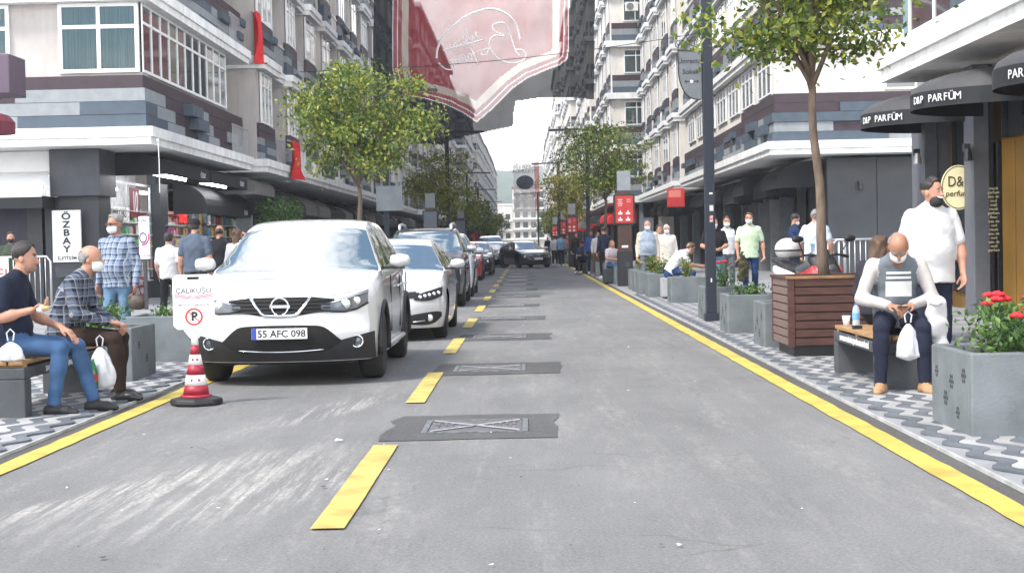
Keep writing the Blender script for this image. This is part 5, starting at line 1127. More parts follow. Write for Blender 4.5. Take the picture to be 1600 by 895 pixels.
# --- white saloon
CV = dict(L=4.62, W=1.80, H=1.416, yf=.92, yr=3.62, R=.325, clear=.15, kp=.38, top=([0,.10,.5,1.2,1.7,2.8,3.9,4.3,4.62],[.66,.72,.80,.92,.93,.98,1.04,1.04,.95]),
   nose=([.15,.3,.45,.6,.7,.8],[.06,.0,.0,.04,.09,.16]), crown=.05, roof=dict(y=(1.18,2.15,3.0,4.2), wr=.66, pillars=((2.0,2.06),(2.72,2.80),(3.55,3.65))), mirror=pw)
t, k = car('white saloon car parked second in the row', (-2.03,20.25), 0, CV, pw); patch, line, fx = k['patch'], k['line'], k['fx']
patch('grille', m_blk, [(-.55,.60,.66),(-.3,.575,.67),(0,.57,.675),(.3,.575,.67),(.55,.60,.66)], .008, nx=24); patch('lower_grille', m_hole, [(-.42,.22,.36),(0,.20,.38),(.42,.22,.36)], .008, nx=20); line('chrome_strip', m_chrome, [(x,.672) for x in np.linspace(-.5,.5,11)], .012, .012)
for sg in (1,-1):
    hl = patch('headlight', m_blk, [(sg*.48,.56,.62),(sg*.62,.545,.665),(sg*.74,.56,.70),(sg*.85,.61,.73)], .010, nx=14)[0]
    for q in range(5): o = fx(sg*(.56+q*.06),.60+q*.012,.016); MB().lathe([(.01,-.006),(.024,-.004),(.028,.01)],o,12,'y').build('bulb', m_bulb, hl, smooth=True)
    patch('fog_recess', m_blk, [(sg*.42,.235,.36),(sg*.60,.22,.385),(sg*.78,.27,.40),(sg*.84,.33,.385)], .008); o = fx(sg*.68,.315,.012); MB().lathe([(.02,-.008),(.045,-.004),(.05,.01)],o,16,'y').build('fog_light', m_bulb, t, smooth=True); line('chrome_strip', m_metal, [(sg*.46,.265),(sg*.62,.28)], .008, .014)
plate(t, fx, .46, '55 FT 341', .02)
# --- grey suv with roof rails
DS = dict(L=4.34, W=1.80, H=1.69, yf=.82, yr=3.49, R=.36, clear=.24, tw=.24, kp=.26, top=([0,.10,.5,1.0,1.5,2.6,3.6,4.1,4.34],[.93,.99,1.05,1.12,1.12,1.14,1.16,1.14,1.05]),
   nose=([.22,.4,.55,.75,.9,1.05],[.10,.02,.0,.03,.06,.16]), crown=.05, roof=dict(y=(1.0,1.75,3.5,4.25), wr=.72, pillars=((1.9,1.98),(2.45,2.53),(3.3,3.42))))
pg = carpaint('slate', (.010,.013,.02), .0); DS['mirror'] = m_metal
xs_, ys_ = gp(729,478)[:2]
t, k = car('dark slate off-roader with roof rails parked third in the row', (xs_-.90,ys_-.82), 0, DS, pg); patch, line, fx = k['patch'], k['line'], k['fx']
patch('grille', m_hole, [(-.5,.78,.90),(0,.77,.91),(.5,.78,.90)], .008, nx=20); line('chrome_strip', m_chrome, [(x,.87) for x in np.linspace(-.48,.48,9)], .014, .012); line('chrome_strip', m_chrome, [(x,.81) for x in np.linspace(-.48,.48,9)], .014, .012); patch('skid_plate', m_metal, [(-.6,.26,.34),(0,.25,.36),(.6,.26,.34)], .012)
for sg in (1,-1):
    hl = patch('headlight', m_lens, [(sg*.52,.77,.90),(sg*.66,.76,.92),(sg*.80,.79,.93)], .010)[0]; o = fx(sg*.66,.84,.016); MB().lathe([(.01,-.008),(.06,-.004),(.07,.01)],o,18,'y').build('bulb', m_bulb, hl, smooth=True)
    o = fx(sg*.70,.52,.006); MB().lathe([(.03,-.01),(.06,-.006),(.065,.02)],o,18,'y').build('fog_light', m_lens, t, smooth=True)
    b = MB(); b.tube([(sg*.56,1.75,1.62),(sg*.56,1.80,1.74),(sg*.57,2.5,1.77),(sg*.57,3.3,1.75),(sg*.56,3.4,1.65)],.032,8); b.build('roof_rail', m_metal, t, smooth=True)
plate(t, fx, .52, '55 AB 907', .02)
def simple_car(label, X, Y, rz, C, paint, plate_t=''):
    t, k = car(label, (X,Y), rz, C, paint); z = k['zt'](.1)
    k['patch']('grille', m_hole, [(-.42,z-.24,z-.10),(0,z-.25,z-.09),(.42,z-.24,z-.10)], .008); k['patch']('lower_grille', m_hole, [(-.5,.28,.40),(0,.26,.43),(.5,.28,.40)], .008); k['line']('chrome_strip', m_chrome, [(x,z-.16) for x in np.linspace(-.4,.4,9)], .012, .014)
    for sg in (1,-1):
        hl = k['patch']('headlight', m_lens, [(sg*.48,z-.22,z-.09),(sg*.64,z-.23,z-.05),(sg*.80,z-.17,z-.01)], .010)[0]; o = k['fx'](sg*.66,z-.13,.016); MB().lathe([(.01,-.008),(.05,-.004),(.06,.01)],o,14,'y').build('bulb', m_bulb, hl, smooth=True)
        k['line']('fog_light', m_lens, [(sg*.62,.36),(sg*.74,.38)], .03, .0)
    plate(t, k['fx'], .48, plate_t, .02); return t, k
p4_ = gp(742,463); p5_ = gp(755,438); p6_ = gp(772,430)
simple_car('white car showing only its side behind the slate off-roader', p4_[0]-.90, p4_[1]-.9, 0, QQ, pw)
simple_car('red hatchback parked fifth in the row', p5_[0]-.90, p5_[1]-.92, 0, dict(CV,L=4.2,yr=3.4,roof=dict(CV['roof'],y=(1.1,2.0,3.2,4.0))), carpaint('red',(.36,.008,.012)))
simple_car('black saloon parked sixth in the row', p6_[0]-.90, p6_[1]-.92, 0, CV, carpaint('black',(.008,.008,.01)))
simple_car('dark hatchback parked seventh in the row', -1.95, 84, 0, dict(CV,L=4.2,yr=3.4,roof=dict(CV['roof'],y=(1.1,2.0,3.2,4.0))), carpaint('dark_blue',(.015,.02,.035)))
simple_car('white people carrier parked eighth in the row', -2.3, 91, 0, dict(DS,H=1.8), pw)
simple_car('silver car far back in the row of parked cars', -2.3, 104, 0, CV, carpaint('silver',(.5,.51,.53),.6)); simple_car('farthest dark car in the parked row', -2.2, 118, 0, CV, carpaint('slate2',(.03,.035,.04)))
t, k = simple_car('black saloon driving out across the road towards the right', .55, 78.6, math.radians(18), CV, carpaint('graphite',(.014,.015,.017),.3), '')
e = k['fx'](0,.60,.03); MB().tube([(e[0]+.09*math.cos(a),e[1],e[2]+.09*math.sin(a)) for a in np.linspace(0,2*math.pi,17)],.012,6).build('badge_ring', m_chrome, t)
# ================================================================== street furniture
def leafmat(name, c, var=.3):
    m = M(name, c, .5, var=var, scale=3); n = m.node_tree.nodes; l = m.node_tree.links; p = n['Principled BSDF']; o = n['Material Output']
    tr = n.new('ShaderNodeBsdfTranslucent'); mx_ = n.new('ShaderNodeMixShader'); mx_.inputs[0].default_value = .35; src = p.inputs['Base Color'].links[0].from_socket
    l.new(src, tr.inputs[0]); l.new(p.outputs[0], mx_.inputs[1]); l.new(tr.outputs[0], mx_.inputs[2]); l.new(mx_.outputs[0], o.inputs[0]); return m
m_leaf = [leafmat('leaf_dark',(.062,.11,.021)), leafmat('leaf_green',(.13,.20,.032)), leafmat('leaf_yellow_green',(.32,.34,.052))]
m_leafa = [leafmat('leaf_autumn_green',(.12,.175,.032)), leafmat('leaf_olive',(.21,.235,.045)), leafmat('leaf_gold',(.38,.33,.07))]
m_bark = M('bark', (.13,.095,.07), .9, var=.35, scale=14, bump=.8, bscale=40, stretch=(1,1,.3)); m_soil = M('soil', (.05,.035,.025), 1, var=.4, scale=20, bump=.8, bscale=40)
def leaf_cloud(name, pts, size, mats, parent, seed, probs=(.35,.4,.25), hang=.3):
    r = np.random.default_rng(seed); n = len(pts); a = r.normal(size=(n,3)); a[:,2] -= hang; a /= np.linalg.norm(a,axis=1)[:,None]; b = np.cross(a, r.normal(size=(n,3))); b /= np.linalg.norm(b,axis=1)[:,None]; c = np.cross(a,b)
    s_ = size*r.uniform(.65,1.3,n)[:,None]; P = np.array(pts); V = np.stack([P, P+a*s_*.5+b*s_*.27+c*s_*.08, P+a*s_, P+a*s_*.5-b*s_*.27+c*s_*.08],1).reshape(-1,3)
    i = np.arange(n)*4; F = np.concatenate([np.stack([i,i+1,i+2],1), np.stack([i,i+2,i+3],1)]); me = bpy.data.meshes.new(name); me.from_pydata(V.tolist(), [], F.tolist())
    for m in mats: me.materials.append(m)
    # younger, yellower leaves sit towards the outside of the crown
    mi = r.choice(3, n, p=probs); me.polygons.foreach_set('material_index', np.concatenate([mi,mi]).astype(np.int32)); me.update(); return link(name, me, parent)
def tree(label, loc, z0, fork, ctr, rad, nleaf, size, seed, mats, trunk_r=.07, probs=(.35,.4,.25), lean=(0,0)):
    t = thing('tree', label, 'tree', (loc[0],loc[1],0), 0, 'street trees'); r = random.Random(seed); R3 = lambda s_=1: Vector((r.gauss(0,s_),r.gauss(0,s_),r.gauss(0,s_)))
    base = Vector((0,0,z0)); fk = Vector((lean[0],lean[1],fork)); b = MB(); n = 8
    b.tube([base.lerp(fk,i/n)+Vector((.02*math.sin(i*1.3+seed),.02*math.cos(i*1.7),0)) for i in range(n+1)], [trunk_r*(1.25 if i == 0 else 1-.35*i/n) for i in range(n+1)], 10)
    C0 = Vector(ctr); tips = []
    nl = 8
    for k in range(nl):
        a = 2*math.pi*k/nl+r.uniform(-.3,.3); el = r.uniform(-.15,1.0) if k < nl-1 else 1.4
        tip = C0+Vector((rad[0]*.72*math.cos(a)*math.cos(el), rad[1]*.72*math.sin(a)*math.cos(el), rad[2]*.72*math.sin(el))); st = fk+Vector((0,0,r.uniform(-.1,.12)))
        mid = st.lerp(tip,.5)+Vector((0,0,.12))+R3(.05); pts = [st, st.lerp(mid,.5)+R3(.02), mid, mid.lerp(tip,.5)+R3(.03), tip]; q = trunk_r*.5
        b.tube(pts, [q,q*.8,q*.6,q*.4,q*.2], 6); tips.append(tip)
        for _ in range(6):
            s0 = pts[r.randrange(1,5)]; d = R3(1); d.z = abs(d.z)*.5-.1; d.normalize(); tp = s0+Vector((d.x*rad[0]*.5,d.y*rad[1]*.5,d.z*rad[2]*.6)); b.tube([s0,s0.lerp(tp,.5)+R3(.03),tp],[q*.35,q*.22,q*.1],5); tips += [tp,s0.lerp(tp,.6)]
    b.build('trunk', m_bark, t, smooth=True)
    rr = np.random.default_rng(seed); pts = []; nc = len(tips)+26; cl = [np.array(x) for x in tips]
    for _ in range(26):
        v = rr.normal(size=3); v /= np.linalg.norm(v); v *= rr.uniform(.6,1.08); v[2] = v[2] if v[2] > -.55 else v[2]*.6; cl.append(np.array(ctr)+v*np.array(rad)*.95)
    per = nleaf//len(cl)
    for c in cl:
        k = int(per*rr.uniform(.25,1.9)); sg_ = min(rad)*.125*rr.uniform(.7,1.4); p_ = c+rr.normal(size=(k,3))*np.array([sg_*1.2,sg_*1.2,sg_*.75]); pts.append(p_)
    P = np.concatenate(pts); e = (((P-np.array(ctr))/np.array(rad))**2).sum(1); P = P[e < 1.55]
    leaf_cloud('crown', P, size, mats, t, seed, probs); return t
def grp(px, py): q = gp(px,py); return float(q[0]), float(q[1])
tree('tree with bright green leaves growing from the near wooden box', (3.27,16.58), .80, 2.95, (-.12,0,4.15), (1.35,1.3,1.22), 8200, .092, 3, m_leaf, .062, (.30,.40,.30), (-.12,0))
tree('rounded yellow-green tree on the left pavement behind the white crossover', (-4.0,36), .02, 2.75, (.05,0,4.15), (1.78,1.6,1.5), 9500, .118, 5, m_leaf, .075, (.28,.37,.35))
tree('smaller tree on the left pavement below the hanging banner', (-3.75,62), .02, 2.4, (.1,0,3.9), (1.45,1.3,1.3), 4500, .13, 8, m_leafa, .06, (.4,.35,.25))
tx, ty = grp(936,431.5)
tree('tree in a wooden box on the right beside the red menu board', (tx+.3,ty), .75, 2.9, (0,0,4.35), (1.75,1.5,1.55), 6500, .12, 11, m_leaf, .07, (.35,.40,.25))
tree('pale golden tree on the right beyond the second red board', (2.55,80), .02, 2.6, (-.3,0,3.9), (1.7,1.5,1.5), 4200, .15, 14, m_leafa, .06, (.15,.35,.5))
for i,(x,y,rr_,h) in enumerate(((-4.0,92,1.4,3.4),(-4.0,120,1.6,3.3),(-4.1,150,1.8,3.4),(-4,185,2.2,3.4),(2.9,120,1.5,3.3),(3.0,150,1.7,3.3),(3.0,185,2.2,3.3))):
    tree(['leafy tree far down the left kerb','leafy tree far down the right kerb'][x > 0]+', %s one back' % ['first','second','third','fourth','first','second','third'][i], (x,y), .02, h-1.2, (0,0,h), (rr_,rr_,1.5), 1500, .24, 30+i, m_leaf if i % 2 else m_leafa, .07, (.4,.4,.2))
# --- concrete planters
m_conc = M('planter_concrete', (.125,.142,.15), .75, var=.25, scale=3.5, bump=.35, bscale=50); m_motif = M('motif_dark', (.03,.034,.04), .8, var=.2)
def flower_motif(r0, n=6):
    b = MB(); b.lathe([(r0*.28,0),(r0*.28,.002)],(0,0,0),10,'y')
    for i in range(n):
        a = 2*math.pi*i/n; b.lathe([(r0*.27,0),(r0*.27,.002)],(r0*.62*math.cos(a),0,r0*.62*math.sin(a)),8,'y')
    return b
motif_me = flower_motif(.05).mesh('flower_motif', m_motif)
def planter(label, x, y, w_=.75, d=.93, h=.535, motifs=(), seed=0, group='concrete planters along the kerb'):
    t = thing('planter', label, 'planter', (x+w_/2, y+d/2, .018), 0, group); a, c = w_/2, d/2; b = MB(); th = .06
    b.box(-a,a,-c,-c+th,0,h); b.box(-a,a,c-th,c,0,h); b.box(-a,-a+th,-c+th,c-th,0,h-.0015); b.box(a-th,a,-c+th,c-th,0,h-.0015); b.build('box', m_conc, t, bevel=.012)
    MB().box(-a+th-.002,a-th+.002,-c+th-.002,c-th+.002,.02,h-.05).build('soil', m_soil, t)
    for side,u,z,s_ in motifs:
        o = link('flower_motif', motif_me, t, (u,-c-.0008,z) if side == 'f' else ((-a-.0008,u,z) if side == 'l' else (a+.0008,u,z)), 0 if side == 'f' else (-math.pi/2 if side == 'l' else math.pi/2)); o.scale = (s_,1,s_)
    return t
def bush(label, x, y, z, rx, ry, h, n, size, seed, mats, flowers=0, name='bush', group='plants in the planters', spiky=False, fcol=None):
    t = thing(name, label, 'plant', (x,y,z), 0, group); r = random.Random(seed); rr = np.random.default_rng(seed); b = MB(); P = []
    for k in range(14):
        a = r.uniform(0,6.28); q = r.uniform(.2,1); top = Vector((rx*q*math.cos(a),ry*q*math.sin(a),h*r.uniform(.55,1)*(1-.25*q))); s0 = Vector((top.x*.4,top.y*.4,-.04)); b.tube([s0,s0.lerp(top,.5)+Vector((0,0,.03)),top],[.006,.005,.003],5)
        m = max(4,n//14); tt = rr.uniform(.25,1.05,m); base = np.array(s0)+(np.array(top)-np.array(s0))*tt[:,None]; P.append(base+rr.normal(size=(m,3))*np.array([rx*.22,ry*.22,h*.10]))
    b.build('stems', m_leaf[0], t); leaf_cloud('leaves', np.concatenate(P), size, mats, t, seed, hang=-.2)
    for k in range(flowers):
        a = r.uniform(0,6.28); q = r.uniform(.2,.95); c = (rx*q*math.cos(a), ry*q*math.sin(a), h*(1.0-.3*q*q)*r.uniform(.85,1.05)); f = MB()
        for p_ in range(7):
            an = p_*2.4; e = .014+.004*p_; f.lathe([(.004,0),(e,.012),(e*.9,.028),(e*.55,.034)],(c[0]+math.cos(an)*e*.55,c[1]+math.sin(an)*e*.55,c[2]-.002*p_),7)
        f.build('rose', fcol or m_rose, t, smooth=True)
    return t
m_rose = M('rose_red', (.52,.008,.018), .6, var=.3, scale=30); m_leafr = [leafmat('rose_leaf_dark',(.035,.085,.02)), leafmat('rose_leaf',(.075,.16,.035)), leafmat('rose_leaf_light',(.16,.27,.07))]
NM = [('l',-.25,.36,1.3),('l',-.1,.20,1.4),('l',.15,.26,1.2),('l',.3,.40,1.1),('l',.05,.42,.9)]
planter('near concrete planter with red roses at the right picture edge', 2.76, 9.42, .95, .93, .535, [('l',.33,.36,1.0),('l',.12,.20,1.25),('l',-.02,.32,1.2),('l',-.16,.13,1.0),('l',-.30,.38,1.2)])
bush('rose bush with red blooms in the near right planter', 3.25, 9.88, .5, .48, .42, .42, 2000, .055, 5, m_leafr, 22, 'rose_bush')
PR = [((1195,547),'small concrete planter just beyond the near wooden tree box'),((1138,524.6),'concrete planter just in front of the dark lamp post'),((1100.6,503),'concrete planter with red flowering plant behind the dark lamp post'),((1049,476),'concrete planter in front of the seated young man'),((1013,466.5),'concrete planter with plain face left of the seated young man'),((998.5,462),'narrow seen concrete planter near the beige jacket man'),((991,457),'second planter from the nearest red menu board'),((985,453.6),'planter directly in front of the nearest red menu board'),
   ((960,444.7),'planter directly behind the nearest red menu board'),((951,441.7),'second planter behind the nearest red menu board'),((943.5,438.4),'third planter behind the nearest red menu board'),((931,432.6),'planter beside the far wooden tree box'),((917.5,427.7),'planter just behind the far wooden tree box'),((912.5,425.5),'second planter behind the far wooden tree box'),((907.5,424),'third planter behind the far wooden tree box'),((897,418.5),'planter in front of the second red menu board'),((881,412.5),'farthest concrete planter on the right kerb')]
for i,((px,py),l) in enumerate(PR):
    x, y = grp(px,py); planter(l, x, y, .72, .85, .53, [('l',-.2,.36,1.2),('l',.12,.30,1.3),('l',-.05,.16,1.2),('l',.25,.2,.9)] if i < 4 else ())
    fl = 3 if i in (0,2) else 0; pl_ = ['trailing green plant','low twiggy green plant','red flowering plant','upright conifer seedling','upright conifer seedling','upright olive shrub','upright olive shrub','russet shrub','russet shrub','upright olive shrub','russet shrub','green shrub','green shrub','olive shrub','olive shrub','green shrub','bushy green shrub'][i]
    bush(pl_+' in the '+l.replace('concrete planter','planter'), x+.36, y+.42, .5, .17 if i > 2 else .24, .2, (.36,.2,.5,.5,.5,.5,.5,.45,.5,.5,.5,.4,.5,.4,.4,.4,.6)[i], 260, .06 if i < 5 else .08, 50+i, m_leafr if i < 3 else (m_leaf if i % 3 else m_leafa), fl, 'plant')
lx, ly = grp(208,600); planter('concrete planter with dark flower marks behind the left bench', lx-.86, ly, .86, .93, .535, [('f',-.1,.38,1.1),('f',.12,.34,1.1),('f',.30,.40,1.1),('f',.22,.2,1.2),('f',.05,.12,1),('r',-.2,.35,1),('r',.1,.2,1)])
bush('leafy green plant in the planter behind the left bench', lx-.45, ly+.45, .5, .26, .26, .36, 500, .06, 71, m_leafr, 0, 'plant')
lx, ly = grp(330,568); planter('low concrete planter behind the no-parking cone', lx-1.0, ly, .9, .93, .535); bush('small green plant in the planter behind the cone', lx-.6, ly+.4, .5, .2, .2, .16, 260, .05, 72, m_leafr, 0, 'plant')
# --- wooden tree boxes
m_wood = M('stained_wood', (.062,.022,.016), .6, var=.35, scale=5, bump=.3, bscale=30, stretch=(1,8,8)); m_woodg = M('side_slat_wood', (.15,.10,.085), .7, var=.35, scale=5, stretch=(1,8,8)); m_wtop = M('worn_top_wood', (.20,.11,.05), .65, var=.5, scale=4)
def treebox(label, x, y, w_, d, h, rows):
    t = thing('tree_box', label, 'tree planter', (x+w_/2,y+d/2,.018), 0, 'wooden tree boxes'); a, c = w_/2, d/2; rh = (h-.12-.03)/rows
    MB().box(-a+.05,a-.05,-c+.05,c-.05,0,.12).build('plinth', m_blk, t); MB().box(-a+.02,a-.02,-c+.02,c-.02,.121,h-.1).build('liner', m_blk, t)
    for k in range(rows):
        z0, z1 = .13+k*rh, .13+(k+1)*rh-.014
        for q in ((-a+.06,a-.06,-c-.012,-c+.018),(-a+.06,a-.06,c-.018,c+.012)): MB().box(*q,z0,z1).build('slat', m_wood, t, bevel=.004)
        for q in ((-a-.012,-a+.018,-c+.06,c-.06),(a-.018,a+.012,-c+.06,c-.06)): MB().box(*q,z0,z1).build('slat', m_woodg, t, bevel=.004)  # side faces get the paler, greyer slats
    for sx in (-1,1):
        for sy in (-1,1): MB().box(sx*(a-.02)-.035,sx*(a-.02)+.035,sy*(c-.02)-.035,sy*(c-.02)+.035,.12,h-.032).build('corner_post', m_wood, t, bevel=.004)
    for q in ((-a-.03,a+.03,-c-.03,-c+.06),(-a-.03,a+.03,c-.06,c+.03),(-a-.03,-a+.06,-c+.0601,c-.0601),(a-.06,a+.03,-c+.0601,c-.0601)): MB().box(*q,h-.03,h).build('top_rail', m_wtop if q[3] < 0 else m_wood, t, bevel=.004)
    MB().box(-a+.061,a-.061,-c+.061,c-.061,h-.1,h-.06).build('soil', m_soil, t); return t
treebox('slatted dark red wooden tree box on the near right pavement', 2.78, 16.05, 1.06, 1.06, .87, 8); treebox('far slatted wooden tree box on the right kerb', tx-.2, ty-.5, 1.0, 1.0, .87, 8)
# --- benches
m_bench = M('bench_dark_concrete', (.05,.056,.063), .7, var=.25, scale=4, bump=.3, bscale=60); m_oak = M('bench_wood', (.32,.185,.08), .6, var=.3, scale=5, stretch=(8,1,8))
def bench(label, x, y0, y1, w_, facing):
    t = thing('bench', label, 'bench', (x+w_/2,(y0+y1)/2,.018), 0, 'pavement benches'); a, c = w_/2, (y1-y0)/2
    for s_ in (-1,1): MB().box(-a,a,s_*c-(.0 if s_ < 0 else .16),s_*c+(.16 if s_ < 0 else 0),0,.31).build('leg', m_bench, t, bevel=.01)
    MB().box(-a,a,-c,c,.311,.40).build('beam', m_bench, t, bevel=.008)
    for k in range(4): u = -a+k*(2*a-.012)/4+.012; MB().box(u,u+(2*a-.012)/4-.016,-c+.005,c-.005,.42,.455).build('slat', m_oak, t, bevel=.006)
    for yy in (-c+.1,0,c-.1): MB().box(-a+.02,a-.02,yy-.03,yy+.03,.401,.42).build('spacer', m_oak, t)
    sx = -1 if facing < 0 else 1; text('SAMSUN BÜYÜKŞEHİR BELEDİYESİ','lettering', m_whs, t, (sx*(a+.004),0,.353), .062, (math.pi/2,0,sx*math.pi/2), sx=1.2, bold=.0006); return t
bench('bench under the old man with a phone on the right', 2.86, 12.38, 14.15, .48, -1); bench('bench under the two seated men on the left', -4.43, 11.57, 13.75, .52, 1)
MB_ = thing('stone_seat', 'pale concrete seat block under the young man in white', 'seat', (at(1058,447,33.0)[0]-.05,33.0,.018)); MB().box(-.30,.25,-.28,.28,.05,.46).build('block', M('pale_concrete',(.30,.31,.32),.8,var=.15), MB_, bevel=.015); MB().box(-.25,.2,-.22,.22,0,.05).build('base', m_blk, MB_)
for nm,px,Y in (('under the fair haired woman',955,46),('under the far seated person in dark clothes',912,62)):
    q = thing('stone_seat','small dark seat block '+nm,'seat',(at(px,447,Y)[0],Y,.018)); MB().box(-.25,.25,-.25,.25,.03,.46).build('block', m_bench, q, bevel=.015); MB().box(-.2,.2,-.2,.2,0,.03).build('base', m_blk, q)
# --- things on and by the benches
m_bag = M('plastic_bag', (.62,.64,.67), .3, var=.15, scale=12, alpha=.8, bump=.6, bscale=18); m_clear = M('clear_plastic', (.6,.72,.8), .08, var=0, alpha=.45); m_cupw = M('paper_cup', (.75,.75,.75), .6, var=.05)
def bag(label, loc, w_, h, seed, mat=None):
    t = thing('plastic_bag', label, 'bag', loc); b = MB(); r = random.Random(seed); ph = [r.uniform(0,6) for _ in range(6)]
    def f(u,v):
        a = 2*math.pi*u; rad = w_*(.12+.88*math.sin(min(1,v*1.12)*math.pi*.62)**.8) if v < .9 else w_*.93*(1-(v-.9)/.1*.85); rad *= 1+.10*math.sin(5*a+ph[0]+4*v)+.07*math.sin(9*a+ph[1]-6*v); return (rad*math.cos(a), rad*.6*math.sin(a), -h*v)
    b.grid(f, 36, 18); b.build('film', mat or m_bag, t, smooth=True); MB().tube([(-.02,0,.01),(-.03,0,.07),(.0,0,.10),(.03,0,.07),(.02,0,.01)],.006,6).build('handle', mat or m_bag, t); return t
bag('white plastic bag hanging from the old man\'s hands', (3.07,12.20,.585), .095, .30, 1); bag('white plastic bag holding a green bottle below the left bench', (-3.62,12.62,.50), .115, .36, 2); bag('white plastic bag beside the man eating, cut by the picture edge', (-4.02,11.60,.62), .10, .155, 3)
t = thing('soda_bottle', 'green soda bottle inside the bag by the left bench', 'bottle', (-3.66,12.53,.15)); MB().lathe([(.03,0),(.042,.01),(.042,.15),(.03,.2),(.014,.24),(.014,.26)],(0,0,0),14).build('body', M('green_plastic',(.01,.14,.04),.15,var=.1), t, smooth=True); MB().lathe([(.0425,.07),(.0425,.13)],(0,0,0),14).build('label_band', M('red_label',(.4,.02,.02),.5), t)
t = thing('water_bottle', 'clear water bottle with blue cap standing on the right bench', 'bottle', (2.98,13.72,.475)); MB().lathe([(.03,0),(.034,.01),(.034,.06),(.031,.07),(.034,.08),(.034,.15),(.025,.185),(.012,.2),(.012,.21)],(0,0,0),14).build('body', m_clear, t, smooth=True); MB().lathe([(.035,.075),(.035,.13)],(0,0,0),14).build('label_band', M('blue_label',(.15,.35,.6),.5), t); MB().lathe([(.014,.205),(.014,.225)],(0,0,0),10).build('cap', M('blue_cap',(.02,.12,.5),.4), t)
t = thing('paper_cup', 'white paper cup beside the water bottle on the right bench', 'cup', (2.94,13.95,.475)); MB().lathe([(.026,0),(.038,.09)],(0,0,0),14).build('cup', m_cupw, t, smooth=True); MB().tube([(.039*math.cos(a),.039*math.sin(a),.09) for a in np.linspace(0,6.28,15)],.003,5).build('rim', m_cupw, t)
t = thing('cigarette_pack', 'small black box lying on the end of the right bench', 'box', (2.93,13.45,.475)); MB().box(-.04,.04,-.03,.03,0,.025).build('carton', m_blk, t, bevel=.003); MB().box(-.041,.041,-.031,.031,.0255,.03).build('lid', m_blk, t)
t = thing('smartphone', 'dark phone in the old man\'s hands', 'phone', (3.03,12.24,.72)); o = MB().box(-.036,.036,-.07,.07,0,.009).build('case', m_blk, t, bevel=.003); MB().box(-.033,.033,-.066,.066,.0092,.0098).build('screen', m_cglass, t)
t = thing('sandwich', 'pale sandwich in a napkin held by the man in navy polo', 'food', (-3.80,11.73,.875)); MB().lathe([(.01,-.05),(.035,-.04),(.045,0),(.03,.045),(.01,.05)],(0,0,0),10,'x',1,.6).build('bread', M('bread',(.55,.38,.18),.8,var=.3), t, smooth=True); MB().lathe([(.02,-.055),(.048,-.04),(.052,-.005),(.04,.0)],(0,0,-.006),10,'x',1,.65).build('napkin', m_cupw, t)
t = thing('cigarette', 'lit cigarette in the mouth of the man in the white t-shirt', 'cigarette', (3.735,13.80,1.652)); MB().tube([(0,0,0),(.05,-.065,-.02)],.0055,6).build('paper', m_cupw, t); MB().tube([(.05,-.065,-.02),(.054,-.07,-.021)],.0056,6).build('ash', m_bench, t)
t = thing('white_jacket', 'white jacket draped over the old man\'s left arm', 'jacket', (3.33,12.42,.80)); link('cloth', sdf_mesh([('f',(-.04,0,-.03),(.05,0,-.06),.06,.06,(0,1,0),.8,0,0),('f',(.03,-.03,-.08),(.05,-.03,-.40),.07,.075,(1,0,0),.5,0,.03),('f',(-.02,-.06,-.08),(-.02,-.07,-.30),.055,.05,(1,0,0),.5,0,.03)], .010, 'cloth', [cloth('white_jacket',(.52,.52,.525),.06)], (0,), .006), t)
MB().tube([(-.05,-.08,-.05),(.0,-.10,-.07),(.05,-.08,-.06)],.014,8).build('collar', cloth('white_jacket',(.52,.52,.525)), t, smooth=True)
# --- no-parking cone with board
m_cred = M('cone_red', (.30,.012,.03), .45, var=.1); m_cwh = M('cone_white', (.75,.75,.75), .45, var=.06); cx, cy = grp(303,634)
t = thing('parking_cone', 'red and white cone carrying a white no-parking board in front of the white car', 'cone', (cx,cy+.1,.004), math.radians(8))
b = MB(); b.lathe([(.215,0),(.222,.02),(.215,.05),(.17,.062),(.12,.068)],(0,0,0),8); b.build('base', m_blk, t, bevel=.008)
zz = [.066,.085,.165,.25,.335,.42,.50]; R0 = lambda z_: .115-.085*(z_-.066)/.434
b = MB(); b.lathe([(.135,.066),(.12,.085)],(0,0,0),28); b.build('skirt', m_cred, t, smooth=True)
for i in range(1,6):
    s_ = MB().lathe([(R0(zz[i])-.001*(i % 2),zz[i]),(R0(zz[i+1])-.001*(i % 2),zz[i+1])],(0,0,0),28).build('band', m_cred if i % 2 else m_cwh, t, smooth=False); s_.data.polygons.foreach_set('use_smooth',[len(p_.vertices) == 4 for p_ in s_.data.polygons])
    if i in (2,4):
        for q in (-1.9,-1.2): MB().lathe([(.011,-.002),(.011,.002)],(0,0,0),10,'y').build('rivet', m_cred, s_).location = ((R0(zz[i]+.04)-.002)*math.cos(q),(R0(zz[i]+.04)+.0)*math.sin(q),zz[i]+.045)
MB().lathe([(.032,.50),(.028,.56),(.03,.60)],(0,0,0),16).build('neck', m_cwh, t, smooth=True)
bw, bh, c0 = .172, .232, .86; ch = .035; poly = [(-bw,-bh+ch),(-bw+ch,-bh),(bw-ch,-bh),(bw,-bh+ch),(bw,bh-ch),(bw-ch,bh),(-bw+ch,bh),(-bw,bh-ch)]
bo = MB().prism(poly, lambda p_,q,d: (p_,d,q), -.018,.018).build('board', m_cwh, t, bevel=.008); bo.location = (0,0,c0)
MB().prism([(-.09,-bh-.001),(.09,-bh-.001),(.035,-bh-.07),(-.035,-bh-.07)], lambda p_,q,d: (p_,d,q), -.014,.014).build('bracket', m_cwh, bo)
MB().prism([(-.05,.012),(.05,.012),(.05,-.012),(-.05,-.012)], lambda p_,q,d: (p_,d,q+bh-.03), -.0195,.0195).build('grip_hole', m_hole, bo, bevel=.004)
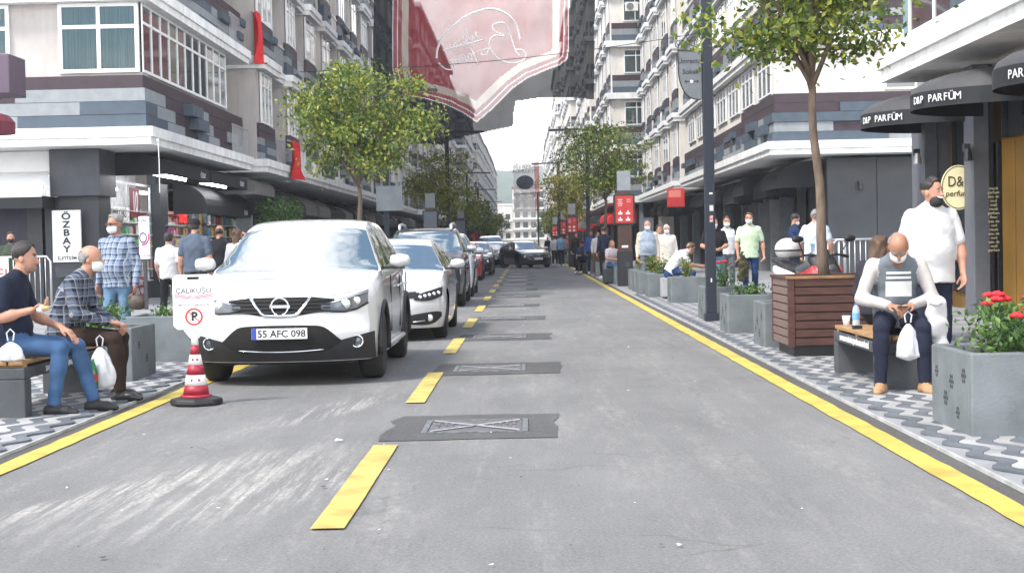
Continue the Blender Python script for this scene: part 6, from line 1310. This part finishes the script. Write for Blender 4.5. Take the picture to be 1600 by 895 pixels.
text('ÇALIKUŞU','lettering', M('dark_ink',(.05,.045,.05),.6,var=0), bo, (0,-.0195,.095), .062, depth=.002, sx=.98)
text('0362 231 33 33 - 0362 231 01 06','lettering', m_ink, bo, (0,-.0195,-.022), .019, depth=.002)
b = MB()
for sg in (-1,1):
    for q in (0,1): b.add([(sg*.025,-.0192,.03+.012*q),(sg*.155,-.0192,.045+.016*q),(sg*.155,-.0192,.052+.016*q),(sg*.025,-.0192,.036+.012*q)],[(0,1,2,3)])
b.tube([(-.03,-.019,.055),(-.01,-.019,.035),(.01,-.019,.035),(.03,-.019,.055)],.003,4); b.build('ribbon_mark', m_mag, bo)
pk = text('P','lettering', m_ink, bo, (.002,-.0195,-.122), .10, depth=.002, bold=.004); b = MB(); q = [[(r_*math.cos(a),-.0198,-.122+r_*math.sin(a)) for a in np.linspace(0,2*math.pi,33)] for r_ in (.058,.073)]; b.add(q[0]+q[1],[(i,i+1,34+i,33+i) for i in range(32)]); b.add([(-.046,-.0202,-.083),(-.040,-.0202,-.077),(.046,-.0202,-.161),(.040,-.0202,-.167)],[(0,1,2,3)]); b.build('prohibition_ring', m_neon if False else M('sign_red',(.5,.02,.02),.5,var=0), bo)
# --- lamp posts
m_pole = M('pole_navy', (.009,.015,.028), .55, var=.15, scale=3); m_lampd = M('lamp_dark', (.02,.02,.025), .4)
def lamp_post(label, x, y, h, arm, w_=.155):
    t = thing('lamp_post', label, 'lamp post', (x,y,.018), 0, 'dark lamp posts'); a = w_/2
    MB().box(-a*1.35,a*1.35,-a*1.35,a*1.35,0,.14).build('base', m_pole, t, bevel=.012); MB().box(-a,a,-a,a,.14,h).build('pole', m_pole, t, bevel=.01)
    MB().box(min(0,arm),max(0,arm),-.03,.03,h-.12,h-.05).build('arm', m_pole, t); hd = MB().box(arm-.05 if arm > 0 else arm-.55,arm+.55 if arm > 0 else arm+.05,-.11,.11,h-.14,h-.06).build('lamp_head', m_lampd, t, bevel=.02); MB().box((arm if arm > 0 else arm-.5),(arm+.5 if arm > 0 else arm),-.08,.08,h-.146,h-.1402).build('lamp_panel', m_acw, hd); return t
x0, y0 = grp(1113,505)
lp_ = lamp_post('dark navy lamp post carrying the street name sign on the right', x0, y0+.1, 5.9, -.9)
for (z,w_,h_,m) in ((1.98,.09,.025,m_cwh),(1.72,.10,.09,M('sticker_grey',(.5,.5,.5),.6,var=.3)),(1.55,.09,.1,M('sticker_red',(.55,.3,.3),.6,var=.6,scale=30)),(.62,.06,.06,m_cwh)):
    MB().box(-.01,-.01+w_-.04,-.0795,-.0785,z,z+h_).build('sticker', m, lp_)
lamp_post('left lamp post rising beside the rounded yellow-green tree', -4.05, 43.5, 5.85, 1.0); 
for (px,Y,side,l) in ((921,62,-1,'right lamp post beside the tree with wooden box'),(876,88,-1,'right lamp post among the far cafe crowd'),(843,140,-1,'far right lamp post with street signs'),(703,62,1,'left lamp post beneath the smaller tree'),(733,98,1,'second lamp post down the left kerb'),(750,128,1,'third lamp post down the left kerb'),(765,165,1,'fourth lamp post down the left kerb')):
    lamp_post(l, at(px,447,Y)[0], Y, 6.0, side*1.0)
q = thing('direction_sign', 'grey rectangular panel fixed to the left lamp post', 'sign', (at(608,447,43.3)[0],43.35,1.3)); b_, c_ = at(588,330,43.3), at(628,290,43.3); MB().box(b_[0]-q.location[0],c_[0]-q.location[0],0,.05,b_[2]-1.3,c_[2]-1.3).build('panel', m_lgrey, q, bevel=.01); MB().box(-.1,.1,.051,.09,b_[2]-1.2,b_[2]-1.1).build('clamp', m_metal, q)
# street name sign with scrollwork
sx0, sz1 = at(1060,78,y0)[0], at(1060,80,y0)[2]; sx1 = x0-.085; sz0 = at(1100,155,y0)[2]
t = thing('street_name_sign', 'grey shield street name sign with iron scrollwork on the lamp post', 'sign', (sx1,y0+.1,sz1)); w_ = sx1-sx0; h_ = sz1-sz0
pol = [(0,0),(-w_,.02)] + [(-w_*math.cos(a*.98)**.75 if a < 1.55 else 0, -h_*.36-h_*.64*math.sin(a)) for a in np.linspace(0,1.5,12)] + [(0,-h_)]
MB().prism(pol, lambda p_,q_,d: (p_,d,q_), -.015,.015).build('plate', M('sign_grey',(.13,.145,.16),.5,var=.06), t, bevel=.002)
b = MB(); pp = pol+[pol[0]]; b.tube([(p_[0],-.016,p_[1]) for p_ in pp], .009, 5); b.build('rim', m_ink, t)
text('Ümraniye','lettering', m_ink, t, (-w_*.48,-.019,-h_*.2), .105, depth=.003, sx=.95); text('Sokak','lettering', m_ink, t, (-w_*.48,-.019,-h_*.42), .105, depth=.003)
for sg in (-1,1): MB().prism([(.03,.006),(.08,.006),(.08,.022),(.115,0),(.08,-.022),(.08,-.006),(.03,-.006)], lambda p_,q_,d: (sg*p_-w_*.44,d,q_-h_*.62), -.019,-.0165).build('arrow', m_ink, t)
MB().lathe([(.024,-.019),(.024,-.0165)],(-w_*.44,0,-h_*.62),12,'y').build('emblem', m_whs, t); MB().lathe([(.009,-.021),(.009,-.0195)],(-w_*.44,0,-h_*.62),8,'y').build('emblem_dot', m_neon, t)
b = MB(); b.tube([(.0,0,.03),(-w_*.5,0,.11),(-w_*.85,0,.18),(-w_*1.05,0,.16),(-w_*1.1,0,.09),(-w_*1.0,0,.06),(-w_*.96,0,.10),(-w_*1.02,0,.12)],.008,5); b.tube([(0,0,.26),(-w_*.3,0,.16),(-w_*.55,0,.17),(-w_*.66,0,.26),(-w_*.58,0,.31),(-w_*.52,0,.26),(-w_*.57,0,.24)],.008,5); b.tube([(-w_,0,.02),(-w_*.9,0,.17)],.006,5); b.build('scrollwork', m_ink, t)
# --- menu totems
m_tot = M('totem_brown', (.055,.022,.016), .5, var=.3, scale=6); m_totr = M('totem_red_print', (.42,.022,.018), .4, var=.12)
def totem(label, x, y, red=True):
    t = thing('menu_board', label, 'sign board', (x,y,.018), 0, 'advertising boards along the kerb')
    MB().box(-.22,.22,-.12,.12,0,1.0).build('base', m_blk, t, bevel=.01); MB().box(-.2,.2,-.1,.1,1.001,1.75).build('column', m_tot, t); MB().box(-.19,.19,-.09,.09,2.72,3.28).build('top_box', m_lgrey, t, bevel=.01)
    fr_ = MB().box(-.3,.3,-.13,.13,1.75,2.62).build('frame', m_blk, t, bevel=.012); MB().box(-.19,.19,-.09,.09,2.62,2.72).build('collar', m_tot, t)
    pn = MB().box(-.25,.25,-.136,-.131,1.8,2.57).build('screen', m_totr if red else m_grey, fr_)
    if red:
        for (px_,pz) in ((-.12,2.07),(.1,2.07),(-.12,1.89),(.1,1.89)): MB().box(px_-.06,px_+.06,-.1385,-.137,pz-.025,pz+.025).build('price_tag', m_whs, pn); MB().lathe([(.022,-.1385),(.022,-.137)],(px_,0,pz+.06),10,'y').build('picture', m_whs, pn)
        for k in range(4): text(['menü','taze','lezzet','simit'][k],'lettering', m_whs, pn, (-.12,-.137,2.47-k*.055), .06, depth=.002)
        for k in range(2): text('günün','lettering', m_whs, pn, (.13,-.137,2.47-k*.06), .045, depth=.002)
    MB().lathe([(.07,-.124),(.07,-.121)],(.06,0,.62),18,'y').build('round_sticker', m_lens, t); MB().box(-.09,.09,-.105,-.101,1.10,1.16).build('label_strip', m_whs, t); return t
x, y = grp(975,448); totem('nearest red menu board on a brown column, right kerb', x+.05, y+.1); x, y = grp(895,417.5); totem('second red menu board along the right kerb', x, y); totem('third red menu board along the right kerb', 2.2, 95); totem('farthest red menu board along the right kerb', 2.2, 118)
for (px,Y,l) in ((675,58,'grey topped advertising column on the left kerb behind the off-roader'),(722,82,'second grey topped advertising column on the left kerb')): totem(l, at(px,447,Y)[0], Y, False)
# --- crowd barriers
def barrier(label, x, y, rz, L=2.0, h=1.22):
    t = thing('crowd_barrier', label, 'barrier', (x,y,.018), rz, 'steel crowd barriers'); b = MB(); a = L/2; b.tube([(-a,0,0),(-a,0,h-.1),(-a+.08,0,h),(a-.08,0,h),(a,0,h-.1),(a,0,0)],.022,8); b.tube([(-a,0,.22),(a,0,.22)],.018,8); b.build('frame', m_metal, t, smooth=True)
    n = int(L/.11)
    for k in range(1,n): MB().tube([(-a+L*k/n,0,.22),(-a+L*k/n,0,h-.01)],.0085,6).build('bar', m_metal, t, smooth=True)
    for s_ in (-1,1): MB().box(s_*a*.8-.02,s_*a*.8+.02,-.28,.28,0,.025).build('foot', m_metal, t)
barrier('steel crowd barrier behind the tree trunk at right', at(1345,447,31)[0], 31, .1, 1.15); barrier('steel crowd barrier just left of the other, half hidden by the trunk', at(1296,447,31.4)[0]-.1, 31.3, .1, .85)
barrier('steel crowd barrier by the green-shirt man on the left', at(45,447,30)[0]-.35, 30, -.15, 1.7); q = at(2,400,29.5); t = thing('banner_sheet', 'white sheet with red print tied to the left barrier', 'banner', (q[0]-.25,29.6,.9)); MB().box(-.6,.35,0,.01,-.2,.32).build('sheet', m_whs, t); text('GEL','lettering', M('sign_red',(.5,.02,.02),.5,var=0), t, (.15,-.006,.0), .3)
# --- motorcycle
def motorcycle():
    X, Y = at(1262,447,19.6)[0], 19.6; t = thing('motorcycle', 'red and white motorcycle with white top box parked behind the wooden tree box', 'motorcycle', (X,Y,.018), math.radians(20))
    mr = carpaint('moto_red',(.42,.012,.015)); mw = carpaint('moto_white',(.62,.62,.62)); mg = carpaint('moto_grey',(.10,.11,.13),.5)     # local: front = -y
    for yy in (-.68,.66):
        w_ = link('wheel', MB().lathe([(.04,-.06),(.04,.06)],(0,0,0),10,'x').mesh('hub', m_rim), t, (0,yy,.3)); b = MB(); V = []
        b.tube([(0,.255*math.cos(a),.255*math.sin(a)) for a in np.linspace(0,2*math.pi,29)],.05,8); b.build('tyre', m_tyre, w_, smooth=True)
        for k in range(5): a = k*1.2566; MB().tube([(0,.03*math.cos(a),.03*math.sin(a)),(0,.21*math.cos(a),.21*math.sin(a))],.012,6).build('spoke', m_rim, w_)
    for s_ in (-1,1): MB().tube([(s_*.09,-.68,.3),(s_*.09,-.50,.82),(s_*.07,-.44,1.0)],.024,8).build('fork', m_rim, t, smooth=True)
    def shell(name, prims, mat, v=.016): return link(name, sdf_mesh(prims, v, name, [mat]), t)
    shell('tank', [('f',(0,-.30,.86),(0,.12,.80),.15,.11,(1,0,0),.8,0,.03)], mr); shell('front_fairing', [('f',(0,-.62,.80),(0,-.36,.98),.14,.19,(1,0,0),.55,0,.02),('f',(0,-.6,.62),(0,-.45,.85),.10,.15,(1,0,0),.6,0,.04)], m_blk)
    for s_ in (-1,1): shell('side_fairing', [('f',(s_*.17,-.45,.80),(s_*.19,.05,.62),.13,.10,(0,0,1),.35,0,.03)], mr); shell('side_panel', [('f',(s_*.15,.12,.72),(s_*.13,.62,.86),.11,.06,(0,0,1),.4,0,.02)], mw); shell('tank_panel', [('f',(s_*.13,-.28,.93),(s_*.12,.05,.86),.06,.05,(0,0,1),.4,0,.02)], mg)
    shell('seat', [('f',(0,.10,.86),(0,.42,.85),.13,.13,(1,0,0),.45,0,.02),('f',(0,.40,.90),(0,.78,.98),.12,.08,(1,0,0),.45,0,.02)], m_blk); shell('engine', [('f',(0,-.25,.42),(0,.25,.42),.17,.17,(1,0,0),.9,0,.02)], m_dframe, .025); shell('mudguard', [('f',(0,-.86,.60),(0,-.55,.64),.07,.08,(1,0,0),.4,0,.01)], mr)
    tb = shell('top_box', [('e',(0,.50,1.13),(.17,.18,.15),None,0,.0,(((0,0,-1),.11),))], M('top_box_white',(.5,.5,.5),.35,var=.05)); MB().tube([(.168*math.cos(a),.50+.178*math.sin(a),1.115) for a in np.linspace(0,6.28,25)],.012,5).build('lid_seam', m_blk, tb)
    MB().tube([(-.40,-.30,1.03),(-.2,-.38,1.06),(0,-.42,1.03),(.2,-.38,1.06),(.40,-.30,1.03)],.014,8).build('handlebar', m_blk, t, smooth=True)
    for s_ in (-1,1):
        MB().tube([(s_*.30,-.33,1.045),(s_*.43,-.29,1.025)],.02,8).build('grip', m_blk, t); mi = MB().lathe([(.01,-.02),(.06,-.012),(.065,.01),(.05,.015)],(s_*.38,-.42,1.26),12,'y',.7,1.3).build('mirror', m_blk, t, smooth=True); MB().tube([(s_*.26,-.36,1.05),(s_*.36,-.41,1.22)],.008,6).build('mirror_stem', m_blk, mi)
    sc = MB(); sc.grid(lambda u,v: ((u-.5)*.30*(1-.3*v), -.50+.12*v+.12*(2*u-1)**2, 1.0+.2*v), 10, 6); sc.build('windshield', m_cglass, t, smooth=True)
    hl = MB().lathe([(.01,-.03),(.07,-.02),(.08,.02)],(0,-.62,.86),14,'y').build('headlight', m_lens, t, smooth=True)
motorcycle()
# --- hanging banners
def bannermat(name, c, tk=1.0):
    m = bpy.data.materials.new(name); m.use_nodes = True; n = m.node_tree.nodes; l = m.node_tree.links
    for x in list(n): n.remove(x)
    o = n.new('ShaderNodeOutputMaterial'); d = n.new('ShaderNodeBsdfDiffuse'); d.inputs[0].default_value = (*c,1); tr = n.new('ShaderNodeBsdfTranslucent'); tr.inputs[0].default_value = (*[min(1,x*1.2) for x in c],1); tp = n.new('ShaderNodeBsdfTransparent')
    g = n.new('ShaderNodeTexCoord'); nz = n.new('ShaderNodeTexNoise'); nz.inputs['Scale'].default_value = 1.1; nz.inputs['Detail'].default_value = 6; l.new(g.outputs['Object'], nz.inputs['Vector']); mr_ = n.new('ShaderNodeMapRange'); mr_.inputs[1].default_value = .3; mr_.inputs[2].default_value = .7; mr_.inputs[3].default_value = .24*tk; mr_.inputs[4].default_value = .34*tk; l.new(nz.outputs[0], mr_.inputs[0])
    a = n.new('ShaderNodeMixShader'); a.inputs[0].default_value = .5; b = n.new('ShaderNodeMixShader'); l.new(mr_.outputs[0], b.inputs[0]); l.new(d.outputs[0],a.inputs[1]); l.new(tr.outputs[0],a.inputs[2]); l.new(a.outputs[0],b.inputs[1]); l.new(tp.outputs[0],b.inputs[2]); l.new(b.outputs[0],o.inputs[0]); return m
YB = 56.0
shield = [(613,-170),(613,108),(619,132),(634,150),(665,155),(700,165),(725,178),(745,192),(768,172),(800,140),(825,122),(850,111),(876,102),(887,92),(889,75),(892,-170)]
edge = [(583,-170),(583,196),(612,214),(650,224),(690,226),(713,216),(760,206),(801,197),(803,172),(806,158),(840,153),(875,152),(900,153),(928,156),(930,-170)]
t = thing('hanging_banner', 'large hanging banner with red shield and white handwriting seen from behind', 'banner', tuple(at(757,100,YB)))
O_ = np.array(t.location); bm_ = [bannermat('banner_charcoal',(.02,.023,.03),.28), bannermat('banner_red',(.29,.014,.026),.75), bannermat('banner_white',(.72,.68,.66)), bannermat('banner_cream',(.52,.42,.33))]
def bpt(px, py, off=0): 
    q = at(px,py,YB)-O_; s_ = math.sin(px*.045+py*.012)*.10+math.sin(px*.11+py*.03)*.045+math.sin(py*.05+px*.013)*.07; return (q[0], q[1]+s_+off, q[2])
g_ = 1.5; nx_, ny_ = int((931-583)/g_), int((228+170)/g_)
GX, GY = np.meshgrid(583+(np.arange(nx_)+.5)*g_, -170+(np.arange(ny_)+.5)*g_, indexing='ij')
def vinside(poly):
    c = np.zeros(GX.shape,bool); j = len(poly)-1
    for i in range(len(poly)):
        (xi,yi),(xj,yj) = poly[i],poly[j]
        if yi != yj: c ^= ((yi > GY) != (yj > GY)) & (GX < (xj-xi)*(GY-yi)/(yj-yi)+xi)
        j = i
    return c
DS_ = np.full(GX.shape,999.)
for (xa,ya),(xb,yb) in zip(shield[:-1],shield[1:]):
    d_ = np.array([xb-xa,yb-ya]); t_ = np.clip(((GX-xa)*d_[0]+(GY-ya)*d_[1])/(d_@d_),0,1); DS_ = np.minimum(DS_, np.hypot(GX-xa-t_*d_[0], GY-ya-t_*d_[1]))
MM = np.zeros(GX.shape,int); si = vinside(shield); MM[si] = np.select([DS_ < 2, DS_ < 7, DS_ < 9, DS_ < 15, DS_ < 26],[2,1,2,1,3],1)[si]
KE = np.argwhere(vinside(edge)); vid = {}; V = []; F = []; MI = []
def vi(i,j):
    k_ = (i,j)
    if k_ not in vid: vid[k_] = len(V); V.append(bpt(583+i*g_, -170+j*g_))
    return vid[k_]
for i,j in KE.tolist(): F.append((vi(i,j),vi(i+1,j),vi(i+1,j+1),vi(i,j+1))); MI.append(int(MM[i,j]))
me = bpy.data.meshes.new('sheet'); me.from_pydata(V,[],F)
for m in bm_: me.materials.append(m)
me.polygons.foreach_set('material_index',MI); me.polygons.foreach_set('use_smooth',[True]*len(F)); me.update(); sheet_ = link('sheet', me, t)
m_ws = M('banner_writing',(.80,.78,.78),.8,var=0); S1 = lambda pts: [bpt(580+x*.2683, y*.2683, -.03) for x,y in pts]
def smooth(pts, n=6):
    P = [np.array(p_,float) for p_ in pts]; out = []
    for i in range(len(P)-1):
        a, b, c, d = P[max(0,i-1)],P[i],P[i+1],P[min(len(P)-1,i+2)]
        for k in range(n): u = k/n; out.append(tuple(.5*(2*b+(c-a)*u+(2*a-5*b+4*c-d)*u*u+(3*b-a-3*c+d)*u**3)))
    return out+[tuple(P[-1])]
for pts,w_ in (([(380,340),(388,280),(430,205),(520,120),(600,75),(690,55),(770,78),(825,120),(855,175),(868,232)],.030),
    ([(862,325),(838,290),(815,220),(790,160),(762,128)],.022),([(778,140),(735,140),(706,158),(725,190),(775,212),(720,212),(692,240),(695,290),(740,345),(810,370),(875,360),(903,328),(880,295),(840,292)],.022),
    ([(420,293),(540,262),(655,232)],.02),([(425,278),(432,262),(440,282),(452,258),(462,280),(474,255),(480,272),(490,250),(498,268),(512,240),(522,262),(532,232),(542,255),(560,180),(548,178),(556,250),(572,230),(590,236),(590,215),(575,222),(600,228),(616,190),(604,194),(622,222)],.014),
    ([(392,365),(430,400),(472,404),(482,385),(462,348),(500,352),(516,366),(520,325),(535,318),(548,350),(560,352),(565,318),(580,318),(585,350)],.018),([(560,262),(590,300),(624,380)],.016),([(580,318),(640,296)],.014),([(690,290),(660,288),(640,310),(655,326),(680,310),(684,292),(672,330)],.018)):
    MB().tube(S1(smooth(pts)), w_*1.35, 5).build('handwriting', m_ws, sheet_)
MB().tube([tuple(np.array(bpt(583,-170))),tuple(np.array(bpt(930,-170)))],.02,6).build('top_rope', m_ink, t)
c = [at(583,108,YB-.25), at(700,88,YB-.25), at(800,72,YB-.25), at(930,60,YB-.25)]
q0, q1 = np.array([-8.3,YB-.25,at(560,112,YB)[2]]), np.array([7.2,YB-.25,at(1000,52,YB)[2]]); t = thing('overhead_cable', 'thin dark cable stretched across the street before the banner', 'cable', tuple(q0)); MB().tube([tuple((q1-q0)*s_+np.array([0,0,-.5*math.sin(math.pi*s_)*.6])) for s_ in np.linspace(0,1,17)],.013,5).build('wire', m_ink, t); MB().box(-.06,.0,-.04,.04,-.04,.04).build('anchor', m_metal, t)
q0 = at(246,226,34); t = thing('hanging_cable', 'thin pale cable hanging from the left slab corner', 'cable', (-8.2,33.6,3.75)); MB().tube([(0,0,0),(.01,0,-.5),(.0,0,-1.15)],.012,5).build('wire', m_acw, t); MB().box(-.03,.03,-.03,.03,0,.05).build('clip', m_metal, t)
q0, q1 = at(803,330,150), at(842,252,150); t = thing('hanging_banner', 'far white and red banner with dark round picture over the street', 'banner', ((q0[0]+q1[0])/2,150,(q0[2]+q1[2])/2)); w_, h_ = (q1[0]-q0[0])/2, (q1[2]-q0[2])/2
b = MB(); b.grid(lambda u,v: ((u-.5)*2*w_*.82-w_*.18, .08*math.sin(7*u+3*v), (v-.5)*2*h_), 12, 20); b.build('sheet', bannermat('far_banner_white',(.75,.73,.72)), t, smooth=True); b = MB(); b.grid(lambda u,v: (w_*.64+u*w_*.36, .08*math.sin(7+3*v), (v-.5)*2*h_), 3, 20); b.build('red_border', bannermat('far_banner_red',(.5,.06,.06)), t, smooth=True)
b = MB(); b.lathe([(.02,-.12),(w_*.68,-.12),(w_*.68,-.10),(.02,-.10)],(-w_*.1,0,h_*.15),22,'y',.8,1); b.build('round_picture', M('banner_dark',(.03,.035,.05),.8,var=.4,scale=2), t)
for (s_,z,sz) in (('SÜPER LİG',.78,.5),('YOLUNDA',.60,.5),('SAMSUNSPOR',-.34,.36),('BÜYÜKŞEHİR',-.48,.3)):
    o = text(s_,'lettering', m_ink, t, (-w_*.15,-.14,h_*z), sz); o.scale = (-1,1,1)
t = thing('red_banner', 'narrow dark red banner hung on the far left facades', 'banner', tuple(at(822-0,0,200)*0+np.array([-7.6,215,at(796,315,215)[2]]))); b = MB(); b.grid(lambda u,v: ((u-.5)*1.2+.5*v, .1*math.sin(6*u), -v*6.5), 8, 12); b.build('sheet', m_red, t, smooth=True); MB().tube([(-.9,0,0),(.9,0,0)],.04,6).build('pole', m_metal, t)
# greenery hanging under the left awning
t = thing('hanging_ivy', 'bright green ivy hanging under an awning on the left', 'plant', (-8.45,52.0,2.75)); rr = np.random.default_rng(4); P = rr.uniform([-.5,-2.6,-.55],[.4,2.6,.3],(2600,3)); P[:,2] -= .25*np.abs(np.sin(P[:,1]*3))
leaf_cloud('leaves', P, .13, m_leafr, t, 4); MB().tube([(0,-2.6,.1),(0,2.6,.1)],.03,6).build('stem', m_bark, t)

# scraps of paper and leaves scattered over the road
b = MB(); r = random.Random(12)
for k in range(150):
    x, y = r.uniform(-3.0,2.1), 6+30*r.random()**1.6; s_ = r.uniform(.006,.022); a = r.uniform(0,6.28); b.cur = r.randrange(3)
    b.add([(x+s_*math.cos(a+q*1.57)*r.uniform(.5,1),y+s_*math.sin(a+q*1.57)*r.uniform(.5,1.3),.011+r.uniform(0,.006)) for q in range(4)],[(0,1,2,3)])
x, y = gp(530,691)[:2]; b.cur = 0; b.add([(x-.03,y,.012),(x+.03,y-.01,.02),(x+.035,y+.02,.014),(x-.02,y+.02,.026)],[(0,1,2,3)])
tag(b.build('litter', [m_cupw,m_leafa[1],M('scrap_dark',(.05,.045,.04),.8)]), 'tiny scraps of paper and leaf scattered over the road', None, None, 'stuff')
